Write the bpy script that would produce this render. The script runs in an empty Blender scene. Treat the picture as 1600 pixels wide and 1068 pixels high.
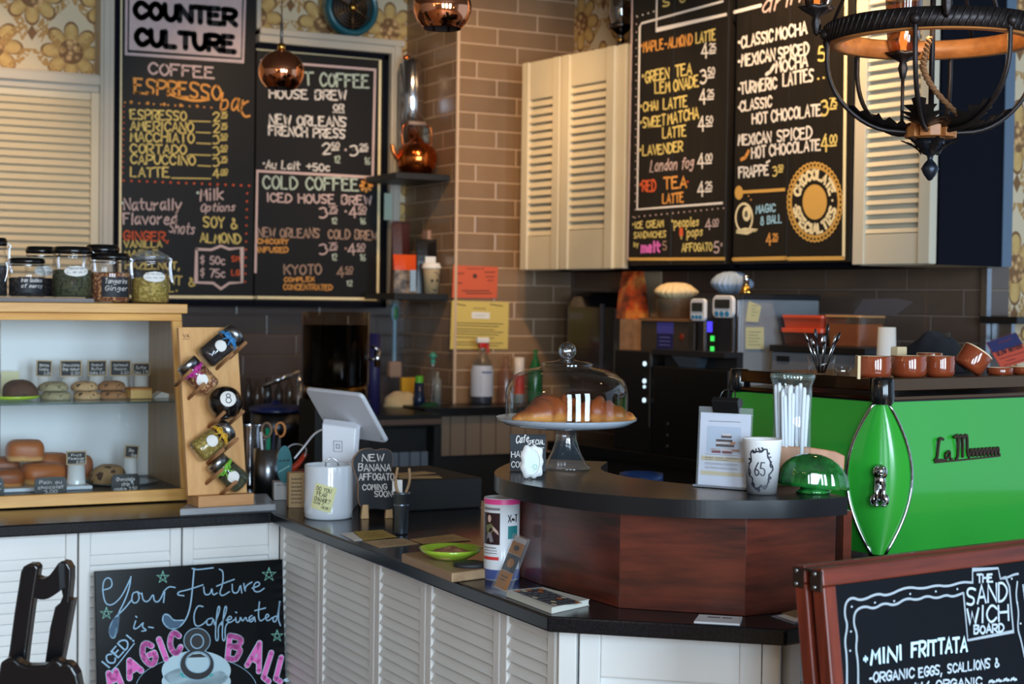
import bpy, bmesh, math, random
from mathutils import Vector, Matrix, Euler
random.seed(7)
SC = bpy.context.scene
COL = SC.collection
V = Vector
PI = math.pi

# ------------------------------------------------------------------ camera
FPX = 2500.0
YAW = math.radians(27.4)
PITCH = math.atan(62 / FPX)
ROLL = 0.013
CAMP = V((0, 0, 1.5))
_f0 = V((math.sin(YAW), math.cos(YAW), 0)); _r0 = V((math.cos(YAW), -math.sin(YAW), 0)); _z = V((0, 0, 1))
CF = _f0 * math.cos(PITCH) - _z * math.sin(PITCH)
_u = _z * math.cos(PITCH) + _f0 * math.sin(PITCH)
CR = _r0 * math.cos(ROLL) + _u * math.sin(ROLL)
CU = _u * math.cos(ROLL) - _r0 * math.sin(ROLL)
cam_d = bpy.data.cameras.new('camera'); cam = bpy.data.objects.new('camera', cam_d); COL.objects.link(cam)
cam_d.sensor_width = 36.0; cam_d.lens = 36.0 * FPX / 1600
cam_d.clip_start = 0.05
m = Matrix((CR, CU, -CF)).transposed().to_4x4(); m.translation = CAMP
cam.matrix_world = m
cam_d.dof.use_dof = True; cam_d.dof.focus_distance = 3.3; cam_d.dof.aperture_fstop = 5.6
SC.camera = cam

# ------------------------------------------------------------------ colour management, daylight, lamps
SC.view_settings.view_transform = 'Standard'; SC.view_settings.look = 'None'
SC.view_settings.gamma = 1.0; SC.view_settings.exposure = 0.0
SC.view_settings.use_curve_mapping = False
wd = bpy.data.worlds.new('sky'); SC.world = wd; wd.use_nodes = True
_bg = wd.node_tree.nodes['Background']; _bg.inputs[0].default_value = (0.55, 0.75, 1.0, 1); _bg.inputs[1].default_value = 1.0

def lamp(name, kind, loc, target, energy, col, size=0.1, size_y=None, angle=50, blend=0.6):
    d = bpy.data.lights.new(name, kind); d.energy = energy; d.color = col
    o = bpy.data.objects.new(name, d); COL.objects.link(o); o.location = loc
    if target is not None:
        o.rotation_euler = (V(target) - V(loc)).to_track_quat('-Z', 'Y').to_euler()
    if kind == 'AREA':
        d.shape = 'RECTANGLE'; d.size = size; d.size_y = size_y or size
    else:
        d.shadow_soft_size = size
    if kind == 'SPOT':
        d.spot_size = math.radians(angle); d.spot_blend = blend
    return o
WARM = (1.0, 0.66, 0.34)
DAY = (0.66, 0.84, 1.0)
for _x in (-0.45, 1.0, 2.45): lamp('window_daylight', 'AREA', (_x, -1.72, 1.8), (_x, 0, 1.45), 126, DAY, 0.8, 2.0)
lamp('track_spot_menu', 'SPOT', (3.12, 4.35, 3.2), (3.66, 4.75, 2.35), 150, WARM, 0.05, angle=75, blend=0.9)
lamp('track_spot_shutter', 'SPOT', (2.7, 5.0, 3.1), (3.5, 5.9, 1.9), 70, WARM, 0.05, angle=60, blend=0.8)
lamp('track_spot_pier', 'SPOT', (2.6, 5.3, 3.1), (3.25, 6.65, 2.2), 95, WARM, 0.05, angle=60, blend=0.9)
lamp('track_spot_board', 'SPOT', (2.2, 5.9, 3.1), (2.35, 7.2, 2.0), 60, WARM, 0.05, angle=60, blend=0.9)
lamp('track_spot_wallpaper', 'SPOT', (1.2, 5.7, 3.1), (0.9, 7.1, 2.1), 90, WARM, 0.05, angle=60, blend=0.9)

for _i in range(9): lamp('cafe_bulb', 'POINT', (-1.9 + 0.75 * (_i % 3) + 0.2 * (_i // 3), 0.2 + 0.95 * (_i // 3), 2.55 + 0.08 * (_i % 2)), None, 2.0, WARM, 0.03)

lamp('cafe_pendant_light', 'POINT', (-0.7, 2.3, 2.2), None, 9, WARM, 0.06)

# ------------------------------------------------------------------ rays: where a line of sight meets a real surface
def ray(x, y): return CF + CR * ((x - 800) / FPX) + CU * ((534 - y) / FPX)
def atz(x, y, z):
    d = ray(x, y); return CAMP + d * ((z - 1.5) / d.z)
def onp(x, y, pl):
    d = ray(x, y); p, n = pl; return CAMP + d * ((p - CAMP).dot(n) / d.dot(n))
def dep(x, y, Y): return CAMP + ray(x, y) * Y
def depth(P): return (V(P) - CAMP).dot(CF)

# ------------------------------------------------------------------ materials
def lin(c):
    c = c / 255.0
    return c / 12.92 if c <= 0.04045 else ((c + 0.055) / 1.055) ** 2.4
def rgb(r, g, b): return (lin(r), lin(g), lin(b), 1)
MC = {}
class NT:
    """small helper to write node maths"""
    def __init__(s, mt): s.t = mt.node_tree; s.n = s.t.nodes; s.l = s.t.links
    def new(s, k): return s.n.new(k)
    def put(s, sock, v):
        if isinstance(v, bpy.types.NodeSocket): s.l.new(v, sock)
        else: sock.default_value = v
    def m(s, op, a, b=0.0, c=0.0):
        n = s.new('ShaderNodeMath'); n.operation = op
        s.put(n.inputs[0], a); s.put(n.inputs[1], b); s.put(n.inputs[2], c)
        return n.outputs[0]
    def mix(s, f, a, b):
        n = s.new('ShaderNodeMix'); n.data_type = 'RGBA'
        s.put(n.inputs[0], f); s.put(n.inputs[6], a); s.put(n.inputs[7], b); return n.outputs[2]
    def noise(s, scale, detail=3, vec=None, rough=0.5):
        n = s.new('ShaderNodeTexNoise'); n.inputs['Scale'].default_value = scale; n.inputs['Detail'].default_value = detail
        n.inputs['Roughness'].default_value = rough
        if vec is not None: s.l.new(vec, n.inputs['Vector'])
        return n.outputs['Fac']
    def ramp(s, f, stops):
        n = s.new('ShaderNodeValToRGB'); e = n.color_ramp.elements
        while len(e) < len(stops): e.new(0.5)
        for k, (p, c) in enumerate(stops): e[k].position = p; e[k].color = c
        s.l.new(f, n.inputs[0]); return n.outputs[0]
    def obj(s, scale=(1, 1, 1), rot=(0, 0, 0)):
        c = s.new('ShaderNodeTexCoord'); mp = s.new('ShaderNodeMapping')
        mp.inputs['Scale'].default_value = scale; mp.inputs['Rotation'].default_value = rot
        s.l.new(c.outputs['Object'], mp.inputs[0]); return mp.outputs[0]
    def bump(s, h, strength, dist=0.002):
        n = s.new('ShaderNodeBump'); n.inputs['Strength'].default_value = strength; n.inputs['Distance'].default_value = dist
        s.l.new(h, n.inputs['Height']); s.l.new(n.outputs[0], s.b.inputs['Normal'])
def base(name):
    mt = bpy.data.materials.new(name); mt.use_nodes = True
    t = NT(mt); t.b = t.n['Principled BSDF']; MC[name] = mt
    return mt, t
def mat(name, c, rough=0.5, metal=0.0, var=0.0, vs=20.0, bump=0.0, bs=80.0, coat=0.0, spec=None, emit=0.0, sheen=0.0):
    if name in MC: return MC[name]
    mt, t = base(name); b = t.b; col = rgb(*c)
    b.inputs['Roughness'].default_value = rough; b.inputs['Metallic'].default_value = metal
    if coat: b.inputs['Coat Weight'].default_value = coat; b.inputs['Coat Roughness'].default_value = 0.06
    if spec is not None: b.inputs['Specular IOR Level'].default_value = spec
    if sheen: b.inputs['Sheen Weight'].default_value = sheen
    v = t.obj()
    if var:
        f = t.noise(vs, 4, v)
        lo = tuple(x * (1 - var) for x in col[:3]) + (1,); hi = tuple(min(1, x * (1 + var)) for x in col[:3]) + (1,)
        o = t.ramp(f, [(0.3, lo), (0.7, hi)]); t.l.new(o, b.inputs['Base Color'])
    else:
        b.inputs['Base Color'].default_value = col
    if bump: t.bump(t.noise(bs, 3, v), bump)
    if emit:
        b.inputs['Emission Color'].default_value = col; b.inputs['Emission Strength'].default_value = emit
    return mt
def wood(name, c1, c2, axis='X', scale=9.0, rough=0.45, coat=0.0, stretch=14.0):
    if name in MC: return MC[name]
    mt, t = base(name)
    sc = {'X': (1, stretch, stretch), 'Y': (stretch, 1, stretch), 'Z': (stretch, stretch, 1)}[axis]
    v = t.obj(sc); n = t.noise(scale * 0.45, 6, v, 0.62)
    o = t.ramp(n, [(0.3, rgb(*c1)), (0.68, rgb(*c2))]); t.l.new(o, t.b.inputs['Base Color'])
    t.b.inputs['Roughness'].default_value = rough
    if coat: t.b.inputs['Coat Weight'].default_value = coat; t.b.inputs['Coat Roughness'].default_value = 0.1
    t.bump(n, 0.15, 0.001)
    return mt
def glass(name, tint=(1, 1, 1), f0=0.05, rough=0.02, body=0.0, bodycol=(200, 210, 210)):
    """thin clear pane: see-through with a mirror coat that grows at grazing angles"""
    if name in MC: return MC[name]
    mt = bpy.data.materials.new(name); mt.use_nodes = True; t = NT(mt); MC[name] = mt
    out = t.n['Material Output']; t.n.remove(t.n['Principled BSDF'])
    tr = t.new('ShaderNodeBsdfTransparent'); tr.inputs[0].default_value = tuple(tint) + (1,)
    gl = t.new('ShaderNodeBsdfGlossy'); gl.inputs['Roughness'].default_value = rough
    lw = t.new('ShaderNodeLayerWeight'); lw.inputs[0].default_value = 0.5
    f = t.m('POWER', lw.outputs['Facing'], 3.0); f = t.m('MULTIPLY', f, 0.75); f = t.m('ADD', f, f0)
    mx = t.new('ShaderNodeMixShader'); t.l.new(f, mx.inputs[0]); t.l.new(tr.outputs[0], mx.inputs[1]); t.l.new(gl.outputs[0], mx.inputs[2])
    last = mx.outputs[0]
    if body:
        df = t.new('ShaderNodeBsdfDiffuse'); df.inputs[0].default_value = rgb(*bodycol)
        m2 = t.new('ShaderNodeMixShader'); m2.inputs[0].default_value = body
        t.l.new(last, m2.inputs[1]); t.l.new(df.outputs[0], m2.inputs[2]); last = m2.outputs[0]
    t.l.new(last, out.inputs[0])
    return mt
def tile_mat(name, c1, c2, grout, w, h, shift, ax=0, rough=0.25, z0=0.0, g=0.006):
    mt, t = base(name); c = t.new('ShaderNodeTexCoord'); sp = t.new('ShaderNodeSeparateXYZ'); t.l.new(c.outputs['Object'], sp.inputs[0])
    v = t.m('DIVIDE', t.m('ADD', sp.outputs[2], z0), h); row = t.m('FLOOR', v); fv = t.m('SUBTRACT', v, row)
    uu = t.m('ADD', t.m('DIVIDE', sp.outputs[ax], w), t.m('MULTIPLY', row, shift)); cu = t.m('FLOOR', uu); fu = t.m('SUBTRACT', uu, cu)
    eu = t.m('MULTIPLY', t.m('MINIMUM', fu, t.m('SUBTRACT', 1.0, fu)), w); ev = t.m('MULTIPLY', t.m('MINIMUM', fv, t.m('SUBTRACT', 1.0, fv)), h)
    e = t.m('MINIMUM', eu, ev); mask = t.m('LESS_THAN', e, g * 0.5)
    cb = t.new('ShaderNodeCombineXYZ'); t.l.new(cu, cb.inputs[0]); t.l.new(row, cb.inputs[1])
    wn = t.new('ShaderNodeTexWhiteNoise'); wn.noise_dimensions = '3D'; t.l.new(cb.outputs[0], wn.inputs[0])
    n = t.noise(14, 3, t.obj()); ff = t.m('ADD', t.m('MULTIPLY', wn.outputs[0], 0.6), t.m('MULTIPLY', n, 0.4))
    col = t.mix(mask, t.mix(ff, rgb(*c1), rgb(*c2)), rgb(*grout)); t.l.new(col, t.b.inputs['Base Color'])
    t.l.new(t.m('ADD', t.m('MULTIPLY', mask, 0.5), rough), t.b.inputs['Roughness'])
    sm = t.new('ShaderNodeMapRange'); t.l.new(e, sm.inputs[0]); sm.inputs[1].default_value = 0.001; sm.inputs[2].default_value = 0.006
    t.bump(sm.outputs[0], 0.5, 0.003)
    return mt
def wallpaper_mat(name, ax=0, pw=0.34, ph=0.47, bgc=(214, 196, 164), a=(178, 136, 76), b=(128, 90, 52), c3=(216, 180, 112)):
    mt, t = base(name); c = t.new('ShaderNodeTexCoord'); sp = t.new('ShaderNodeSeparateXYZ'); t.l.new(c.outputs['Object'], sp.inputs[0])
    U = t.m('DIVIDE', sp.outputs[ax], pw); Z = t.m('DIVIDE', sp.outputs[2], ph)
    col = None
    base_c = rgb(*bgc); cur = base_c
    nz = t.noise(60, 3, t.obj())
    for k, (du, dz) in enumerate(((0, 0), (0.5, 0.5))):
        fu = t.m('SUBTRACT', t.m('FRACT', t.m('ADD', U, du)), 0.5); fz = t.m('SUBTRACT', t.m('FRACT', t.m('ADD', Z, dz)), 0.5)
        x = t.m('MULTIPLY', fu, pw); z = t.m('MULTIPLY', fz, ph)
        r = t.m('SQRT', t.m('ADD', t.m('MULTIPLY', x, x), t.m('MULTIPLY', z, z)))
        th = t.m('ARCTAN2', z, x)
        pet = t.m('ABSOLUTE', t.m('COSINE', t.m('MULTIPLY', th, 4.0)))
        lim = t.m('ADD', 0.068, t.m('MULTIPLY', t.m('POWER', pet, 0.6), 0.06))
        m1 = t.m('LESS_THAN', r, lim); edge = t.m('LESS_THAN', t.m('ABSOLUTE', t.m('SUBTRACT', r, lim)), 0.006)
        pc = t.mix(t.m('MULTIPLY', pet, t.m('ADD', nz, 0.3)), rgb(*a), rgb(*c3))
        cur = t.mix(m1, cur, pc); cur = t.mix(edge, cur, rgb(*b))
        core = t.m('LESS_THAN', r, 0.055); vo = t.new('ShaderNodeTexVoronoi'); vo.inputs['Scale'].default_value = 38; t.l.new(t.obj(), vo.inputs['Vector'])
        cur = t.mix(core, cur, t.ramp(vo.outputs['Distance'], [(0.25, rgb(224, 178, 120)), (0.6, rgb(*b))]))
        # trailing scrolls between the flowers
        px = t.m('ABSOLUTE', x); s1 = t.m('ADD', 0.075, t.m('MULTIPLY', t.m('SINE', t.m('MULTIPLY', z, 19.0)), 0.055))
        d = t.m('ABSOLUTE', t.m('SUBTRACT', px, s1)); nn = t.m('MULTIPLY', t.m('GREATER_THAN', t.noise(70, 4, t.obj()), 0.46), t.m('GREATER_THAN', r, 0.13))
        sc = t.m('MULTIPLY', t.m('LESS_THAN', d, 0.022), nn)
        cur = t.mix(sc, cur, rgb(*a))
        bud = t.m('LESS_THAN', t.m('ADD', t.m('MULTIPLY', px, 1.6), t.m('ABSOLUTE', t.m('ADD', z, 0.165))), 0.035)
        cur = t.mix(bud, cur, rgb(*b))
    t.l.new(cur, t.b.inputs['Base Color']); t.b.inputs['Roughness'].default_value = 0.7
    return mt

# ------------------------------------------------------------------ mesh builder
class MB:
    def __init__(s): s.v = []; s.f = []; s.mi = []; s.sm = []; s.M = Matrix()
    def add(s, vs, fs, mi=0, sm=False):
        o = len(s.v); s.v += [tuple(s.M @ V(p)) for p in vs]
        for f in fs: s.f.append([o + i for i in f]); s.mi.append(mi); s.sm.append(sm)
        return s
    def box(s, a, b, mi=0):
        x0, y0, z0 = a; x1, y1, z1 = b
        return s.add([(x0, y0, z0), (x1, y0, z0), (x1, y1, z0), (x0, y1, z0), (x0, y0, z1), (x1, y0, z1), (x1, y1, z1), (x0, y1, z1)],
              [(0, 3, 2, 1), (4, 5, 6, 7), (0, 1, 5, 4), (1, 2, 6, 5), (2, 3, 7, 6), (3, 0, 4, 7)], mi)
    def cbox(s, c, d, mi=0): return s.box([c[i] - d[i] / 2 for i in range(3)], [c[i] + d[i] / 2 for i in range(3)], mi)
    def prism(s, pts, z0, z1, mi=0, sm=False, top=None):
        n = len(pts); vs = [(p[0], p[1], z0) for p in pts] + [((top or pts)[i][0], (top or pts)[i][1], z1) for i in range(n)]
        s.add(vs, [tuple(range(n - 1, -1, -1)), tuple(range(n, 2 * n))], mi)
        return s.add(vs, [(i, (i + 1) % n, n + (i + 1) % n, n + i) for i in range(n)], mi, sm)
    def extr(s, pts, a, b, mi=0, sm=False):
        """outline in the XZ plane pushed from y=a to y=b"""
        n = len(pts); vs = [(p[0], a, p[1]) for p in pts] + [(p[0], b, p[1]) for p in pts]
        s.add(vs, [tuple(range(n)), tuple(range(2 * n - 1, n - 1, -1))], mi)
        return s.add(vs, [(i, n + i, n + (i + 1) % n, (i + 1) % n) for i in range(n)], mi, sm)
    def lathe(s, prof, n=32, mi=0, sm=True, c=(0, 0, 0), rf=None):
        vs = []
        for r, z in prof:
            for k in range(n):
                a = 2 * PI * k / n; q = r * (rf(a, z) if rf else 1)
                vs.append((c[0] + q * math.cos(a), c[1] + q * math.sin(a), c[2] + z))
        fs = []
        for i in range(len(prof) - 1):
            for k in range(n):
                k2 = (k + 1) % n; fs.append((i * n + k, i * n + k2, (i + 1) * n + k2, (i + 1) * n + k))
        return s.add(vs, fs, mi, sm)
    def ell(s, c, r, n=20, mi=0, k=12):
        return s.lathe([(math.cos(t), math.sin(t)) for t in [(-PI / 2 + PI * i / k) for i in range(k + 1)]], n, mi) if False else s._ell(c, r, n, mi, k)
    def _ell(s, c, r, n, mi, k):
        if not hasattr(r, '__len__'): r = (r, r, r)
        vs = []
        for i in range(k + 1):
            t = -PI / 2 + PI * i / k
            for j in range(n):
                a = 2 * PI * j / n; vs.append((c[0] + r[0] * math.cos(t) * math.cos(a), c[1] + r[1] * math.cos(t) * math.sin(a), c[2] + r[2] * math.sin(t)))
        return s.add(vs, [(i * n + j, i * n + (j + 1) % n, (i + 1) * n + (j + 1) % n, (i + 1) * n + j) for i in range(k) for j in range(n)], mi, True)
    def tube(s, pts, r, n=8, mi=0, closed=False, cap=True):
        pts = [V(p) for p in pts]; N = len(pts); rs = r if hasattr(r, '__len__') else [r] * N
        vs = []; prev = None
        for i in range(N):
            if closed: d = pts[(i + 1) % N] - pts[i - 1]
            else: d = pts[min(i + 1, N - 1)] - pts[max(i - 1, 0)]
            d.normalize()
            if prev is None:
                a = V((0, 0, 1)) if abs(d.z) < 0.9 else V((1, 0, 0))
                u = d.cross(a).normalized()
            else:
                u = (prev - d * prev.dot(d)).normalized()
            prev = u; w = d.cross(u)
            for k in range(n):
                t = 2 * PI * k / n; vs.append(pts[i] + (u * math.cos(t) + w * math.sin(t)) * rs[i])
        fs = [(i * n + k, i * n + (k + 1) % n, ((i + 1) % N) * n + (k + 1) % n, ((i + 1) % N) * n + k) for i in range(N if closed else N - 1) for k in range(n)]
        s.add(vs, fs, mi, True)
        if cap and not closed: s.add(vs, [tuple(range(n - 1, -1, -1)), tuple(range((N - 1) * n, N * n))], mi)
        return s
    def cyl(s, a, b, r, n=20, mi=0, r2=None): return s.tube([a, b], [r, r if r2 is None else r2], n, mi)
    def quad(s, p, mi=0): return s.add(p, [tuple(range(len(p)))], mi)
def smooth_pts(p, closed=False, it=2):
    p = [V(q) for q in p]
    for _ in range(it):
        q = []
        N = len(p)
        rng = range(N) if closed else range(N - 1)
        if not closed: q.append(p[0])
        for i in rng:
            a, b = p[i], p[(i + 1) % N]; q += [a * 0.75 + b * 0.25, a * 0.25 + b * 0.75]
        if not closed: q.append(p[-1])
        p = q
    return p
def tag(o, label=None, cat=None, group=None, kind=None):
    if label: o['label'] = label
    if cat: o['category'] = cat
    if group: o['group'] = group
    if kind: o['kind'] = kind
    return o
def obj(name, mb, mats, parent=None, loc=None, rotz=0.0, bevel=0.0, seg=2, sub=0, label=None, kind=None):
    me = bpy.data.meshes.new(name); me.from_pydata(mb.v, [], mb.f)
    if not isinstance(mats, (list, tuple)): mats = [mats]
    for q in mats: me.materials.append(q)
    me.polygons.foreach_set('material_index', mb.mi); me.polygons.foreach_set('use_smooth', mb.sm)
    bm = bmesh.new(); bm.from_mesh(me); bmesh.ops.remove_doubles(bm, verts=bm.verts, dist=1e-6)
    bmesh.ops.recalc_face_normals(bm, faces=bm.faces); bm.to_mesh(me); bm.free()
    o = bpy.data.objects.new(name, me); COL.objects.link(o)
    if loc is not None: o.location = loc
    o.rotation_euler = (0, 0, rotz)
    if parent is not None: o.parent = parent
    if bevel:
        b = o.modifiers.new('bevel', 'BEVEL'); b.width = bevel; b.segments = seg; b.limit_method = 'ANGLE'; b.angle_limit = math.radians(40)
        b.harden_normals = False
    if sub:
        b = o.modifiers.new('subsurf', 'SUBSURF'); b.levels = sub; b.render_levels = sub
    tag(o, label=label, kind=kind)
    return o
def root(name, label, cat, loc, rotz=0.0, group=None):
    o = bpy.data.objects.new(name, None); COL.objects.link(o); o.location = loc; o.rotation_euler = (0, 0, rotz); o.empty_display_size = 0.05
    return tag(o, label, cat, group)
def RM(o): return Matrix.Translation(o.location) @ o.rotation_euler.to_matrix().to_4x4()
def dup(o, loc, rotz=None, label=None, parent=None):
    c = o.copy(); COL.objects.link(c)
    if parent is not None: c.parent = parent
    else:
        c.location = loc
        if rotz is not None: c.rotation_euler = (0, 0, rotz)
    if label: c['label'] = label
    for ch in list(o.children): dup(ch, None, parent=c)
    return c
# ------------------------------------------------------------------ hand lettering: a stroke alphabet (x 0-6, cap height 9; ~ rounded, @ closed loop; a=10 z=-1 y=-2 x=-3)
G = {
'A': '00 39 60;13 53', 'B': '00 09;~09 49 68 56 35 05;~05 45 64 52 40 00', 'C': '~67 49 29 06 03 20 40 62', 'D': '00 09;~09 39 66 63 30 00',
'E': '59 09 00 60;05 45', 'F': '69 09 00;05 45', 'G': '~67 49 29 06 03 20 40 62;62 64 34', 'H': '09 00;69 60;05 65', 'I': '19 10',
'J': '~59 53 30 10 02', 'K': '09 00;69 04;25 60', 'L': '09 00 50', 'M': '00 19 34 59 60', 'N': '00 09 60 69', 'O': '@49 29 06 03 20 40 63 66',
'P': '00 09;~09 49 68 66 44 04', 'Q': '@49 29 06 03 20 40 63 66;42 7z', 'R': '00 09;~09 49 68 66 44 04;24 60', 'S': '~68 49 19 07 15 44 53 51 30 01',
'T': '09 69;39 30', 'U': '~09 03 20 40 63 69', 'V': '09 30 69', 'W': '09 20 37 50 79', 'X': '09 60;00 69', 'Y': '09 35 69;35 30', 'Z': '09 69 00 60',
'0': '@49 29 06 03 20 40 63 66', '1': '17 39 30', '2': '~07 29 49 67 55 00;00 60', '3': '~08 39 57 45 25;~25 55 63 40 10 01', '4': '49 03 63;47 40',
'5': '59 19 05;~05 45 63 50 20 01', '6': '~59 26 03 10 40 62 44 14 03', '7': '09 69 20', '8': '@29 49 57 45 25 17;@25 45 63 50 10 03', '9': '@29 49 67 55 25 07;67 50',
'$': '~58 39 18 06 45 53 31 02;3a 3z', '&': '~61 18 29 47 03 10 40 63', '.': '@10 11 21 20', ',': '11 0y', '!': '29 23;20 21', "'": '19 17', '-': '14 54',
'?': '~07 29 49 67 34 33;30 31', '*': '38 32;16 54;56 14', '/': '00 69', '^': '@15 06 17 26', ':': '13 14;16 17', '+': '32 38;05 65', 'c': '~55 36 15 02 20 40 51',
'a': '@46 26 03 10 30 54;56 51 60', 'b': '09 00;~04 36 54 52 30 00', 'd': '59 50;~54 36 14 02 20 52', 'e': '~03 53 55 36 14 02 20 40 51', 'f': '~58 39 27 20;06 46',
'g': '@46 26 04 12 32 54;~56 5z 2x 0z', 'h': '09 00;~03 26 46 54 50', 'i': '16 10;18 19', 'k': '09 00;56 03;13 50', 'l': '19 10', 'm': '06 00;~04 26 34 30;~34 56 64 60',
'n': '06 00;~03 26 46 54 50', 'o': '@46 26 04 02 20 40 52 54', 'p': '06 0x;~04 26 46 54 52 30 01', 'r': '06 00;~03 25 46', 's': '~55 36 15 14 43 41 20 01', 't': '29 21 40;06 56',
'u': '~06 02 20 40 53;56 50', 'v': '06 30 66', 'w': '06 10 34 50 66', 'y': '06 30;66 1x', 'z': '06 56 00 50', 'x': '06 50;00 56', '#': '~02 15 22 36 41 54 62', ' ': ''}
GW = {'I': 2, 'i': 2, 'l': 2, '.': 2.4, ',': 2, '!': 3, "'": 2, 'W': 7, '1': 4, 'r': 4.6, '^': 3, ' ': 4, 't': 5, ':': 2, 'm': 6, 'f': 4.8, '-': 6}
HEX = {c: i for i, c in enumerate('0123456789abc')}; HEX.update({'z': -1, 'y': -2, 'x': -3})
def strokes(ch):
    out = []
    for s in G.get(ch, '').split(';'):
        if not s: continue
        fl = s[0] if s[0] in '~@' else ''
        p = [V((HEX[q[0]], HEX[q[1]], 0)) for q in s.lstrip('~@').split()]
        if fl: p = smooth_pts(p, fl == '@', 2)
        if fl == '@': p.append(p[0])
        out.append(p)
    return out
def ribbon(mb, pts, w, n, mi=0, lift=0.0):
    """a flat chalk stroke of width w along points lying in a plane with normal n"""
    q = [V(pts[0])]
    for p in pts[1:]:
        if (V(p) - q[-1]).length > w * 0.15: q.append(V(p))
    if len(q) < 2: q = [q[0] - V((0, 0, w / 3)), q[0] + V((0, 0, w / 3))]
    if w > 0.012:      # bold strokes: straight pieces with round joints
        for a, b in zip(q, q[1:]):
            s = (b - a).cross(n).normalized() * (w / 2); o = n * lift; mb.quad([a + s + o, b + s + o, b - s + o, a - s + o], mi)
        e1 = n.orthogonal().normalized(); e2 = n.cross(e1)
        for a in q: mb.quad([a + (e1 * math.cos(PI * k / 6) + e2 * math.sin(PI * k / 6)) * (w / 2) + n * lift for k in range(12)], mi)
        return
    L, R = [], []
    for i in range(len(q)):
        d = (q[min(i + 1, len(q) - 1)] - q[max(i - 1, 0)]).normalized(); s = d.cross(n).normalized() * (w / 2)
        k = 1.0
        if 0 < i < len(q) - 1:
            d1 = (q[i] - q[i - 1]).normalized(); k = 1 / max(0.55, d1.dot(d))
        e = d * (w * 0.35) if i in (0, len(q) - 1) else V((0, 0, 0))
        if i == 0: e = -e
        L.append(q[i] + s * k + e + n * lift); R.append(q[i] - s * k + e + n * lift)
    N = len(q); mb.add(L + R, [(i, i + 1, N + i + 1, N + i) for i in range(N - 1)], mi)
def glyph_line(s, font_gap=1.6):
    x = 0; out = []
    for ch in s:
        w = GW.get(ch, 6)
        out.append((ch, x)); x += w + font_gap
    return out, max(1, x - font_gap)
class Sheet:
    """letters written on a plane: fn maps picture or sheet coordinates to the plane"""
    def __init__(s, fn, n, inv=None, lift=0.0015): s.fn = fn; s.n = n; s.inv = inv; s.lift = lift; s.mb = MB(); s.hs = 1.0; s.ws = 1.0
    def P(s, x, y):
        p = s.fn(x, y); return p
    def line(s, pts, w, mi=0, smooth=False, closed=False, lift=None):
        q = [V((a, b, 0)) for a, b in pts]
        if smooth: q = smooth_pts(q, closed, 2)
        if closed: q.append(q[0])
        q = [s.P(a.x, a.y) for a in q]
        ribbon(s.mb, q, w, s.n, mi, s.lift if lift is None else lift)
    def dots(s, a, b, n, w, mi=0):
        for i in range(n):
            t = i / max(1, n - 1); x = a[0] + (b[0] - a[0]) * t; y = a[1] + (b[1] - a[1]) * t
            s.disc((x, y), w, w, mi)
    def disc(s, c, rx, ry, mi=0, n=20, lift=None):
        l = s.lift if lift is None else lift
        s.mb.quad([s.P(c[0] + rx * math.cos(2 * PI * k / n), c[1] + ry * math.sin(2 * PI * k / n)) + s.n * l for k in range(n)], mi)
    def fill(s, pts, mi=0, lift=None):
        l = s.lift if lift is None else lift
        s.mb.quad([s.P(*p) + s.n * l for p in pts], mi)
    def text(s, t, a, b, h, w, mi=0, slant=0.0, jit=0.35, lift=None, up=None):
        """baseline from a to b, cap height h; letters spread to fill the baseline"""
        gl, W = glyph_line(t); dx = (b[0] - a[0]) / W; dy = (b[1] - a[1]) / W
        ux, uy = up if up else (0.0, -1.0)
        h = h * s.hs; w = w * s.ws
        rn = random.Random(hash(t) % 1000 if False else sum(map(ord, t)))
        for ch, x0 in gl:
            jy = rn.uniform(-jit, jit); sl = slant + rn.uniform(-0.04, 0.04) * (1 if jit else 0); sc = 1 + rn.uniform(-0.06, 0.06) * (1 if jit else 0)
            for st in strokes(ch):
                q = []
                for p in st:
                    gx = x0 + p.x + sl * p.y; gy = (p.y * sc + jy) * h / 9
                    q.append((a[0] + dx * gx + ux * gy, a[1] + dy * gx + uy * gy))
                q = [s.P(*k) for k in q]
                ribbon(s.mb, q, w, s.n, mi, s.lift if lift is None else lift)
    def price(s, d, c, x, y, h, w, mi=0, wd=11):
        s.text(d, (x, y), (x + wd, y - 1), h, w, mi)
        s.text(c, (x + wd + 2, y - h * 0.5), (x + wd + 2 + wd, y - h * 0.5 - 1), h * 0.5, w * 0.7, mi)
        s.line([(x + wd + 2, y - h * 0.36), (x + 2 * wd + 1, y - h * 0.4)], w * 0.6, mi)
    def arc(s, t, c, rx, ry, a0, a1, h, w, mi=0, lift=None, flip=False):
        """letters along an ellipse from angle a0 to a1 (degrees, 0 = right, 90 = up)"""
        gl, W = glyph_line(t)
        for ch, x0 in gl:
            for st in strokes(ch):
                q = []
                for p in st:
                    a = math.radians(a0 + (a1 - a0) * (x0 + p.x) / W); k = p.y / 9 * h
                    if flip: k = -k
                    q.append((c[0] + (rx + k) * math.cos(a), c[1] - (ry + k * ry / rx) * math.sin(a)))
                ribbon(s.mb, [s.P(*k) for k in q], w, s.n, mi, s.lift if lift is None else lift)
    def make(s, name, mats, parent, label=None):
        mb = s.mb
        if s.inv is not None:
            mb.v = [tuple(s.inv @ V(p)) for p in mb.v]
        me = bpy.data.meshes.new(name); me.from_pydata(mb.v, [], mb.f)
        for q in mats: me.materials.append(q)
        me.polygons.foreach_set('material_index', mb.mi)
        o = bpy.data.objects.new(name, me); COL.objects.link(o); o.parent = parent
        return tag(o, label)
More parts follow.
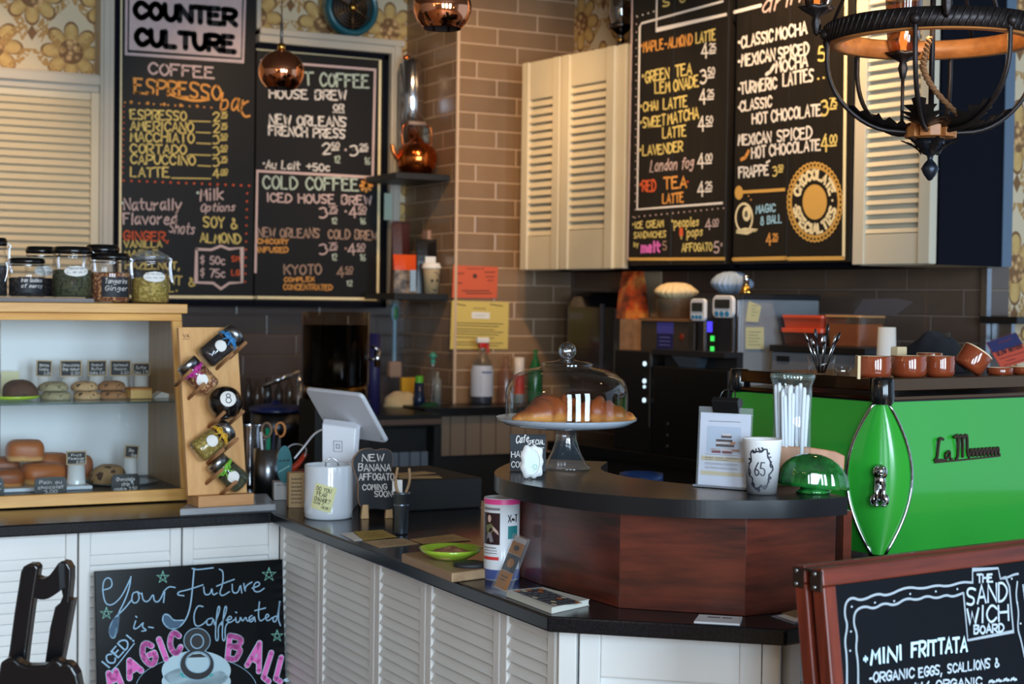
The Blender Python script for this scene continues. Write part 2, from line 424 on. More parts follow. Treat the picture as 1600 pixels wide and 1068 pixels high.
def sheet_local(w, h, y, lift=0.001):
    """a sheet in a thing's own frame: x right, z up, facing -y; coordinates u 0..w, v 0..h downwards from the top left in metres, z0 the bottom"""
    return Sheet(lambda u, v: V((u, y, v)), V((0, -1, 0)), None, lift)
CHALK = mat('chalk_white', (232, 226, 222), 0.9)
PINKW = mat('chalk_pale_pink', (206, 180, 178), 0.9)
YEL = mat('chalk_yellow', (224, 202, 120), 0.9)
ORG = mat('chalk_orange', (224, 156, 78), 0.9)
RED = mat('chalk_red', (216, 92, 50), 0.9)
GRN = mat('chalk_mint', (184, 200, 186), 0.9)
TEAL = mat('chalk_teal', (64, 178, 180), 0.9)
MAG = mat('chalk_pink', (232, 112, 200), 0.9)
BLU = mat('chalk_light_blue', (160, 206, 232), 0.9)
CREAM = mat('chalk_cream', (240, 224, 180), 0.9)
GOLD = mat('paint_gold', (214, 166, 84), 0.7)
BLACK = mat('ink_black', (16, 15, 17), 0.8)
GREY = mat('ink_grey', (120, 116, 118), 0.8)
# ------------------------------------------------------------------ the setting
RB = math.atan2(0.1322, 0.9912)                    # the right-hand wall is not square to the back wall
OB = V((4.081, 4.242, 0))                          # its outer corner
EX = V((math.cos(RB), math.sin(RB), 0)); EY = V((-math.sin(RB), math.cos(RB), 0))
def bl(P): d = V(P) - OB; return V((d.dot(EX), d.dot(EY), d.z))
def plB(p): return (OB + EX * p, EX)
def plA(y): return (V((0, y, 0)), V((0, 1, 0)))
def plX(x): return (V((x, 0, 0)), V((1, 0, 0)))
Z_TOP = 0.92
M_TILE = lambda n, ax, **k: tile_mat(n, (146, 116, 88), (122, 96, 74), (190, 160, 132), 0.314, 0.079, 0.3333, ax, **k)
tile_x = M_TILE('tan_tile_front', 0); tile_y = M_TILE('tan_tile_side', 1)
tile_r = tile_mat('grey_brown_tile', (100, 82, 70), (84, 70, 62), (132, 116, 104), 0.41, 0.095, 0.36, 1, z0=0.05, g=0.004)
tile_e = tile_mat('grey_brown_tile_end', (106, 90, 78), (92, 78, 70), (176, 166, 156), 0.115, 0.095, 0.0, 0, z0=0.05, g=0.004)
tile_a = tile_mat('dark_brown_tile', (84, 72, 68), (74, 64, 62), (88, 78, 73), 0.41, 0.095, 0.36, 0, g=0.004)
paper_x = wallpaper_mat('damask_wallpaper', 0); paper_y = wallpaper_mat('damask_wallpaper_side', 1)
plaster = mat('plaster', (206, 198, 188), 0.9, var=0.05)
dark_pl = mat('dark_ceiling_paint', (112, 104, 96), 0.9)
floor_m = tile_mat('floor_tile', (96, 88, 80), (84, 76, 70), (60, 56, 52), 0.4, 0.4, 0.0, 0, rough=0.4)
mt, t = base('floor_planks'); v = t.obj((1, 8, 1)); t.l.new(t.ramp(t.noise(5, 6, v), [(0.3, rgb(150, 108, 70)), (0.7, rgb(186, 140, 96))]), t.b.inputs['Base Color']); t.b.inputs['Roughness'].default_value = 0.4
def struct(name, mb, m, **k): return obj(name, mb, m, kind='structure', **k)
struct('floor', MB().box((-4, -1.9, -0.1), (7, 7.5, 0)), MC['floor_planks'])
struct('ceiling', MB().box((-4, -1.9, 3.3), (7, 7.5, 3.4)), dark_pl)
struct('wall_left', MB().box((-4.1, -1.9, 0), (-4.0, 7.5, 3.3)), plaster)
fw = MB().box((-4, -1.9, 0), (-1.18, -1.8, 3.3)).box((3.22, -1.9, 0), (7, -1.8, 3.3)).box((-1.18, -1.9, 0), (3.22, -1.8, 0.6)).box((-1.18, -1.9, 2.9), (3.22, -1.8, 3.3))
struct('wall_front', fw, plaster)
wf = MB()
for a, b in ((-1.18, -0.88), (-0.02, 0.58), (1.42, 2.02), (2.86, 3.22)): wf.box((a, -1.88, 0.6), (b, -1.82, 2.9))
for z in (0.6, 2.2, 2.84): wf.box((-1.18, -1.88, z), (3.22, -1.82, z + 0.06))
struct('window_1', wf, mat('dark_window_frame', (40, 38, 36), 0.5))
struct('wall_back', MB().box((-4, 7.24, 1.52), (4.6, 7.34, 3.3)), paper_x)
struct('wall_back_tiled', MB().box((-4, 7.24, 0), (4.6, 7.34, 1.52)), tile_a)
pm = MB().box((3.15, 6.65, 0), (4.2, 7.24, 3.3)); pm.mi[5] = 1
struct('wall_pier', pm, [tile_x, tile_y])
struct('trim_pier_edge', MB().box((3.144, 6.644, 0), (3.156, 6.656, 3.3)), mat('grout_edge', (200, 172, 146), 0.6))
struct('wall_right', MB().box((0, -0.001, 1.66), (0.12, 3.2, 3.3)), paper_y, loc=OB, rotz=RB)
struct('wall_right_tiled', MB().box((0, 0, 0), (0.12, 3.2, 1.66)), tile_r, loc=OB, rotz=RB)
struct('wall_right_return', MB().box((0.13, 0.012, 0), (3.2, 0.12, 3.3)), paper_x, loc=OB, rotz=RB)
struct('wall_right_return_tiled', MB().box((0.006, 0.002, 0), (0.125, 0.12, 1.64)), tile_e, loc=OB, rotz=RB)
steel = mat('brushed_steel', (150, 154, 160), 0.28, 1.0, var=0.06, vs=60)
struct('trim_corner_strip', MB().box((-0.016, -0.014, 0), (0.008, 0.012, 1.64)), steel, loc=OB, rotz=RB)
cream = mat('cream_paint', (206, 192, 164), 0.45, var=0.03, vs=6)
white = mat('white_paint', (222, 222, 220), 0.4, var=0.025, vs=5)
navy = mat('navy_paint', (9, 13, 24), 0.75, spec=0.1)

# ------------------------------------------------------------------ louvered shutters
def shutter_mb(w, h, pitch, stile=0.045, top=0.07, bot=0.09, tilt=(0.022, 0.002), dep_=0.028, proud=0.008, ov=1.1):
    fr, sl = MB(), MB()
    fr.box((0, -proud, 0), (stile, dep_, h)).box((w - stile, -proud, 0), (w, dep_, h)).box((stile, 0, h - top), (w - stile, dep_, h)).box((stile, 0, 0), (w - stile, dep_, bot))
    n = int((h - top - bot) / pitch); p = (h - top - bot) / n
    for i in range(n):
        z = bot + i * p; a = V((0, tilt[1], z + 0.002)); b = V((0, tilt[0], z + p * ov)); d = (b - a).normalized(); nn = V((0, -d.z, d.y)) * 0.0035
        q = [a + nn, b + nn, b - nn, a - nn]
        vs = [(stile, c.y, c.z) for c in q] + [(w - stile, c.y, c.z) for c in q]
        sl.add(vs, [(0, 1, 5, 4), (1, 2, 6, 5), (2, 3, 7, 6), (3, 0, 4, 7), (3, 2, 1, 0), (4, 5, 6, 7)])
    if ov > 1: sl.box((stile, dep_ - 0.003, bot), (w - stile, dep_ - 0.001, h - top))
    return fr, sl
def shutter(parent, name, x, z, w, h, pitch, m, y=0.0, rz=0.0, **k):
    fr, sl = shutter_mb(w, h, pitch, **k)
    f = obj(name, fr, m, parent, loc=(x, y, z), rotz=rz, bevel=0.003)
    obj('louver_slats', sl, m, f)
    return f

# upper cabinets on the right-hand wall (frame B: p towards the wall, q towards the back)
PF = -0.37; ZB = 1.645
def qB(x, y=300, p=PF): return bl(onp(x, y, plB(p))).y
def B2W(p, q, z): return OB + EX * p + EY * q + V((0, 0, z))
ROTM = -PI / 2 + RB          # local x runs from the back towards the camera, local -y faces the room
def cab(label, xa, xb, ztop):
    qa, qb = qB(xa), qB(xb); w = qa - qb
    r = root('wall_cabinet', label, 'cabinet', B2W(PF, qa, ZB), ROTM, 'upper wall cabinets')
    return r, w, ztop - ZB
cream_dk = cream
r, w, h = cab('beige louvered wall cabinet farthest back, against the tan tiled pier', 821, 882, 2.585)
obj('carcass', MB().box((0.003, 0.012, 0), (w - 0.003, -PF - 0.004, h)), navy, r)
shutter(r, 'shutter_door', 0.004, 0.002, w - 0.012, h - 0.004, 0.0345, cream, y=-0.022, top=0.17, bot=0.15, stile=0.05)
r, w, h = cab('wider beige louvered wall cabinet with an oil lamp on top, beside the black menu doors', 883, 981, 2.585)
obj('carcass', MB().box((0.003, 0.012, 0), (w - 0.003, -PF - 0.004, h)), navy, r)
shutter(r, 'shutter_door', 0.004, 0.002, w * 0.84, h - 0.004, 0.0335, cream, y=-0.022, top=0.14, bot=0.17, stile=0.055)
obj('filler_strip', MB().box((w * 0.85, -0.016, 0.002), (w - 0.004, 0.012, h)), cream, r, bevel=0.004)
# the pair of chalkboard cabinets
chalk_b = mat('chalkboard_black', (19, 17, 18), 0.5, var=0.12, vs=3.5, spec=0.25)
chalk_w = wood('black_stained_board', (22, 19, 17), (32, 27, 23), 'Z', 9, 0.42)
PBd = -0.40
def board_cab(label, xa, xs, xb, lst):
    qa, qb, qs = qB(xa, p=PBd), max(qB(xb, p=PBd), qB(1341) + 0.002), qB(xs, p=PBd); w = qa - qb; h = 2.98 - ZB
    r = root('menu_cabinet', label, 'cabinet', B2W(PF, qa, ZB), ROTM, 'upper wall cabinets')
    obj('carcass', MB().box((0.003, 0.004, -0.002), (w - 0.003, -PF - 0.004, h)), navy, r)
    for (a, b) in ((0.003, qa - qs - 0.002), (qa - qs + 0.002, w - 0.003)):
        obj('menu_door', MB().box((a, -0.03, 0.012), (b, 0.003, h)), chalk_w, r, bevel=0.002)
    return r, qa, w
rm1, qa1, w1 = board_cab('black chalkboard cabinet listing lattes and teas, the one nearer the louvered doors', 984, 1050, 1135, None)
rm2, qa2, w2 = board_cab('black chalkboard cabinet with the round gold chocolate specialties medallion', 1146, 1231, 1336, None)
# right shutter cabinet with its dark blue end
qa, qb = qB(1341), -0.084; w = qa - qb; h = 2.98 - ZB
r = root('wall_cabinet', 'cream louvered wall cabinet with a dark navy end panel, nearest the front behind the chandelier', 'cabinet', B2W(PF, qa, ZB), ROTM, 'upper wall cabinets')
obj('carcass', MB().box((0.003, 0.012, 0), (w - 0.02, -PF - 0.004, h)), cream, r)
shutter(r, 'shutter_door', 0.004, 0.002, w - 0.008, h - 0.004, 0.0325, mat('cream_paint_front', (208, 198, 176), 0.45), y=-0.022, top=0.10, bot=0.105, stile=0.052, tilt=(0.02, 0.002))
obj('end_panel', MB().box((w - 0.018, 0.012, 0), (w, -PF - 0.03, h)), navy, r, label='dark navy end panel')
obj('scribe_strip', MB().box((w - 0.016, -PF - 0.03, 0), (w + 0.004, -PF + 0.02, h)), mat('blue_grey_paint', (90, 110, 132), 0.5), r, label='blue grey strip')

# ------------------------------------------------------------------ back wall: shutter, posts, the two menu boards
YA = 7.155
def ax_(x, y, yy=YA): p = onp(x, y, plA(yy)); return p.x, p.z
xr = ax_(157, 300)[0]; zt = ax_(157, 145)[1]; x0 = xr - 0.62
for k, lb in enumerate(('cream louvered wall shutter under the wallpaper, beside the menu board',)):
    r = root('wall_shutter', lb, 'shutter', (x0, YA, 1.25), 0)
    shutter(r, 'shutter_frame', 0, 0, 0.62, zt - 1.25, 0.0322, cream, top=0.035, bot=0.09, stile=0.045)
    obj('backing', MB().box((0.002, 0.03, 0), (0.618, 0.084, zt - 1.25)), cream, r)
pale = mat('pale_grey_paint', (186, 178, 164), 0.5, var=0.04, vs=5)
xa = ax_(150, 200)[0]; xb = ax_(176, 200)[0]
struct('trim_1', MB().box((xa + 0.012, 7.13, 0.9), (xb, 7.24, 3.3)).box((xa + 0.025, 7.12, 0.9), (xb - 0.02, 7.13, 3.3)), pale, bevel=0.004)
za, zb_ = ax_(90, 112)[1], ax_(90, 141)[1]
struct('trim_2', MB().box((x0, 7.14, zb_), (xa + 0.011, 7.24, za)).box((x0, 7.12, zb_ + 0.03), (xa + 0.011, 7.14, za - 0.01)), pale, bevel=0.004)
# menu boards (left wide column, right column lower)
bx0, bx1, bx2 = ax_(177, 300)[0], ax_(398, 300)[0], ax_(604, 300)[0]
bz0 = ax_(400, 472)[1]; bzt = ax_(500, 78)[1]
def menu_board(label, x0, x1, z0, z1, edge):
    r = root('menu_board', label, 'menu board', (x0, YA + 0.03, z0), 0, 'menu boards on the back wall')
    obj('board', MB().box((0.004, -0.03, 0), (x1 - x0 - 0.003, 0.05, z1 - z0)), chalk_b, r, bevel=0.002)
    e = MB()
    if 'l' in edge: e.box((0, -0.042, -0.012), (0.024, 0.05, z1 - z0))
    if 'r' in edge: e.box((x1 - x0 - 0.022, -0.042, -0.012), (x1 - x0, 0.05, z1 - z0))
    e.box((0, -0.042, -0.02), (x1 - x0 - 0.0015, 0.05, 0.006))
    if 't' in edge: e.box((0, -0.042, z1 - z0 - 0.02), (x1 - x0, 0.05, z1 - z0 + 0.004))
    obj('edge_frame', e, navy, r, label='dark navy edge')
    return r
mb1 = menu_board('tall black chalk menu board headed by a large pale lettered plate', bx0, bx1, bz0, 2.98, 'l')
mb2 = menu_board('lower black chalk menu board listing hot coffee and cold coffee', bx1, bx2, bz0, bzt, 'rt')
px = ax_(620, 300)[0]; ptop = ax_(500, 56)[1]; pbot = ax_(610, 476)[1]
struct('trim_3', MB().box((bx2 + 0.002, 7.11, pbot), (px, 7.24, ptop)).box((bx2 + 0.014, 7.10, pbot), (px - 0.014, 7.11, ptop)), pale, bevel=0.003)
struct('trim_4', MB().box((bx1 + 0.002, 7.11, bzt + 0.006), (bx2 + 0.002, 7.24, ptop)).box((bx1 + 0.002, 7.095, ptop - 0.025), (px + 0.01, 7.24, ptop + 0.004)), pale, bevel=0.003)
xq = ax_(404, 30)[0]
struct('trim_5', MB().box((bx1 + 0.002, 7.15, ptop + 0.006), (xq + 0.012, 7.24, 3.3)), pale, bevel=0.003)

# ------------------------------------------------------------------ front counter
granite = mat('black_granite', (19, 21, 26), 0.2, var=0.5, vs=260, spec=0.3)
granite_b = mat('black_granite_back', (14, 14, 16), 0.3, var=0.3, vs=120)
CX = 1.423; CY = 4.16
def poly_top(name, pts, z0, z1, m, label, cat, bevel=0.004):
    return tag(obj(name, MB().prism(pts, z0, z1), m, bevel=bevel), label, cat)
wt = [(-2.2, CY), (CX, CY), (CX, 2.585), (1.755, 2.305), (3.3, 2.50), (3.3, 3.35), (2.1, 3.2), (2.06, 4.86), (1.9, 5.02), (-2.2, 5.02)]
poly_top('granite_worktop', wt, 0.89, Z_TOP, granite, 'polished black granite worktop turning the corner of the white shuttered counter', 'worktop')
pan = lambda x, y, pl: onp(x, y, pl)
GRP = 'white louvered counter cabinets'; gap_shade = mat('louver_gap_shade', (74, 62, 54), 0.8)  # dark brown on the carcass paints shade into the gaps between slats
# run A (faces the room)
YB = 4.205; pA = plA(YB); ed = [-150, 122, 284, 436]
for i, lb in enumerate(('white shuttered counter cabinet behind the black high chair', 'white shuttered counter cabinet between the high chair and the magic ball chalkboard', 'white shuttered counter cabinet behind the right half of the magic ball chalkboard')):
    xa, xb = onp(ed[i], 860, pA).x, onp(ed[i + 1], 860, pA).x if i < 2 else 1.4645; w = xb - xa
    r = root('counter_cabinet', lb, 'cabinet', (xa, YB, 0), 0, GRP)
    obj('carcass', MB().box((0.001, 0.035, 0.08), (w - 0.001, 0.6, 0.888)).box((0.001, 0.07, 0), (w - 0.001, 0.6, 0.08)), gap_shade, r)
    shutter(r, 'shutter_door', 0.002, 0.09, w - 0.004, 0.797, 0.0265, white, top=0.064, bot=0.1, stile=0.03, proud=0.003, tilt=(0.012, 0.001), ov=0.97)
# run B (returns towards the room)
XB = 1.468; pB_ = plX(XB); ed = [447, 501, 588, 668, 785, 893]
lbs = ['narrow shuttered counter panel right in the inner corner beside the magic ball chalkboard', 'shuttered counter panel second from the inner corner, below the white tip crock', 'shuttered counter panel third from the inner corner, below the loose menus',
       'widest shuttered counter panel, below the green dish and cutting board', 'shuttered counter panel next to the bright white front, below the picture book']
for i, lb in enumerate(lbs):
    ya, yb = onp(ed[i], 930, pB_).y - 0.0005, onp(ed[i + 1], 930, pB_).y + 0.0005
    if i == 0: ya = YB - 0.004
    if i == 4: yb = 2.63
    w = ya - yb
    r = root('counter_cabinet', lb, 'cabinet', (XB, ya, 0), -PI / 2, GRP)
    obj('carcass', MB().box((0.001, 0.035, 0.08), (w - 0.001, 0.3, 0.888)).box((0.001, 0.07, 0), (w - 0.001, 0.3, 0.08)), gap_shade, r)
    shutter(r, 'shutter_door', 0.001, 0.09, w - 0.002, 0.797, 0.0245, white, top=0.03, bot=0.1, stile=0.03, proud=0.005, tilt=(0.009, -0.002), ov=0.93)
# the angled end and the stretch beyond it
p0 = V((1.47, 2.608, 0)); p1 = V((1.775, 2.352, 0)); d = p1 - p0; w = d.length; az = math.atan2(d.y, d.x)
r = root('counter_cabinet', 'bright white angled counter end cabinet facing the room below the mahogany bar', 'cabinet', p0, az, GRP)
obj('carcass', MB().box((0.0, 0.03, 0.08), (w, 0.04, 0.888)), white, r)
shutter(r, 'shutter_door', 0.03, 0.09, w - 0.06, 0.797, 0.06, white, top=0.085, bot=0.1, stile=0.04, proud=0.004)
obj('corner_post', MB().box((-0.008, -0.012, 0), (0.026, 0.03, 0.888)).box((w - 0.028, -0.012, 0), (w + 0.004, 0.03, 0.888)), white, r, bevel=0.002)
r = root('counter_cabinet', 'white shuttered counter cabinet half hidden behind the sandwich board', 'cabinet', (1.80, 2.36, 0), RB, GRP)
obj('carcass', MB().box((0.002, 0.03, 0.08), (1.3, 0.5, 0.888)), white, r)
shutter(r, 'shutter_door', 0.002, 0.09, 0.6, 0.797, 0.0375, white, top=0.045, bot=0.1, stile=0.03, proud=0.004)
# ------------------------------------------------------------------ chalk lettering on the wall menu boards
def sheet_on(pl, n, rt, lift=0.0015): 
    q = Sheet(lambda x, y: onp(x, y, pl), n, RM(rt).inverted(), lift); q.hs = 0.92; q.ws = 0.72
    return q
PLM = plA(YA); NM = V((0, -1, 0)); NR = -EX
CM = [CHALK, PINKW, YEL, ORG, RED, GRN, TEAL, BLU, CREAM, GOLD, mat('plate_pink_grey', (196, 176, 178), 0.85, var=0.06, vs=30), mat('ink_navy', (14, 17, 24), 0.8), mat('chalk_dim', (170, 140, 124), 0.9), MAG]
cW, cP, cY, cO, cR, cG, cT, cB, cC, cGo, cPl, cN, cD, cM = range(14)
S = sheet_on(PLM, NM, mb1)
# cream line round the board
S.line([(189, -60), (187, 463)], 0.011, cC); S.line([(187, 463), (397, 464.5)], 0.013, cC)
S.fill([(196, -30), (385, -20), (381, 99), (195, 86)], cPl)
S.line([(201, -30), (200, 80), (377, 92), (380, -20)], 0.008, cN, lift=0.003)
S.text('COUNTER', (211, 27), (368, 39), 25, 0.036, cN, jit=0, lift=0.003)
S.text('CULTURE', (213, 69), (366, 81), 25, 0.036, cN, jit=0, lift=0.003)
S.text('COFFEE', (232, 115), (334, 122), 18, 0.012, cP)
S.text('ESPRESSO', (211, 145), (345, 156), 24, 0.013, cO, jit=0.1)
for x, y in ((211, 145), (229, 146.5)): S.line([(x - 2, y), (x + 8, y)], 0.008, cO)
S.line([(262, 146), (285, 154), (308, 158), (326, 155)], 0.012, cO, smooth=True)
S.text('bar', (344, 170), (386, 176), 30, 0.01, cO, slant=0.25)
S.line([(376, 172), (382, 183), (390, 181)], 0.009, cO, smooth=True)
S.dots((195, 160), (330, 168), 13, 1.4, cO); S.dots((205, 159.5), (308, 166), 5, 2.4, cO)
S.dots((193.5, 166), (192, 270), 13, 1.1, cR); S.dots((193, 282), (389, 290), 17, 1.6, cR); S.dots((386, 302), (383, 440), 12, 1.4, cR)
for k, (wd, x1, pr, c, y) in enumerate((('ESPRESSO', 291, '2', '75', 186), ('AMERICANO', 302, '2', '75', 203.5), ('MACCHIATO', 303, '3', '50', 220.5), ('CORTADO', 291, '3', '50', 238.5), ('CAPUCCINO', 305, '3', '75', 255.5), ('LATTE', 264, '4', '00', 275))):
    S.text(wd, (204, y), (x1, y + (x1 - 204) * 0.025), 15.5, 0.0085, cY)
    S.line([(x1 + 4, y + 3), (329, y + 4)], 0.004, cY)
    S.price(pr, c, 333, y + 4, 15, 0.0075, cY, wd=10)
S.text('Naturally', (194, 328), (283, 328), 19, 0.0085, cP); S.text('Flavored', (193, 350), (277, 350), 19, 0.0085, cP)
S.text('Shots', (264, 363), (304, 366), 18, 0.007, cP, slant=0.3)
S.disc((190.5, 317), 2.4, 2.4, cG); S.disc((309, 301), 2.2, 2.2, cG)
S.text('Milk', (313, 313), (350, 311), 19, 0.0085, cP); S.text('Options', (313, 330), (367, 329), 13, 0.007, cP, slant=0.25)
S.text('GINGER,', (193, 374), (264, 377), 15, 0.008, cR); S.text('VANILLA', (194, 386), (253, 386), 11, 0.0075, cY)
S.text('MAPLE', (194, 400), (248, 398), 9, 0.006, cY); S.text('HAZELNUT,', (196, 420), (281, 420), 12, 0.0075, cY)
S.text('MINT &', (246, 441), (304, 447), 14, 0.0075, cY); S.text('L.', (264, 456), (277, 455), 13, 0.007, cY)
S.text('SOY &', (318, 354), (370, 358), 17, 0.0085, cY); S.text('ALMOND', (313, 378), (376, 380), 15, 0.0085, cY)
S.line([(307, 389), (330, 390), (345, 384), (358, 389), (378, 387), (378, 441), (358, 442), (345, 451), (333, 442), (306, 441), (307, 389)], 0.011, cP)
S.text('$ 50c', (313, 412), (352, 413), 13, 0.0075, cP); S.text('SM', (362, 408), (374, 408), 9, 0.006, cR)
S.text('$ 75c', (313, 432), (352, 433), 13, 0.0075, cP); S.text('LG', (362, 430), (374, 430), 9, 0.006, cR)
S.make('chalk_lettering', CM, mb1)
S = sheet_on(PLM, NM, mb2)
S.line([(401.5, 76), (594, 92)], 0.012, cC); S.line([(594, 92), (590, 468)], 0.012, cC); S.line([(400, 464.5), (590, 467)], 0.013, cC)
S.line([(408, 95), (432, 97), (586, 109), (582, 277), (402, 267), (399, 425)], 0.011, cP)
S.text('HOT', (432, 131), (490, 132), 20, 0.012, cG); S.text('COFFEE', (500, 134), (576, 137), 21, 0.012, cG, jit=0.15)
S.text('HOUSE BREW', (421, 153), (541, 156), 15, 0.01, cW); S.text('OR', (521, 172), (537, 173), 10, 0.008, cW); S.line([(520, 175), (538, 176)], 0.004, cW)
S.text('NEW ORLEANS', (421, 194), (541, 198), 16, 0.01, cW); S.text('FRENCH PRESS', (420, 211), (539, 216), 15, 0.01, cW)
S.price('2', '50', 504, 241, 18, 0.009, cW, wd=12); S.disc((540, 234), 1.8, 1.8, cP); S.price('3', '25', 547, 243, 18, 0.009, cW, wd=13)
S.text('12', (522, 254), (531, 254), 12, 0.006, cG); S.text('16', (569, 257), (578, 257), 12, 0.006, cG)
S.text('^Au Lait', (410, 263), (468, 265), 13, 0.008, cW, slant=0.1); S.text('+50c', (479, 266), (516, 267), 12, 0.008, cW)
S.text('COLD COFFEE', (411, 294), (560, 298), 20, 0.011, cG, jit=0.15)
for k in range(4):
    a = PI * k / 4; S.line([(572 - 9 * math.cos(a), 290 - 9 * math.sin(a)), (572 + 9 * math.cos(a), 290 + 9 * math.sin(a))], 0.012, cO)
S.text('ICED HOUSE BREW', (417, 315), (580, 320), 14.5, 0.0095, cP)
S.price('3', '75', 499, 340, 18, 0.009, cP, wd=13); S.disc((540, 330), 1.6, 1.6, cP); S.price('4', '50', 546, 341, 18, 0.009, cP, wd=12)
S.text('12', (518, 349), (526, 349), 10, 0.006, cG); S.text('16', (562, 350), (571, 350), 10, 0.006, cG)
S.text('NEW ORLEANS', (403, 370), (499, 371), 15, 0.0085, cD); S.text('COLD BREW', (513, 372), (589, 375), 15, 0.0085, cD)
S.text('CHICORY', (402, 380), (450, 381), 7.5, 0.0075, cO); S.text('INFUSED', (402, 394), (450, 394), 8.5, 0.0075, cO)
S.price('3', '75', 499, 397, 18, 0.008, cP, wd=13); S.disc((540, 388), 1.6, 1.6, cD); S.price('4', '50', 544, 399, 18, 0.008, cP, wd=12)
S.text('12', (518, 406), (526, 406), 11, 0.006, cG); S.text('16', (562, 407), (571, 407), 11, 0.006, cG)
S.text('KYOTO', (444, 428), (502, 428), 16, 0.009, cD); S.price('4', '50', 527, 434, 17, 0.008, cD, wd=11); S.text('12', (541, 446), (550, 446), 9, 0.006, cG)
S.text('COMPLEX', (444, 440), (491, 439), 7, 0.0065, cO); S.text('CONCENTRATED', (443, 452), (519, 453), 9, 0.0065, cO)
S.make('chalk_lettering', CM, mb2)
# the two cabinets on the right
PLR = plB(PBd - 0.0005)
S = sheet_on(PLR, NR, rm1)
S.line([(989, -40), (981, 404.5)], 0.009, cP); S.line([(984, 404.5), (1047, 404.5)], 0.012, cGo); S.line([(1049, 404.5), (1132, 404)], 0.012, cGo)
S.dots((995, 25), (993, 340), 26, 1.0, cP); S.dots((996, 26), (1022, 18), 4, 1.2, cW); S.dots((990, 339), (1131, 325), 17, 1.1, cP)
S.line([(1027, -20), (1026, 47), (1135, 22.5)], 0.011, cW); S.line([(1130, 2), (1003, 36.5), (1000, 42), (996, 327), (1129, 317)], 0.009, cW)
S.text('S', (1036, 11), (1048, 8), 14, 0.009, cY); S.text('U', (1062, 4), (1072, 2), 14, 0.009, cY)
S.text('^MAPLE-ALMOND', (1002, 82), (1082, 69), 17, 0.0095, cO); S.text('LATTE', (1088, 67), (1118, 62), 17, 0.0095, cY)
S.text('^GREEN', (1004, 130), (1046, 122), 18, 0.01, cY); S.text('TEA', (1056, 120), (1081, 115), 18, 0.01, cY)
S.text('LEM', (1024, 146), (1047, 143), 18, 0.0095, cY); S.text('ONADE', (1053, 142), (1092, 135), 18, 0.0095, cY)
S.text('^CHAI', (1001, 175), (1029, 171), 15, 0.0095, cY); S.text('LATTE', (1037, 170), (1074, 166), 17, 0.0095, cY)
S.text('^SWEET', (1001, 201), (1040, 195), 17, 0.0095, cY); S.text('MATCHA', (1044, 194), (1092, 185), 18, 0.0095, cY); S.text('LATTE', (1036, 215), (1072, 212), 17, 0.0095, cY)
S.text('^LAVENDER', (1000, 244), (1067, 236), 16, 0.0095, cY); S.text('London fog', (1016, 268), (1084, 262), 19, 0.0075, cP, slant=0.3)
S.text('^RED', (1000, 299), (1025, 298), 18, 0.011, cR); S.text('TEA', (1038, 295), (1073, 292), 18, 0.011, cO); S.disc((1075, 284), 1.5, 1.5, cR); S.text('LATTE', (1036, 317), (1068, 315), 15, 0.01, cO)
for d, c, x, y in (('4', '25', 1097, 92), ('3', '50', 1095, 130), ('4', '25', 1094, 164), ('4', '50', 1092, 206), ('4', '00', 1091, 264), ('4', '25', 1091, 308)): S.price(d, c, x, y, 24, 0.0105, cW, wd=10)
S.text('^ICE CREAM', (989, 357), (1037, 354), 11, 0.0075, cY); S.text('SANDWICHES', (991, 372), (1041, 370), 10, 0.007, cY); S.text('by', (991, 385), (998, 385), 8, 0.006, cY)
S.text('melt', (1003, 394), (1032, 393), 17, 0.016, cM); S.text('5', (1036, 390), (1042, 390), 14, 0.007, cD)
S.text('^peoples', (1050, 355), (1093, 352), 15, 0.008, cY); S.text('pops', (1074, 370), (1099, 367), 14, 0.008, cY)
S.fill([(1062, 356), (1067, 355), (1068, 368), (1062, 369)], cR); S.line([(1065, 368), (1065, 373)], 0.006, cY)
S.price('4', '00', 1103, 360, 18, 0.008, cP, wd=9); S.text('AFFOGATO', (1066, 393), (1113, 391), 13, 0.008, cY); S.text('5', (1116, 395), (1124, 394), 18, 0.009, cP); S.text('c', (1126, 384), (1130, 384), 7, 0.005, cP)
S.make('chalk_lettering', CM, rm1)
S = sheet_on(PLR, NR, rm2)
S.line([(1323, -40), (1318.5, 403)], 0.014, cC); S.line([(1146, 405), (1228, 403)], 0.014, cGo); S.line([(1232, 404), (1318, 403)], 0.014, cGo)
S.line([(1148, 19), (1189, 8.5)], 0.013, cW); S.text('drinks', (1190, 21), (1292, -8), 32, 0.009, cP, slant=0.25)
S.text('CLASSIC', (1159, 75), (1208, 64), 19, 0.0105, cW); S.text('MOCHA', (1213, 63), (1261, 52), 19, 0.0105, cW)
S.text('MEXICAN', (1159, 104), (1211, 94), 19, 0.0105, cW); S.text('SPICED', (1217, 92), (1264, 84), 19, 0.0105, cW); S.text('MOCHA', (1213, 114), (1262, 103), 19, 0.0105, cW)
S.line([(1198, 116), (1204, 112), (1210, 102)], 0.014, cW)
S.text('TURMERIC', (1158, 147), (1214, 138), 19, 0.0105, cW); S.text('LATTES', (1224, 135), (1271, 126), 21, 0.0105, cW); S.dots((1279, 123), (1296, 120), 3, 1.7, cY)
S.text('CLASSIC', (1157, 174), (1206, 166), 17, 0.0105, cW); S.text('HOT', (1176, 193), (1200, 191), 17, 0.0105, cW); S.text('CHOCOLATE', (1206, 190), (1283, 180), 19, 0.0105, cW)
S.text('MEXICAN', (1154, 227), (1205, 222), 17, 0.0105, cW); S.text('SPICED', (1215, 221), (1269, 215), 19, 0.0105, cW); S.text('HOT', (1175, 247), (1197, 244), 18, 0.0105, cW); S.text('CHOCOLATE', (1203, 243), (1282, 234), 18, 0.0105, cW)
S.line([(1159, 249), (1165, 246), (1170, 236)], 0.014, cO)
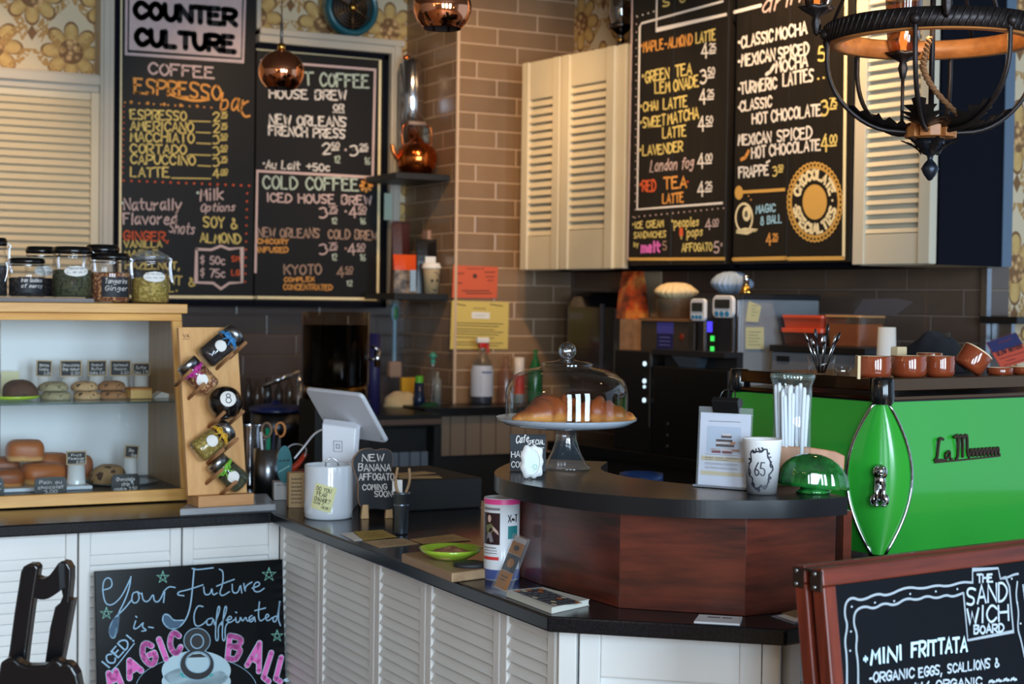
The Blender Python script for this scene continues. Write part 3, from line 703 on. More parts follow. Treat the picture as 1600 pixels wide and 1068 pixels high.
for y in (66, 96, 139, 168, 219): S.disc((1155.5, y), 2.2, 2.6, cW)
S.text('FRAPPE', (1155, 278), (1201, 273), 17, 0.0105, cW); S.line([(1198, 254), (1203, 251)], 0.008, cW)
S.price('3', '75', 1284, 180, 27, 0.0105, cY, wd=11); S.price('4', '00', 1284, 238, 28, 0.0105, cY, wd=11); S.price('3', '50', 1208, 275, 17, 0.008, cY, wd=7); S.text('5', (1279, 96), (1290, 94), 24, 0.0105, cY)
S.disc((1155, 301), 6.5, 11, cGo); S.line([(1161, 300), (1195, 298), (1226, 296)], 0.012, cGo); S.dots((1170, 306), (1174, 312), 2, 1.2, cO)
S.line([(1163 + 13 * math.cos(a), 340 + 22 * math.sin(a)) for a in [2 * PI * k / 24 for k in range(24)]], 0.009, cC, closed=True)
S.disc((1167, 334), 6.5, 11.5, cC); S.text('8', (1164.5, 338), (1169, 337.5), 8, 0.006, cN, lift=0.003); S.line([(1152, 361), (1165, 358), (1183, 360), (1168, 364), (1152, 362)], 0.012, cC)
S.text('MAGIC', (1182, 333), (1212, 330), 13, 0.008, cB); S.text('8 BALL', (1189, 351), (1222, 347), 13, 0.008, cB); S.price('4', '25', 1198, 384, 19, 0.0095, cO, wd=8)
# medallion
mc = (1273.5, 315.5)
S.disc(mc, 19, 27.5, cGo, 32)
for k in range(44):
    a = 2 * PI * k / 44; cx, cy = mc[0] + 40.5 * math.cos(a), mc[1] + 58 * math.sin(a)
    S.line([(cx + 2.6 * math.cos(b), cy + 4 * math.sin(b)) for b in [2 * PI * j / 8 for j in range(8)]], 0.006, cGo, closed=True)
S.line([(mc[0] + 37 * math.cos(a), mc[1] + 53.5 * math.sin(a)) for a in [2 * PI * k / 40 for k in range(40)]], 0.007, cGo, closed=True)
S.arc('CHOCOLATE', mc, 24.5, 36, 165, 18, 9.5, 0.011, cC); S.arc('SPECIALTIES', mc, 34, 49, 192, 348, 9.5, 0.011, cC, flip=True)
S.disc((1244, 321), 1.5, 2.2, cC); S.disc((1301, 313), 1.5, 2.2, cC)
S.make('chalk_lettering', CM, rm2)
# ------------------------------------------------------------------ pastry case on the left counter
pine = wood('honey_pine', (208, 146, 72), (234, 182, 100), 'X', 8, 0.45)
pine_z = wood('honey_pine_upright', (208, 146, 72), (234, 182, 100), 'Z', 8, 0.45)
birch = wood('birch_board', (198, 142, 82), (222, 170, 108), 'Z', 6, 0.5)
dowel = wood('dowel_wood', (140, 96, 62), (168, 120, 80), 'Y', 8, 0.5)
clear = glass('clear_glass'); clear_case = glass('display_glass', (0.96, 0.98, 0.98), 0.035)
shelf_g = glass('shelf_glass', (0.86, 0.95, 0.95), 0.08, body=0.05, bodycol=(120, 190, 190))
paperw = mat('white_paper', (232, 230, 226), 0.7)
china = mat('white_china', (228, 228, 228), 0.18, coat=0.4)
blackp = mat('black_plastic', (16, 16, 18), 0.35)
chrome = mat('chrome', (200, 200, 205), 0.12, 1.0)
steel_d = mat('dark_steel', (90, 92, 98), 0.3, 1.0)
x1 = 1.295; x0 = 0.32; zb = 0.925; zt = 1.455; yb = 4.475; yt = 4.60; yk = 4.93
rc = root('pastry_case', 'honey pine pastry display case with slanted glass front on the left counter', 'display case', (x0, yb, Z_TOP))
W = x1 - x0; H = zt - Z_TOP; SL = (yt - yb) / (H - 0.03)
fr = MB()
fr.box((0, 0.0, 0.002), (W, yk - yb, 0.012))
def slab_y(z): return (z - 0.03) * SL
def slant(a0, a1, z0, z1, th, mb, y=0.0, mi=0):
    y0, y1_ = slab_y(z0) + y, slab_y(z1) + y
    vs = [(a0, y0, z0), (a1, y0, z0), (a1, y0 + th, z0), (a0, y0 + th, z0), (a0, y1_, z1), (a1, y1_, z1), (a1, y1_ + th, z1), (a0, y1_ + th, z1)]
    mb.add(vs, [(0, 3, 2, 1), (4, 5, 6, 7), (0, 1, 5, 4), (1, 2, 6, 5), (2, 3, 7, 6), (3, 0, 4, 7)], mi)
for a, b in ((0.004, 0.036), (H - 0.022, H - 0.001)): f1 = MB(); slant(0, W, a, b, 0.02, f1); obj('front_rail', f1, pine, rc, bevel=0.002)
for a in (0, W - 0.03): f2 = MB(); slant(a, a + 0.03, 0.036, H - 0.022, 0.02, f2); obj('front_stile', f2, pine_z, rc, bevel=0.002)
obj('top_board', MB().box((-0.01, yt - yb - 0.02, H), (W + 0.012, yk - yb + 0.01, H + 0.027)), pine, rc, bevel=0.002)
sd = MB()
for a in (0, W - 0.012):
    P_ = [(0.021, 0.012), (yk - yb, 0.012), (yk - yb, H), (slab_y(H) + 0.021, H)]
    sd.add([(a, y, z) for y, z in P_] + [(a + 0.012, y, z) for y, z in P_], [(0, 1, 2, 3), (7, 6, 5, 4), (0, 4, 5, 1), (1, 5, 6, 2), (2, 6, 7, 3), (3, 7, 4, 0)])
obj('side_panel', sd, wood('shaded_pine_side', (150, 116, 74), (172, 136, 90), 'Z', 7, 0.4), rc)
obj('base_panel', MB().box((0, 0.02, 0.012), (W - 0.012, yk - yb, 0.03)), mat('dark_case_floor', (34, 36, 40), 0.35), rc)
bk = MB(); bk.box((0.012, yk - yb - 0.012, 0.03), (W * 0.53, yk - yb - 0.004, H)).box((W * 0.53 + 0.003, yk - yb - 0.006, 0.03), (W - 0.012, yk - yb, H))
obj('sliding_back', bk, mat('white_melamine', (240, 240, 242), 0.4), rc)
g1 = MB(); slant(0.03, W - 0.03, 0.036, H - 0.022, 0.003, g1, 0.009); obj('glass_front', g1, clear_case, rc)
zsh = 1.196
obj('glass_shelf', MB().box((0.013, slab_y(zsh - Z_TOP) + 0.03, zsh - Z_TOP), (W - 0.013, yk - yb - 0.02, zsh - Z_TOP + 0.006)), shelf_g, rc)
obj('shelf_clip', MB().box((0.34, yt - yb + 0.01, H - 0.012), (0.40, yt - yb + 0.03, H - 0.001)), chrome, rc)
zs = zsh + 0.0065; zf = Z_TOP + 0.0305
def atY(px, py, y):   # point of a line of sight on the vertical plane y
    return onp(px, py, plA(y))
# -- pastries on the glass shelf
def lump_mb(rx, ry, rz, n=24, seed=1, am=0.06, flat=0.35):
    rn = random.Random(seed); ph = [rn.uniform(0, 6.3) for _ in range(6)]
    mb = MB(); k = 14; vs = []
    for i in range(k + 1):
        t = -PI / 2 + PI * i / k
        for j in range(n):
            a = 2 * PI * j / n; q = 1 + am * (math.sin(3 * a + ph[0] + 2 * t) + 0.7 * math.sin(5 * a + ph[1] - 3 * t) + 0.5 * math.sin(7 * t + ph[2] + a))
            z = math.sin(t); z = max(z, -flat)
            vs.append((rx * q * math.cos(t) ** 0.7 * math.cos(a) if math.cos(t) > 0 else 0, ry * q * max(0, math.cos(t)) ** 0.7 * math.sin(a), rz * (z + flat) * q))
    mb.add(vs, [(i * n + j, i * n + (j + 1) % n, (i + 1) * n + (j + 1) % n, (i + 1) * n + j) for i in range(k) for j in range(n)], 0, True)
    return mb
def speck_mat(name, c, spot, rough=0.75, scale=60, th=0.62, bump=0.5):
    mt, t = base(name); v = t.obj(); n = t.noise(scale, 2, v); n2 = t.noise(18, 4, v)
    bc = t.ramp(n2, [(0.3, tuple(x * 0.75 for x in rgb(*c)[:3]) + (1,)), (0.7, rgb(*c))])
    t.l.new(t.mix(t.m('GREATER_THAN', n, th), bc, rgb(*spot)), t.b.inputs['Base Color']); t.b.inputs['Roughness'].default_value = rough
    t.bump(t.noise(45, 5, v), bump, 0.004); return mt
ck_g = speck_mat('matcha_cookie', (176, 162, 124), (120, 112, 84)); ck_b = speck_mat('chip_cookie', (208, 166, 116), (70, 44, 30)); ck_d = speck_mat('brown_cookie', (176, 124, 76), (96, 60, 36))
choc = speck_mat('chocolate_loaf_crust', (92, 58, 40), (60, 36, 26)); ck_l = speck_mat('large_cookie', (176, 138, 92), (70, 46, 32), scale=42, th=0.6)
def crust_mat(name, top, side, z0, z1):
    mt, t = base(name); c = t.new('ShaderNodeTexCoord'); sp = t.new('ShaderNodeSeparateXYZ'); t.l.new(c.outputs['Object'], sp.inputs[0])
    mr = t.new('ShaderNodeMapRange'); t.l.new(sp.outputs[2], mr.inputs[0]); mr.inputs[1].default_value = z0; mr.inputs[2].default_value = z1
    f = t.m('ADD', mr.outputs[0], t.m('MULTIPLY', t.m('SUBTRACT', t.noise(25, 4, t.obj()), 0.5), 0.7))
    t.l.new(t.ramp(f, [(0.2, rgb(*side)), (0.6, rgb(*top))]), t.b.inputs['Base Color']); t.b.inputs['Roughness'].default_value = 0.45
    t.bump(t.noise(60, 4, t.obj()), 0.25, 0.002); return mt
brioche = crust_mat('brioche_crust', (178, 96, 36), (226, 176, 110), 0.0, 0.03)
danish = crust_mat('danish_crust', (150, 78, 34), (196, 136, 76), 0.0, 0.02)
k_ = 4.72 / FPX
def cookie(px, wpx, z, m, label, group, hh=0.026, y=4.70, sd=1, dx=0):
    p = atY(px, 620, y); o = obj('cookie', lump_mb(wpx * k_ / 2, wpx * k_ / 2, hh * 0.74, seed=sd, am=0.03), m, loc=(p.x + dx, y, z))
    return tag(o, label, 'cookie', group)
lo, hi = 'lower cookie of the %s stack on the glass shelf', 'upper cookie of the %s stack on the glass shelf'
for px, w, m, nm, sd in ((87, 46, ck_g, 'pale green', 1), (135, 42, ck_b, 'chocolate chip', 3), (177, 44, ck_d, 'dark brown', 5)):
    cookie(px, w, zs, m, lo % nm, 'stacked cookies on the glass shelf', sd=sd)
    cookie(px, w * 0.98, zs + 0.0262, m, hi % nm, 'stacked cookies on the glass shelf', sd=sd + 1, dx=-0.006 if nm != 'dark brown' else -0.004)
p = atY(30, 622, 4.70)
lime = mat('lime_glaze', (176, 206, 52), 0.2, coat=0.3)
o = obj('serving_plate', MB().lathe([(0, 0), (0.045, 0), (0.072, 0.006), (0.076, 0.014), (0.07, 0.012), (0.045, 0.006), (0, 0.006)], 40), lime, loc=(p.x - 0.016, 4.71, zs)); tag(o, 'lime green plate under the chocolate loaf in the pastry case', 'plate')
o = obj('cake_loaf', lump_mb(0.05, 0.055, 0.039, seed=9, am=0.02, flat=0.3), choc, loc=(p.x + 0.004, 4.71, zs + 0.0065)); tag(o, 'dark chocolate loaf cake on the lime green plate', 'cake')
o = obj('cake_loaf', lump_mb(0.04, 0.05, 0.04, seed=12, am=0.02), mat('near_black_cake', (44, 34, 34), 0.6), loc=(p.x - 0.096, 4.74, zs)); tag(o, 'nearly black cake at the left edge beyond the chocolate loaf', 'cake')
p = atY(216, 622, 4.69)
o = obj('cake_slice', MB().box((-0.033, -0.03, 0), (0.033, 0.03, 0.033)), crust_mat('butter_cake', (190, 124, 62), (226, 184, 116), 0.02, 0.036), loc=(p.x, 4.69, zs), rotz=0.1, bevel=0.004); tag(o, 'golden butter cake slice right of the cookie stacks', 'cake')
p = atY(254, 622, 4.70)
o = obj('folded_napkin', MB().extr([(-0.022, 0), (0.024, 0), (0.024, 0.012), (0.004, 0.018)], -0.03, 0.03), paperw, loc=(p.x - 0.008, 4.72, zs)); tag(o, 'white folded paper at the right end of the glass shelf', 'paper')
# -- price signs, each a small framed blackboard standing on an upturned cup
slate = mat('slate_card', (30, 34, 40), 0.7); raw = mat('raw_wood_edge', (188, 160, 118), 0.6)
def sign(px0, px1, pyt, pyb, pyc, y, zfloor, lines, label, group, tilt=0.0, frame=True, cupw=None):
    a, b = atY(px0, pyt, y), atY(px1, pyb, y); w = b.x - a.x; h = a.z - b.z; cx = (a.x + b.x) / 2
    zc = b.z - zfloor; r = root('price_sign', label, 'price sign', (cx, y, zfloor), 0, group)
    cw = (cupw or w * 0.42)
    obj('upturned_cup', MB().lathe([(cw * 1.05, 0), (cw * 0.9, zc), (0, zc)], 24), china, r)
    c = MB(); c.M = Matrix.Translation((0, 0, zc + 0.0005)) @ Matrix.Rotation(tilt, 4, 'Y')
    if frame:
        e = 0.0028
        c.box((-w / 2, -0.004, 0), (w / 2, 0.002, e), 1).box((-w / 2, -0.004, h - e), (w / 2, 0.002, h), 1).box((-w / 2, -0.004, e), (-w / 2 + e, 0.002, h - e), 1).box((w / 2 - e, -0.004, e), (w / 2, 0.002, h - e), 1)
    c.box((-w / 2 + 0.001, -0.003, 0.001), (w / 2 - 0.001, 0.001, h - 0.001))
    o = obj('card', c, [slate, raw], r)
    s = Sheet(lambda u, v_: V((u, -0.0032, v_)), V((0, -1, 0)), None, 0.0006); n = len(lines)
    for i, tx in enumerate(lines):
        ww = min(w * 0.8, len(tx) * w * 0.1); z = h * (0.88 - (i + 1) * 0.76 / n)
        a0 = -ww / 2 if i < n - 1 else w * 0.4 - ww
        s.text(tx, (a0, z), (a0 + ww, z), h * 0.5 / n, 0.0011, 0, jit=0.3, up=(0, 1))
    l = s.make('chalk_lettering', [CHALK], o); l.matrix_local = c.M
GS = 'price signs in the pastry case'
sign(56, 80, 563, 588, 0, 4.80, zs, ['Matcha', 'Cookie', '2.25'], 'framed blackboard price sign on a cup behind the pale green cookies', GS, 0.04)
sign(94, 127, 563, 588, 0, 4.80, zs, ['Chocolate', 'Chip Walnut', '2.50'], 'framed price sign behind the gap between pale green and chocolate chip cookies', GS)
sign(137, 166, 563, 587, 0, 4.80, zs, ['Peanut', 'Butter', 'Cookie 2.50'], 'framed price sign on a cup between the chip and brown cookie stacks', GS)
sign(172, 204, 563, 587, 0, 4.80, zs, ['Oatmeal', 'Raisin', '2.50'], 'framed price sign behind the dark brown cookie stack', GS)
sign(207, 234, 567, 586, 0, 4.78, zs, ['Butter', 'Cake 2.75'], 'framed price sign on a cup above the golden butter cake', GS)
p = atY(16, 590, 4.86)
o = obj('note_card', MB().box((-0.026, -0.001, 0), (0.026, 0.001, 0.075)), mat('pale_yellow_paper', (226, 218, 176), 0.8), loc=(p.x, 4.86, zs)); tag(o, 'pale yellow note card standing behind the chocolate loaf', 'note')
# -- lower level
traym = mat('white_tray', (214, 220, 228), 0.3)
pz = lambda px, py, y: atY(px, py, y)
for (xa, xb, y0, lb) in ((-140, 101, 4.60, 'long white serving tray under the golden rolls on the case floor'), (101.5, 146, 4.60, 'short white serving tray under the fruit financier sign')):
    a, b = pz(xa, 760, y0), pz(xb, 760, y0); o = obj('serving_tray', MB().box((a.x, y0, zf), (b.x - 0.002, 4.88, zf + 0.011)), traym, bevel=0.003); tag(o, lb, 'tray')
zt_ = zf + 0.0115
def roll(px, y, z, rx, ry, rz, m, lb, sd, name='bread_roll', rot=0.0):
    p = pz(px, 740, y); mb = lump_mb(rx, ry, rz, seed=sd, am=0.018, flat=0.5)
    for i, q in enumerate(mb.v):      # squarer loaf outline
        f = lambda a: math.copysign(abs(a) ** 0.55, a); mb.v[i] = (f(q[0] / rx) * rx, f(q[1] / ry) * ry, (max(0, q[2]) / (1.55 * rz)) ** 0.7 * 1.45 * rz)
    o = obj(name, mb, m, loc=(p.x, y, z), rotz=rot); return tag(o, lb, 'bread')
roll(66, 4.70, zt_, 0.062, 0.05, 0.042, brioche, 'golden bread roll under the stacked roll on the case floor', 21, rot=0.15)
roll(80, 4.80, zt_, 0.05, 0.05, 0.055, brioche, 'brown bread roll behind, between the stacked roll and the financier sign', 22)
roll(39, 4.74, zt_ + 0.064, 0.054, 0.048, 0.042, brioche, 'topmost golden bread roll resting on the other rolls', 23, rot=-0.1)
roll(8, 4.68, zt_, 0.05, 0.05, 0.034, danish, 'flat brown danish pastry left of the bread rolls', 24, 'danish_pastry')
roll(6, 4.80, zt_, 0.045, 0.04, 0.05, danish, 'brown danish pastry behind the flat danish at the left edge', 27, 'danish_pastry')
roll(124, 4.79, zt_, 0.036, 0.045, 0.05, danish, 'brown danish pastry behind the fruit financier sign', 25, 'danish_pastry')
p = pz(169, 740, 4.70); gz = zf + 0.0005
o = obj('glass_plate', MB().lathe([(0, 0), (0.085, 0), (0.11, 0.006), (0.085, 0.004), (0, 0.004)], 40), glass('blue_glass_plate', (0.75, 0.85, 0.9), 0.08, body=0.12, bodycol=(110, 140, 160)), loc=(p.x + 0.045, 4.73, gz)); tag(o, 'blue glass plate under the large cookie', 'plate')
mb = lump_mb(0.054, 0.05, 0.04, seed=31, am=0.02); o = obj('cookie', mb, ck_l, loc=(p.x, 4.70, gz + 0.0045)); tag(o, 'large speckled cookie alone on the blue glass plate', 'cookie')
sign(103.5, 134.5, 705, 725, 0, 4.66, zt_, ['Fruit', 'Financier', '2.50'], 'fruit financier price sign on a white cup on the short tray', GS, cupw=0.026)
sign(193.5, 215, 696, 715, 0, 4.74, gz + 0.006, ['Choc', 'Chip'], 'tilted small price sign on a white cup right of the large cookie', GS, 0.1, cupw=0.02)
def tent(px0, px1, pyt, pyb, y, lines, lb):
    a, b = atY(px0, pyt, y), atY(px1, pyb, y); w = b.x - a.x; h = a.z - zf
    r = root('shelf_label', lb, 'label', ((a.x + b.x) / 2, y, zf), 0, 'black labels at the front of the case')
    obj('card', MB().extr([(-w / 2, 0), (w / 2, 0), (w / 2, h * 0.75), (w / 2 - 0.006, h), (-w / 2 + 0.006, h), (-w / 2, h * 0.75)], -0.002, 0.002), blackp, r)
    s = Sheet(lambda u, v_: V((u, -0.0022, v_)), V((0, -1, 0)), None, 0.0006)
    for i, tx in enumerate(lines):
        ww = w * 0.8 * len(tx) / max(map(len, lines)); z = h * (0.9 - (i + 1) * 0.3); s.text(tx, (-ww / 2, z), (ww / 2, z), h * 0.2, 0.0013, 0, up=(0, 1))
    s.make('chalk_lettering', [CHALK], r)
tent(54, 104, 746, 763, 4.545, ['Pain au', 'chocolat', '3.00'], 'black label reading pain au chocolat before the bread rolls')
tent(174, 218, 741, 760, 4.545, ['Chocolate', 'chip', 'cookie 2.50'], 'black label reading chocolate chip cookie before the large cookie')
tent(-40, 6, 748, 764, 4.545, ['####', '####'], 'black label cut off by the left picture edge before the danish')

# ------------------------------------------------------------------ tea jars on top of the case
ZC = Z_TOP + H + 0.027 + 0.0005
def herb(name, c, sp, sc=120): return speck_mat(name, c, sp, 0.85, sc, 0.55, 1.0)
blacktea = herb('black_tea', (34, 30, 32), (58, 52, 50)); mint = herb('dried_mint', (74, 78, 52), (40, 44, 30)); rooib = herb('rooibos_ginger', (128, 74, 48), (196, 150, 100)); camo = herb('chamomile', (150, 128, 58), (186, 164, 92))
lidk = mat('black_lid', (14, 14, 16), 0.22, coat=0.3)
JG = 'swing top tea jars on the pastry case'
def swing_jar(px0, px1, pyt, pyb, y, z, fillm, fillh, lid, label, oval=None, plate=None, bail=-1):
    a, b = atY(px0, pyt, y), atY(px1, pyb, y); R_ = (b.x - a.x) / 2; Hh = a.z - z; cx = (a.x + b.x) / 2
    r = root('tea_jar', label, 'jar', (cx, y, z), 0, JG)
    h1 = Hh * 0.76; nk = R_ * 0.86
    prof = [(0, 0.001), (R_ * 0.86, 0.001), (R_, R_ * 0.14), (R_, h1 * 0.82), (R_ * 0.95, h1 * 0.92), (nk, h1), (nk, h1 + Hh * 0.05), (nk * 1.08, h1 + Hh * 0.065), (nk * 1.08, h1 + Hh * 0.1)]
    obj('glass_body', MB().lathe(prof, 40), clear, r)
    fh = fillh * h1; q = R_ * 0.965
    obj('tea_leaves', MB().lathe([(0, 0.004), (q * 0.86, 0.004), (q, R_ * 0.15), (q, fh * 0.96), (q * 0.9, fh), (0, fh * 1.02)], 40), fillm, r)
    zl = h1 + Hh * 0.1
    if lid == 'k':
        obj('lid', MB().lathe([(nk * 1.1, 0), (nk * 1.16, Hh * 0.03), (nk * 1.16, Hh * 0.085), (nk * 1.1, Hh * 0.09), (nk * 1.1, Hh * 0.115), (nk * 1.0, Hh * 0.135), (0, Hh * 0.14)], 40, c=(0, 0, zl)), lidk, r)
    else:
        obj('lid', MB().lathe([(nk * 1.1, 0), (nk * 1.16, Hh * 0.03), (nk * 1.16, Hh * 0.07), (nk * 0.9, Hh * 0.11), (nk * 0.6, Hh * 0.17), (0, Hh * 0.18)], 40, c=(0, 0, zl)), glass('lid_glass', (0.95, 0.96, 0.97), 0.12, body=0.12), r)
    w = MB(); zr = h1 + Hh * 0.05; rr = nk * 1.12
    w.tube([(rr * math.cos(t), rr * math.sin(t), zr) for t in [2 * PI * k / 28 for k in range(28)]], 0.0014, 6, closed=True)
    w.tube([(rr * math.cos(t), rr * math.sin(t), zl + Hh * 0.04) for t in [2 * PI * k / 28 for k in range(28)]], 0.0014, 6, closed=True)
    s = bail
    for dy in (-0.008, 0.008):
        w.tube(smooth_pts([(s * rr, dy, zl + Hh * 0.05), (s * (rr + 0.012), dy, zl), (s * (rr + 0.006), dy, zr), (s * (R_ + 0.006), dy, h1 * 0.78), (s * (R_ + 0.012), dy, h1 * 0.55)]), 0.0015, 6)
    w.tube([(s * (R_ + 0.012), -0.008, h1 * 0.55), (s * (R_ + 0.012), 0.008, h1 * 0.55)], 0.0015, 6)
    obj('wire_clasp', w, chrome, r)
    def patch(name, shape, m, zc, ww, hh, lines, ink, off=0.0, lettw=0.0011):
        th0 = -PI / 2 - YAW * 0 + off; rad = R_ + 0.0012
        mp = lambda u, v_: V((rad * math.cos(th0 + u / rad), rad * math.sin(th0 + u / rad), zc + v_))
        mb = MB(); n = 14
        if shape == 'oval': rows = [(ww / 2 * math.sqrt(max(0, 1 - t * t)), t * hh / 2) for t in [-1 + 2 * i / 12 for i in range(13)]]
        else: rows = [(ww / 2, t * hh / 2) for t in [-1 + 2 * i / 6 for i in range(7)]]
        vs = [mp(-u + 2 * u * j / n, v_) for u, v_ in rows for j in range(n + 1)]
        mb.add(vs, [(i * (n + 1) + j, i * (n + 1) + j + 1, (i + 1) * (n + 1) + j + 1, (i + 1) * (n + 1) + j) for i in range(len(rows) - 1) for j in range(n)], 0, True)
        o = obj(name, mb, m, r)
        for i, tx in enumerate(lines):
            lw = ww * 0.78; z = hh * (0.30 - 0.36 * i) - hh * 0.12
            gl, Wt = glyph_line(tx)
            lm = MB()
            for ch, gx in gl:
                for st in strokes(ch):
                    pts = [mp(-lw / 2 + lw * (gx + p.x + 0.2 * p.y) / Wt, z + p.y / 9 * hh * 0.24) for p in st]
                    nrm = (pts[0] - V((0, 0, pts[0].z))).normalized(); ribbon(lm, pts, lettw, nrm, 0, 0.0006)
            obj('label_lettering', lm, ink, o)
    if oval: patch('label', 'oval', paperw, h1 * 0.68, R_ * 1.25, h1 * 0.27, oval, GREY)
    if plate: patch('label', 'rect', mat('black_label', (26, 30, 38), 0.6), h1 * 0.42, R_ * 1.6, h1 * 0.52, plate, CHALK, 0.12, 0.0013)
    return r
p = atY(145, 466, 4.62)
o = obj('display_board', MB().box((0.36, 4.60, ZC), (p.x, 4.84, ZC + 0.0125)), wood('grey_weathered_wood', (112, 104, 104), (140, 132, 130), 'X', 8, 0.7), bevel=0.002); tag(o, 'thin grey wooden board under the left tea jars', 'board')
zj = ZC + 0.013
swing_jar(14, 70, 402, 463, 4.68, zj, blacktea, 0.66, 'k', 'short swing top jar of black tea with a black script label', plate=['Iron Goddess', 'of mercy'])
swing_jar(40, 88, 384, 463, 4.785, zj, blacktea, 0.5, 'k', 'taller swing top jar standing behind the short black tea jar', bail=1, oval=['##', '##'])
swing_jar(82, 144, 384, 464, 4.67, zj, mint, 0.72, 'k', 'swing top jar of green mint leaves with a white oval label', oval=['Peppermint', 'Leaf'], bail=1)
swing_jar(134, 186, 381, 466, 4.785, zj - 0.013, blacktea, 0.6, 'k', 'swing top jar hidden behind the mint and reddish tea jars')
swing_jar(142, 202, 394, 471, 4.66, ZC, rooib, 0.8, 'k', 'swing top jar of reddish tea granules with a black script label', plate=['Tangerine', 'Ginger'], bail=1)
swing_jar(206, 263, 393, 471, 4.66, ZC, camo, 0.66, 'g', 'swing top jar of yellow chamomile with a clear glass lid', oval=['####', '###'], bail=1)
swing_jar(-34, 11, 370, 463, 4.70, zj, blacktea, 0.7, 'k', 'tall swing top jar cut off by the left picture edge', bail=1)
# ------------------------------------------------------------------ leaning tea stand beside the case
p0 = atz(303, 802, Z_TOP + 0.02); 
o = obj('stone_slab', MB().prism([(1.175, 4.175), (1.445, 4.185), (1.50, 4.42), (1.30, 4.44)], Z_TOP + 0.0005, Z_TOP + 0.0185), mat('grey_marble', (150, 152, 156), 0.3, var=0.15, vs=12), bevel=0.002); tag(o, 'grey stone slab under the leaning tea stand', 'slab')
zs2 = Z_TOP + 0.019
pa = atz(310, 793, zs2); pb = atz(397, 788, zs2); ang = math.atan2(pb.y - pa.y, pb.x - pa.x); wB = (pb - pa).length
rt = root('tea_display_stand', 'leaning birch board stand with wooden pegs holding tea jars', 'display stand', (pa.x, pa.y, zs2), ang)
obj('base_block', MB().box((0, 0, 0), (wB, 0.09, 0.031)), wood('birch_base', (176, 122, 76), (206, 156, 104), 'X', 7, 0.5), rt, bevel=0.002)
LEAN = math.radians(11)
BM = Matrix.Translation((0, 0.02, 0.0315)) @ Matrix.Rotation(-LEAN, 4, 'X')
def stand_uv(px, py, off=0.0):   # picture point -> (u, w) on the board face moved out by off
    M = RM(rt) @ BM; n = (M.to_3x3() @ V((0, -1, 0))); c = M @ V((0, -off, 0)); q = M.inverted() @ onp(px, py, (c, n)); return q.x, q.z
uR = stand_uv(386, 765)[0]; topz = stand_uv(350, 511)[1]; uL = stand_uv(296, 770)[0]
bm_ = MB(); bm_.M = BM; bm_.box((uL - 0.004, 0, 0), (uR, 0.018, topz)); obj('leaning_board', bm_, birch, rt, bevel=0.0015)
def peg(u, w_):
    u -= 0.006; w_ -= 0.013
    pg = MB(); pg.M = BM; pg.cyl((u, 0.002, w_), (u + 0.014, -0.088, w_ + 0.028), 0.0048, 12); obj('peg', pg, dowel, rt)
lg = Sheet(lambda u, v_: BM @ V((u, -0.0006, v_)), BM.to_3x3() @ V((0, -1, 0)), None, 0.0003)
u, w_ = stand_uv(288, 527); lg.text('VA', (u - 0.004, w_), (u + 0.014, w_), 0.008, 0.0016, 0, up=(0, 1)); lg.text('###', (u - 0.004, w_ - 0.006), (u + 0.014, w_ - 0.006), 0.004, 0.0009, 0, up=(0, 1))
lg.make('burnt_lettering', [mat('burnt_wood_ink', (92, 58, 36), 0.8)], rt)
TJ = 'small ribbon tied tea jars on the pegs'
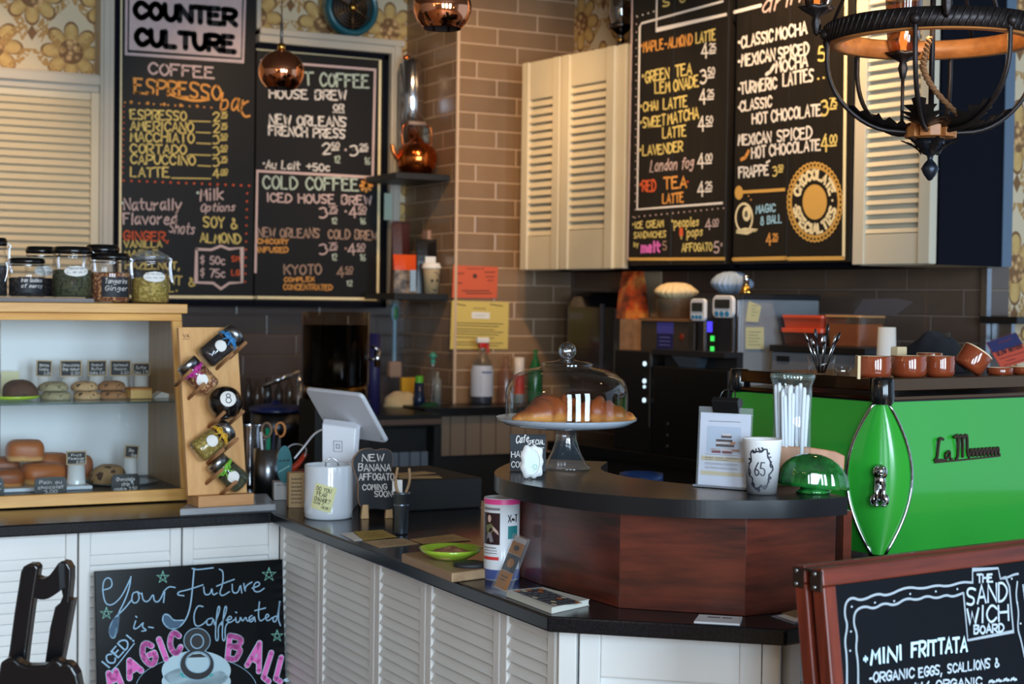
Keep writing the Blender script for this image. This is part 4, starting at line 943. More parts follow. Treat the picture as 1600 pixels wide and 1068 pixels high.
def small_jar(c, lidp, fillm, ribm, label):
    off = 0.036; cu = stand_uv(*c, off); lu = stand_uv(*lidp, off)
    d = V((lu[0] - cu[0], 0, lu[1] - cu[1])); L = d.length * 2; d.normalize()
    pd = V((d.z, 0, -d.x)); pd = pd if pd.z < 0 else -pd
    for q in (-0.024, 0.026): peg(cu[0] + d.x * q + pd.x * 0.0385, cu[1] + d.z * q + pd.z * 0.0385)
    M = RM(rt) @ BM @ Matrix.Translation((cu[0], -off, cu[1])) @ d.to_track_quat('Z', 'Y').to_matrix().to_4x4() @ Matrix.Translation((0, 0, -L / 2))
    r = bpy.data.objects.new('tea_jar', None); COL.objects.link(r); r.matrix_world = M; tag(r, label, 'jar', TJ)
    R_ = 0.0325; h = L * 0.82
    obj('glass_body', MB().lathe([(0, 0), (R_ * 0.85, 0), (R_, R_ * 0.2), (R_, h * 0.8), (R_ * 0.86, h * 0.95), (R_ * 0.86, h)], 28), clear, r)
    obj('tea_leaves', MB().lathe([(0, 0.002), (R_ * 0.82, 0.002), (R_ * 0.95, R_ * 0.22), (R_ * 0.95, h * 0.72), (0, h * 0.74)], 28), fillm, r)
    obj('lid', MB().lathe([(R_ * 0.88, h - 0.004), (R_ * 0.95, h - 0.004), (R_ * 0.95, L - 0.003), (R_ * 0.88, L), (0, L)], 28), steel, r)
    rb = MB().lathe([(R_ * 0.94, h * 0.80), (R_ * 1.03, h * 0.84), (R_ * 0.97, h * 0.90)], 28); 
    q = (M.to_3x3().inverted() @ (CAMP - M.translation)).normalized(); fa = math.atan2(q.y, q.x)
    for s in (-1, 1):
        a = fa + s * 0.35; ctr = V((R_ * 1.1 * math.cos(a), R_ * 1.1 * math.sin(a), h * 0.85)); b = V((R_ * 1.1 * math.cos(fa), R_ * 1.1 * math.sin(fa), h * 0.85))
        lp = [b + (ctr - b) * (1.4 * math.sin(t)) + V((0, 0, 0.007 * math.sin(2 * t))) for t in [PI * k / 10 for k in range(11)]]
        rb.tube(lp, 0.0018, 6)
        rb.tube([b, b + V((0, 0, -0.012)) + (ctr - b) * 0.6, b + V((0, 0, -0.02)) + (ctr - b) * 0.9], 0.0016, 6)
    obj('ribbon', rb, ribm, r)
    lb = MB(); vs = []
    for i in range(11):
        for j in range(11):
            t = -1 + 2 * i / 10; hw = math.sqrt(max(0, 1 - t * t)); aa = fa + hw * (-1 + 2 * j / 10) * 0.5
            vs.append(((R_ + 0.001) * math.cos(aa), (R_ + 0.001) * math.sin(aa), h * 0.48 + t * 0.016))
    lb.add(vs, [(i * 11 + j, i * 11 + j + 1, (i + 1) * 11 + j + 1, (i + 1) * 11 + j) for i in range(10) for j in range(10)], 0, True)
    obj('label', lb, paperw, r, label='white oval label')
rib = lambda n, c: mat('ribbon_' + n, c, 0.45, sheen=0.2)
small_jar((345, 540), (369, 520), blacktea, rib('blue', (50, 130, 190)), 'small jar of black tea with a blue ribbon, topmost on the tea stand')
small_jar((310, 587), (290, 566), rooib, rib('magenta', (190, 40, 140)), 'small jar of brown tea with a magenta ribbon above the black ball')
small_jar((332, 688), (357, 669), camo, rib('yellow', (214, 164, 30)), 'small jar of golden herbs with a yellow ribbon below the black ball')
small_jar((357, 738), (335, 719), mint, rib('green', (120, 190, 50)), 'small jar of green leaves with a green ribbon, lowest on the tea stand')
# the fortune ball
off = 0.052; cu = stand_uv(352, 629, off); Mb = RM(rt) @ BM; cc = Mb @ V((cu[0], -off, cu[1])); Rb_ = 26.5 * depth(cc) / FPX
for q in (-0.026, 0.028): peg(cu[0] + q, cu[1] - math.sqrt((Rb_ + 0.006) ** 2 - q * q))
r = root('fortune_ball', 'glossy black fortune telling ball with a white disc and figure eight resting on pegs', 'ball', cc)
obj('ball_shell', MB().ell((0, 0, 0), Rb_, 40, 0, 24), mat('gloss_black', (10, 10, 12), 0.12, coat=0.5), r)
dn = (onp(357, 622, (cc - CF * Rb_ * 0.9, CF)) - cc).normalized(); tr_ = dn.cross(V((0, 0, 1))).normalized() * -1; tu = tr_.cross(dn) * -1
if tu.z < 0: tu = -tu
if tr_.dot(CR) < 0: tr_ = -tr_
def on_ball(u, v_, e=0.0008):
    q = dn * math.sqrt(max(0.0, Rb_ ** 2 - u * u - v_ * v_)) + tr_ * u + tu * v_; return q.normalized() * (Rb_ + e)
dm = MB(); n = 24; rings = 4; vs = [on_ball(0, 0)]
for i in range(1, rings + 1):
    for k in range(n): a = 2 * PI * k / n; rr = Rb_ * 0.46 * i / rings; vs.append(on_ball(rr * math.cos(a), rr * math.sin(a)))
fs = [(0, 1 + k, 1 + (k + 1) % n) for k in range(n)] + [(1 + i * n + k, 1 + i * n + (k + 1) % n, 1 + (i + 1) * n + (k + 1) % n, 1 + (i + 1) * n + k) for i in range(rings - 1) for k in range(n)]
dm.add(vs, fs, 0, True); obj('white_disc', dm, paperw, r)
em = MB()
for cz, rr in ((0.16, 0.11), (-0.11, 0.15)):
    ribbon(em, [on_ball(Rb_ * rr * math.cos(t), Rb_ * (cz + rr * math.sin(t)), 0.0014) for t in [2 * PI * k / 20 for k in range(21)]], 0.0022, dn, 0)
obj('figure_eight', em, BLACK, r)

# ------------------------------------------------------------------ things on the return counter
def onW(px, py, z=Z_TOP): return atz(px, py, z)
# tip crock
c = onW(513, 808); R_ = 38 * depth(c) / FPX; Hc = 83 * depth(c) / FPX; c.z = Z_TOP + 0.0005
r = root('tip_crock', 'white ceramic crock with a pale sticky note asking do you fear change', 'crock', c)
obj('crock_body', MB().lathe([(0, 0), (R_ * 0.93, 0), (R_ * 0.98, 0.004), (R_, 0.02), (R_, Hc - 0.004), (R_ * 0.985, Hc), (R_ * 0.94, Hc), (R_ * 0.93, Hc - 0.006), (R_ * 0.93, 0.006), (0, 0.006)], 56), mat('glazed_white', (216, 222, 230), 0.12, coat=0.6), r)
def wrap(R, th0, z0, skew=0.0, e=0.001): return lambda u, v_: V(((R + e) * math.cos(th0 + (u + skew * v_) / R), (R + e) * math.sin(th0 + (u + skew * v_) / R), z0 + v_ - skew * u))
tv = math.atan2(-c.y, -c.x)
mp = wrap(R_, tv - 0.22, Hc * 0.42, 0.24, 0.0012); nb = MB(); n = 10; ww, hh = 0.056, 0.066
nb.add([mp(ww * (-0.5 + j / n), hh * (-0.5 + i / n)) for i in range(n + 1) for j in range(n + 1)], [(i * (n + 1) + j, i * (n + 1) + j + 1, (i + 1) * (n + 1) + j + 1, (i + 1) * (n + 1) + j) for i in range(n) for j in range(n)], 0, True)
note = tag(obj('sticky_note', nb, mat('sticky_note_paper', (226, 224, 170), 0.8), r), None)
lm = MB()
for tx, u0, u1, v_, h in (('DO YOU', -0.022, 0.016, 0.016, 0.010), ('FEAR', -0.018, 0.008, 0.003, 0.010), ('CHANGE?', -0.022, 0.02, -0.011, 0.010), ('LEAVE IT', -0.022, 0.006, -0.019, 0.005), ('HERE!', 0.002, 0.024, -0.027, 0.006)):
    gl, Wt = glyph_line(tx)
    for ch, gx in gl:
        for st in strokes(ch):
            pts = [wrap(R_, tv - 0.22, Hc * 0.42, 0.24, 0.0018)(u0 + (u1 - u0) * (gx + q.x) / Wt, v_ + q.y / 9 * h) for q in st]
            nn = pts[0].copy(); nn.z = 0; ribbon(lm, pts, 0.0015 if h > 0.008 else 0.001, nn.normalized(), 0, 0)
obj('ink_lettering', lm, BLACK, note)
w = MB(); w.tube(smooth_pts([(-0.012, 0.0, Hc - 0.02), (-0.014, 0, Hc + 0.006), (0.0, 0, Hc + 0.02), (0.02, 0, Hc + 0.008), (0.022, 0, Hc - 0.02)]), 0.002, 8)
o = obj('wire_loop', w, chrome, loc=(c.x + 0.005, c.y, c.z), rotz=-YAW + 0.2); tag(o, 'bent wire loop sticking out of the white crock', 'wire')
# tablet till: white stand and tablet seen from behind
tc = dep(541, 648, 4.44); bc = V((tc.x, tc.y, Z_TOP + 0.0005))
r = root('tablet_stand', 'white point of sale stand holding a tablet with its back to the customer', 'till stand', bc)
inv = RM(r).inverted()
whitep = mat('white_plastic', (216, 218, 226), 0.3)
PX = lambda px, py, Y: inv @ dep(px, py, Y)
fa_, fb_ = [PX(503, 660, 4.40), PX(553, 667, 4.40)], [PX(503, 722, 4.40), PX(553, 726, 4.40)]
dz = inv.to_3x3() @ (CF * 0.012 + CR * 0.012)
st = MB()
prof = [(PX(505, 654, 4.43), PX(560, 661, 4.43)), (PX(503, 662, 4.405), PX(556, 669, 4.405)), (PX(503, 690, 4.40), PX(554, 696, 4.40)), (PX(503, 722, 4.395), PX(552, 726, 4.395))]
vs = []
for a, b in prof: vs += [a, b, b + dz, a + dz]
fs = [(0, 1, 2, 3), (12, 15, 14, 13)]
for i in range(3):
    for k in range(4): fs.append((i * 4 + k, i * 4 + (k + 1) % 4, (i + 1) * 4 + (k + 1) % 4, (i + 1) * 4 + k))
st.add(vs, fs); obj('upright', st, whitep, r, bevel=0.003)
q0 = PX(503, 722, 4.395); q1 = PX(552, 726, 4.395)
ft = MB(); d_ = inv.to_3x3() @ (CF * 0.16)
v0 = [q0, q1, q1 + V((d_.x, d_.y, 0)), q0 + V((d_.x, d_.y, 0))]
ft.prism([(p.x, p.y) for p in v0], 0.0, min(p.z for p in v0) + 0.012, 0); obj('foot', ft, whitep, r, bevel=0.004)
nrm = (prof[1][1] - prof[1][0]).cross(prof[3][0] - prof[1][0]).normalized()
if nrm.dot(inv.to_3x3() @ CF) > 0: nrm = -nrm
sqm = MB()
for x_, y_, s_, w_ in ((528, 697, 6.5, 0.0016), (528, 697, 2.4, 0.0022)):
    pt = [PX(x_ + sx * s_, y_ + sy * s_ * 1.25 + sx * 0.4, 4.3985) for sx, sy in ((-1, -1), (1, -1), (1, 1), (-1, 1), (-1, -1))]
    ribbon(sqm, pt, w_, nrm, 0, 0.0012)
obj('square_emblem', sqm, mat('emblem_grey', (120, 122, 130), 0.4), r)
rt2 = root('tablet', 'white backed tablet tilted on the white till stand', 'tablet', tc)
i2 = RM(rt2).inverted().to_3x3()
u_ = i2 @ (CR * 0.174 - CU * 0.0125 - CF * 0.164); v_ = i2 @ (CR * 0.064 - CU * 0.135 + CF * 0.08)
un, vn = u_.normalized(), (v_ - u_.normalized() * v_.dot(u_.normalized())).normalized(); nn = un.cross(vn)
if nn.dot(i2 @ CF) > 0: nn = -nn
hw, hh = 0.12, 0.085
def rrect(a, b, rad, n=6):
    out = []
    for sx, sy, a0 in ((1, 1, 0), (-1, 1, 90), (-1, -1, 180), (1, -1, 270)):
        for k in range(n + 1):
            t = math.radians(a0 + 90 * k / n); out.append((sx * (a - rad) + rad * math.cos(t), sy * (b - rad) + rad * math.sin(t)))
    return out
pts = rrect(hw, hh, 0.014); n = len(pts)
tb = MB(); rings = [(1.0, -0.006), (1.0, -0.002), (0.985, 0.003), (0.955, 0.005)]
vs = [un * (x * k) + vn * (y * k) + nn * h for k, h in rings for x, y in pts]
tb.add(vs, [(i * n + j, i * n + (j + 1) % n, (i + 1) * n + (j + 1) % n, (i + 1) * n + j) for i in range(3) for j in range(n)], 0, True)
tb.add(vs, [tuple(range(3 * n, 4 * n)), tuple(range(n - 1, -1, -1))])
obj('back_shell', tb, mat('tablet_white', (206, 208, 216), 0.28), rt2)
cm_ = MB(); cc_ = un * 0.108 + vn * 0.068; cm_.quad([cc_ + un * 0.0022 * math.cos(t) + vn * 0.0022 * math.sin(t) + nn * 0.0056 for t in [2 * PI * k / 12 for k in range(12)]]); obj('camera_lens', cm_, BLACK, rt2)
tagm = MB(); sm_ = [un * (x * 0.93) + vn * (y * 0.9) - nn * 0.0066 for x, y in ((-hw, -hh), (hw, -hh), (hw, hh), (-hw, hh))]; tagm.quad(sm_); obj('screen', tagm, mat('tablet_screen', (30, 32, 36), 0.15), rt2)
# wooden chalk sign
c = (onW(569, 812) + onW(611, 808)) / 2; c.z = Z_TOP + 0.0005; ks = depth(c) / FPX
r = root('counter_sign', 'black wavy wooden chalk sign announcing a new banana affogato', 'sign', c, -YAW + 0.22)
out = [(-26, 98), (-30, 93), (-31, 84), (-28, 72), (-24, 62), (-22, 52), (-23, 38), (-22, 24), (-18, 17), (-8, 14), (0, 16), (10, 14), (22, 13), (29, 17), (31, 28), (30, 44), (24, 58), (22, 70), (24, 84), (25, 98), (20, 106), (9, 107), (2, 104), (-5, 108), (-16, 107), (-22, 104)]
sp = smooth_pts([(x, y, 0) for x, y in out], True, 2); sp = [(p.x * ks * 1.14 - 0.009, p.y * ks * 1.02) for p in sp]
mb = MB(); n = len(sp)
mb.extr(sp, 0.0, 0.016, 1); mb.extr([(x * 0.985, y * 0.997 + 0.0003) for x, y in sp], -0.0012, 0.0, 0)
obj('sign_board', mb, [mat('sign_black', (24, 28, 36), 0.65), wood('sign_wood_edge', (160, 104, 58), (190, 136, 84), 'Z', 6, 0.5)], r)
for sx in (-18, 20):
    obj('foot', MB().extr([((sx - 8) * ks, 0), ((sx + 4) * ks, 0), ((sx + 3) * ks, 22 * ks), ((sx - 6) * ks, 22 * ks)], -0.003 if sx < 0 else 0.001, 0.02 if sx < 0 else 0.022), wood('foot_wood', (196, 152, 100), (222, 184, 132), 'Z', 6, 0.5), r, bevel=0.001)
s = Sheet(lambda u, v2: V((u * ks * 1.12 - 0.009, -0.0014, v2 * ks)), V((0, -1, 0)), None, 0.0006)
for tx, a, b, z, h in (('NEW', -18, 12, 90, 10), ('BANANA', -23, 22, 75, 10.5), ('AFFOGATO', -22, 27, 60.5, 10), ('COMING', -17, 17, 45, 8.5), ('SOON!', 0, 28, 34, 9)):
    s.text(tx, (a, z), (b, z), h, 0.0023, 0, jit=0.5, up=(0, 1))
s.make('chalk_lettering', [CHALK], r)
# metal pail with tongs
c = onW(627, 834); c.z = Z_TOP + 0.0005; kc = depth(c) / FPX
r = root('metal_pail', 'small galvanised pail beside the banana sign', 'pail', c)
galv = mat('galvanised', (120, 132, 146), 0.32, 0.9, var=0.1, vs=30)
obj('pail_body', MB().lathe([(0, 0), (10 * kc, 0), (10.5 * kc, 0.003), (12.5 * kc, 62 * kc), (13.6 * kc, 63 * kc), (13.6 * kc, 66 * kc), (12 * kc, 65 * kc), (10 * kc, 0.004), (0, 0.004)], 28).lathe([(11.9 * kc, 44 * kc), (12.5 * kc, 45.5 * kc), (12.1 * kc, 47 * kc)], 28), galv, r)
w = MB(); tgm = wood('tong_wood', (150, 116, 82), (184, 150, 112), 'Z', 6, 0.6)
ring = smooth_pts([(-3 * kc, 0, 56 * kc), (-11 * kc, 0.002, 80 * kc), (-7 * kc, 0.002, 104 * kc)]); w.tube(ring, 0.0035, 8)
ring = smooth_pts([(3 * kc, 0, 56 * kc), (13 * kc, 0.002, 82 * kc), (11 * kc, 0.002, 103 * kc)]); w.tube(ring, 0.0035, 8)
o = obj('wooden_tongs', w, tgm, loc=c, rotz=-YAW); tag(o, 'pair of pale wooden tongs standing in the galvanised pail', 'tongs')
o = obj('white_scoop', MB().box((-4.5 * kc, -0.002, 40 * kc), (4 * kc, 0.003, 84 * kc)).box((-12 * kc, 0.002, 60 * kc), (-5 * kc, 0.006, 82 * kc)), paperw, loc=(c.x, c.y + 0.012, c.z), rotz=-YAW, bevel=0.001); tag(o, 'white plastic spatula standing in the galvanised pail', 'spatula')
# cash box with papers
o = obj('cash_drawer', MB().box((0, 0, 0), (0.26, 0.36, 0.085)), mat('matte_black', (12, 12, 13), 0.7), loc=(1.74, 4.03, Z_TOP + 0.0005), bevel=0.004); tag(o, 'low black cash drawer behind the banana sign', 'cash drawer')
kraft = mat('kraft_paper', (186, 150, 102), 0.85, var=0.05, vs=20)
zq = Z_TOP + 0.0862
for k, (px, py, rz, lb) in enumerate(((645, 740, 0.5, 'upper tan paper slip on the black cash drawer'), (655, 745, 0.05, 'lower tan paper slip on the black cash drawer'))):
    q = atz(px, py, zq); o = obj('paper_slip', MB().box((-0.06, -0.03, 0), (0.06, 0.03, 0.0008)), kraft, loc=(q.x, q.y, zq + 0.001 * (1 - k)), rotz=rz - 0.3); tag(o, lb, 'paper')
q = onW(672, 792); r = root('card_reader', 'flat chrome edged card reader lying by the cash drawer', 'card reader', (q.x, q.y, Z_TOP + 0.0005), -0.9)
obj('reader_body', MB().box((-0.05, -0.035, 0), (0.05, 0.035, 0.010)), mat('reader_dark', (60, 62, 66), 0.3), r, bevel=0.003); obj('chrome_rim', MB().box((-0.052, -0.037, 0.003), (0.052, 0.037, 0.006)), chrome, r, bevel=0.001)
# loose menus and cards lying on the stone
def flat(name, pts, z, th, m, lab, cat, lines=None, ink=BLACK, group=None, bevel=0.0):
    P = [atz(x, y, z + th) for x, y in pts]; c = sum(P, V()) / len(P)
    mb = MB().prism([(p.x - c.x, p.y - c.y) for p in P], 0, th)
    o = obj(name, mb, m, loc=(c.x, c.y, z), bevel=bevel); tag(o, lab, cat, group)
    if lines:
        o_, e1, e2 = P[0] - c, P[1] - P[0], P[3] - P[0]
        s = Sheet(lambda u, v3: V((o_.x + e1.x * u + e2.x * v3, o_.y + e1.y * u + e2.y * v3, th)), V((0, 0, 1)), None, 0.0004)
        for (kind, *a) in lines:
            if kind == 't': s.text(a[0], (a[1], a[2]), (a[3], a[2]), a[4], a[5], a[6] if len(a) > 6 else 0, up=(0, -1))
            elif kind == 'f': s.fill(a[0], a[1])
        s.make('print', [ink, paperw, ORG, TEAL, mat('print_black', (28, 26, 28), 0.7)], o)
    return o
GM = 'loose menus on the return counter'
tl = [('t', '##', 0.3, 0.4, 0.7, 0.2, 0.0016), ('t', '### ## ####', 0.15, 0.62, 0.85, 0.12, 0.0012), ('t', '## ###', 0.25, 0.82, 0.75, 0.12, 0.0012)]
flat('menu_card', [(552, 830), (598, 827), (620, 838), (568, 843)], Z_TOP + 0.0015, 0.0008, mat('mustard_paper', (178, 150, 72), 0.8), 'mustard yellow menu card nearest the banana sign', 'menu', tl, group=GM)
flat('menu_card', [(531, 833), (551, 831), (567, 843), (553, 844)], Z_TOP + 0.0005, 0.0008, paperw, 'white paper edge sticking out left of the mustard menu card', 'menu', group=GM)
flat('menu_card', [(566, 845), (630, 840), (655, 849), (592, 855)], Z_TOP + 0.0005, 0.0008, mat('buff_paper', (186, 158, 122), 0.8), 'buff menu card at the counter edge below the mustard one', 'menu', tl, group=GM)
flat('menu_card', [(640, 842), (708, 834), (737, 843), (660, 849)], Z_TOP + 0.0015, 0.0008, mat('tan_paper', (190, 156, 106), 0.8), 'tan menu card just left of the green dish', 'menu', tl, group=GM)
# cutting board, green dish, coaster
zb2 = Z_TOP + 0.0005; th = 0.02
P = [atz(x, y, zb2 + th) for x, y in ((627, 864), (706, 895), (758, 889), (682, 858))]
d1 = (P[1] - P[0]); d2 = (P[3] - P[0]); cen = sum(P, V()) / 4
o = obj('cutting_board', MB().prism([(p.x - cen.x, p.y - cen.y) for p in (P[0], P[1], P[1] + d2, P[3])], 0, th), wood('worn_maple', (142, 112, 82), (168, 138, 106), 'Y', 6, 0.5), loc=(cen.x, cen.y, zb2), bevel=0.003); tag(o, 'worn maple cutting board at the counter edge under the green dish', 'cutting board')
zc = zb2 + th + 0.0005; c = atz(704, 872, zc); kd = depth(c) / FPX
o = obj('serving_dish', MB().lathe([(0, 0), (26 * kd, 0), (30 * kd, 0.003), (44 * kd, 0.014), (50 * kd, 0.024), (48 * kd, 0.0235), (40 * kd, 0.012), (26 * kd, 0.005), (0, 0.005)], 48), mat('lime_dish', (150, 182, 52), 0.15, coat=0.4), loc=(c.x, c.y, zc)); tag(o, 'lime green oval dish of brown paper on the cutting board', 'dish')
mb = lump_mb(0.046, 0.046, 0.014, seed=40, am=0.12, flat=0.1); o = obj('crumpled_paper', mb, mat('brown_crumple', (150, 104, 72), 0.7, var=0.3, vs=40, bump=0.8, bs=60), loc=(c.x, c.y, zc + 0.0065)); tag(o, 'crumpled brown paper filling the lime green dish', 'paper')
c = atz(730, 884, zc); o = obj('coaster', MB().lathe([(0, 0), (0.035, 0), (0.037, 0.002), (0.037, 0.006), (0.034, 0.008), (0, 0.008)], 8), mat('dark_coaster', (40, 40, 44), 0.6), loc=(c.x + 0.006, c.y + 0.0, zc)); tag(o, 'small dark eight sided coaster on the cutting board before the dish', 'coaster')
# printed paper tube
c = onW(783, 902); c.z = Z_TOP + 0.0005; kt = depth(c) / FPX; Rt = 28 * kt; Ht = 126 * kt
r = root('poster_tube', 'white printed poster tube with a pink top band standing before the dark bar', 'tube', c)
obj('tube_wall', MB().lathe([(Rt, 0), (Rt, Ht), (Rt * 0.95, Ht), (Rt * 0.95, 0.002), (0, 0.002)], 48), mat('coated_paper', (220, 222, 226), 0.25, coat=0.3), r)
tv = math.atan2(-c.y, -c.x)
def band(name, u0, u1, z0, z1, m, e=0.0008):
    mb = MB(); n = 16; vs = []
    for z in (z0, z1):
        for j in range(n + 1): a = tv + u0 + (u1 - u0) * j / n; vs.append(((Rt + e) * math.cos(a), (Rt + e) * math.sin(a), z))
    mb.add(vs, [(j, j + 1, n + 2 + j, n + 1 + j) for j in range(n)], 0, True); return obj(name, mb, m, r)
band('pink_band', -1.5, 1.5, Ht - 9 * kt, Ht - 1 * kt, mat('hot_pink_ink', (224, 70, 140), 0.3))
band('photo_print', -1.25, -0.1, 55 * kt, 104 * kt, mat('photo_maroon', (44, 20, 24), 0.3)); band('red_strip', -1.25, -0.15, 31 * kt, 36 * kt, mat('red_ink', (208, 60, 60), 0.4)); band('blue_band', -1.5, 1.5, 0.001, 16 * kt, mat('blue_ink', (70, 84, 140), 0.35))
band('teal_print', 0.35, 1.0, 64 * kt, 84 * kt, mat('teal_ink', (40, 120, 124), 0.35)); band('grey_line', -1.2, -0.1, 108 * kt, 112 * kt, GREY); band('grey_line', -1.2, -0.3, 49 * kt, 50.5 * kt, GREY); band('grey_line', -1.2, -0.25, 45 * kt, 46 * kt, GREY); band('grey_line', -1.2, -0.25, 41 * kt, 42 * kt, GREY)
fg = MB()      # the figure in the photo print
def onT(a, z, e=0.0016): return V(((Rt + e) * math.cos(tv + a), (Rt + e) * math.sin(tv + a), z))
def blob(cs, mi): fg.quad([onT(a, z * kt) for a, z in cs], mi)
el = lambda a, z, ra, rz: [(a + ra * math.cos(t), z + rz * math.sin(t)) for t in [2 * PI * k / 12 for k in range(12)]]
blob(el(-0.72, 95, 0.12, 6), 0); blob([(-0.98, 84), (-0.6, 88), (-0.4, 80), (-0.5, 74), (-0.9, 74)], 1); blob([(-0.5, 84), (-0.2, 76), (-0.15, 70), (-0.25, 72), (-0.5, 78)], 0); blob([(-0.85, 73), (-0.6, 74), (-0.45, 60), (-0.65, 58), (-0.75, 66), (-0.9, 62)], 2)
obj('photo_figure', fg, [mat('skin_print', (190, 160, 146), 0.4), mat('olive_print', (104, 104, 66), 0.4), GREY], r)
lm = MB()
for tx, a0, a1, z, h in (('X#T', 0.35, 0.95, 90, 11), ('LOCAL', -1.1, -0.3, 109, 0.01)):
    if h < 1: continue
    gl, Wt = glyph_line(tx)
    for ch, gx in gl:
        for st in strokes(ch): ribbon(lm, [onT(a0 + (a1 - a0) * (gx + q.x) / Wt, (z + q.y / 9 * h) * kt) for q in st], 0.002, onT(0.6, 0).normalized(), 0)
obj('brush_lettering', lm, BLACK, r)
# leaning leaflet holder
TL, TR, BR, BL = dep(806, 829, 3.225), dep(829, 838, 3.17), dep(797, 925, 3.165), dep(771, 914, 3.22)
cz = (TL + TR + BR + BL) / 4
zmin = min(BR.z, BL.z); sh = V((0, 0, Z_TOP + 0.001 - zmin))
r = root('leaflet_holder', 'clear leaflet holder with an orange and teal card leaning on the poster tube', 'leaflet holder', cz + sh)
nn = (TR - TL).cross(BL - TL).normalized(); 
if nn.dot(CF) > 0: nn = -nn
q = [p - cz for p in (TL, TR, BR, BL)]
mb = MB(); vs = [p + nn * 0.006 for p in q] + [p for p in q]; mb.add(vs, [(0, 1, 2, 3), (7, 6, 5, 4), (0, 4, 5, 1), (1, 5, 6, 2), (2, 6, 7, 3), (3, 7, 4, 0)]); obj('clear_case', mb, glass('acrylic', (0.97, 0.98, 1), 0.06, body=0.06, bodycol=(220, 225, 230)), r)
s = Sheet(lambda u, v3: q[0] + (q[1] - q[0]) * u + (q[3] - q[0]) * v3, nn, None, 0.003)
s.fill([(0.08, 0.03), (0.92, 0.03), (0.92, 0.97), (0.08, 0.97)], 0); s.fill([(0.08, 0.12), (0.92, 0.12), (0.92, 0.33), (0.08, 0.33)], 1, 0.0034); s.fill([(0.08, 0.34), (0.92, 0.34), (0.92, 0.64), (0.08, 0.64)], 2, 0.0034); s.fill([(0.08, 0.65), (0.92, 0.65), (0.92, 0.95), (0.08, 0.95)], 1, 0.0034)
s.disc((0.5, 0.49), 0.22, 0.08, 1, lift=0.0038); s.disc((0.5, 0.22), 0.18, 0.05, 3, lift=0.0038); s.line([(0.25, 0.74), (0.7, 0.74)], 0.002, 3, lift=0.0038); s.line([(0.25, 0.8), (0.6, 0.8)], 0.002, 3, lift=0.0038)
s.make('leaflet', [mat('leaflet_grey', (190, 190, 194), 0.5), mat('leaflet_orange', (176, 124, 78), 0.5), mat('leaflet_teal', (58, 80, 96), 0.5), mat('leaflet_ink', (70, 74, 80), 0.5)], r)
# picture book, cards
P = [atz(x, y, Z_TOP + 0.012) for x, y in ((790, 922), (848, 917), (921, 936), (862, 949))]; cen = sum(P, V()) / 4
r = root('picture_book', 'thin white edged book with an orange and black dotted cover on the counter corner', 'book', (cen.x, cen.y, Z_TOP + 0.0005))
L_ = [(p.x - cen.x, p.y - cen.y) for p in P]
obj('pages', MB().prism([(x * 0.98, y * 0.98) for x, y in L_], 0.001, 0.0105), mat('page_edges', (206, 206, 196), 0.8), r)
obj('cover', MB().prism(L_, 0.0105, 0.012).prism(L_, 0, 0.001), mat('cover_white', (200, 196, 186), 0.4), r)
s = Sheet(lambda u, v3: V((L_[0][0] + (L_[1][0] - L_[0][0]) * v3 + (L_[3][0] - L_[0][0]) * u, L_[0][1] + (L_[1][1] - L_[0][1]) * v3 + (L_[3][1] - L_[0][1]) * u, 0.012)), V((0, 0, 1)), None, 0.0004)
s.fill([(0.06, 0.12), (0.94, 0.12), (0.94, 0.88), (0.06, 0.88)], 0)
rn = random.Random(4)
for i in range(7):
    for j in range(5):
        s.disc((0.12 + 0.76 * i / 6 + rn.uniform(-.02, .02), 0.2 + 0.6 * j / 4), 0.048, 0.06, rn.choice((1, 2, 2, 3)), 10, lift=0.0006)
s.make('cover_print', [mat('cover_dark', (52, 48, 50), 0.5), mat('cover_orange', (196, 110, 58), 0.5), mat('cover_slate', (84, 96, 104), 0.5), mat('cover_cream', (206, 196, 170), 0.5)], r)
flat('business_card_holder', [(1092, 959), (1160, 963), (1156, 974), (1084, 970)], Z_TOP + 0.0005, 0.004, mat('card_white', (222, 226, 232), 0.4), 'white card lying on the counter below the mahogany bar', 'card', [('t', '#### ###', 0.25, 0.42, 0.78, 0.28, 0.0025)], ink=mat('card_maroon', (110, 50, 60), 0.6), bevel=0.001)
flat('flyer', [(1205, 962), (1262, 950), (1290, 958), (1240, 974)], Z_TOP + 0.0005, 0.0012, mat('flyer_grey', (136, 140, 156), 0.5), 'grey blue flyer on the counter left of the sandwich board', 'flyer', [('f', [(0.1, 0.1), (0.45, 0.1), (0.45, 0.9), (0.1, 0.9)], 1), ('t', '####', 0.52, 0.45, 0.9, 0.25, 0.002)])
flat('flyer', [(1222, 957), (1268, 946), (1285, 952), (1244, 964)], Z_TOP + 0.002, 0.0012, mat('flyer_tan', (150, 122, 84), 0.6), 'tan flyer lying on the grey blue flyer', 'flyer')

# ------------------------------------------------------------------ back left corner of the return counter: pens, tea boxes
c = onW(411, 776); c.z = Z_TOP + 0.0005; kp = depth(c) / FPX
r = root('pen_cup', 'brushed steel cup of pens and scissors behind the tea stand', 'cup', (c.x + 0.02, c.y + 0.02, c.z))
Rp = 22 * kp; Hp = 74 * kp
obj('cup_body', MB().lathe([(0, 0), (Rp, 0), (Rp, Hp), (Rp * 0.94, Hp), (Rp * 0.94, 0.004), (0, 0.004)], 32), steel, r)
cp = V(r.location)
def pen(dx, dy, tilt, L, rad, m, lb, name='pen', cat='pen', group='pens in the steel cup'):
    mb = MB(); mb.cyl((dx * 0.3, dy * 0.3, 0.006), (dx, dy, L), rad, 10); o = obj(name, mb, m, loc=cp); return tag(o, lb, cat, group)
pen(-0.022, 0.0, 0, Hp + 0.05, 0.004, mat('pen_white', (220, 220, 224), 0.3), 'white pen leaning at the left of the steel cup')
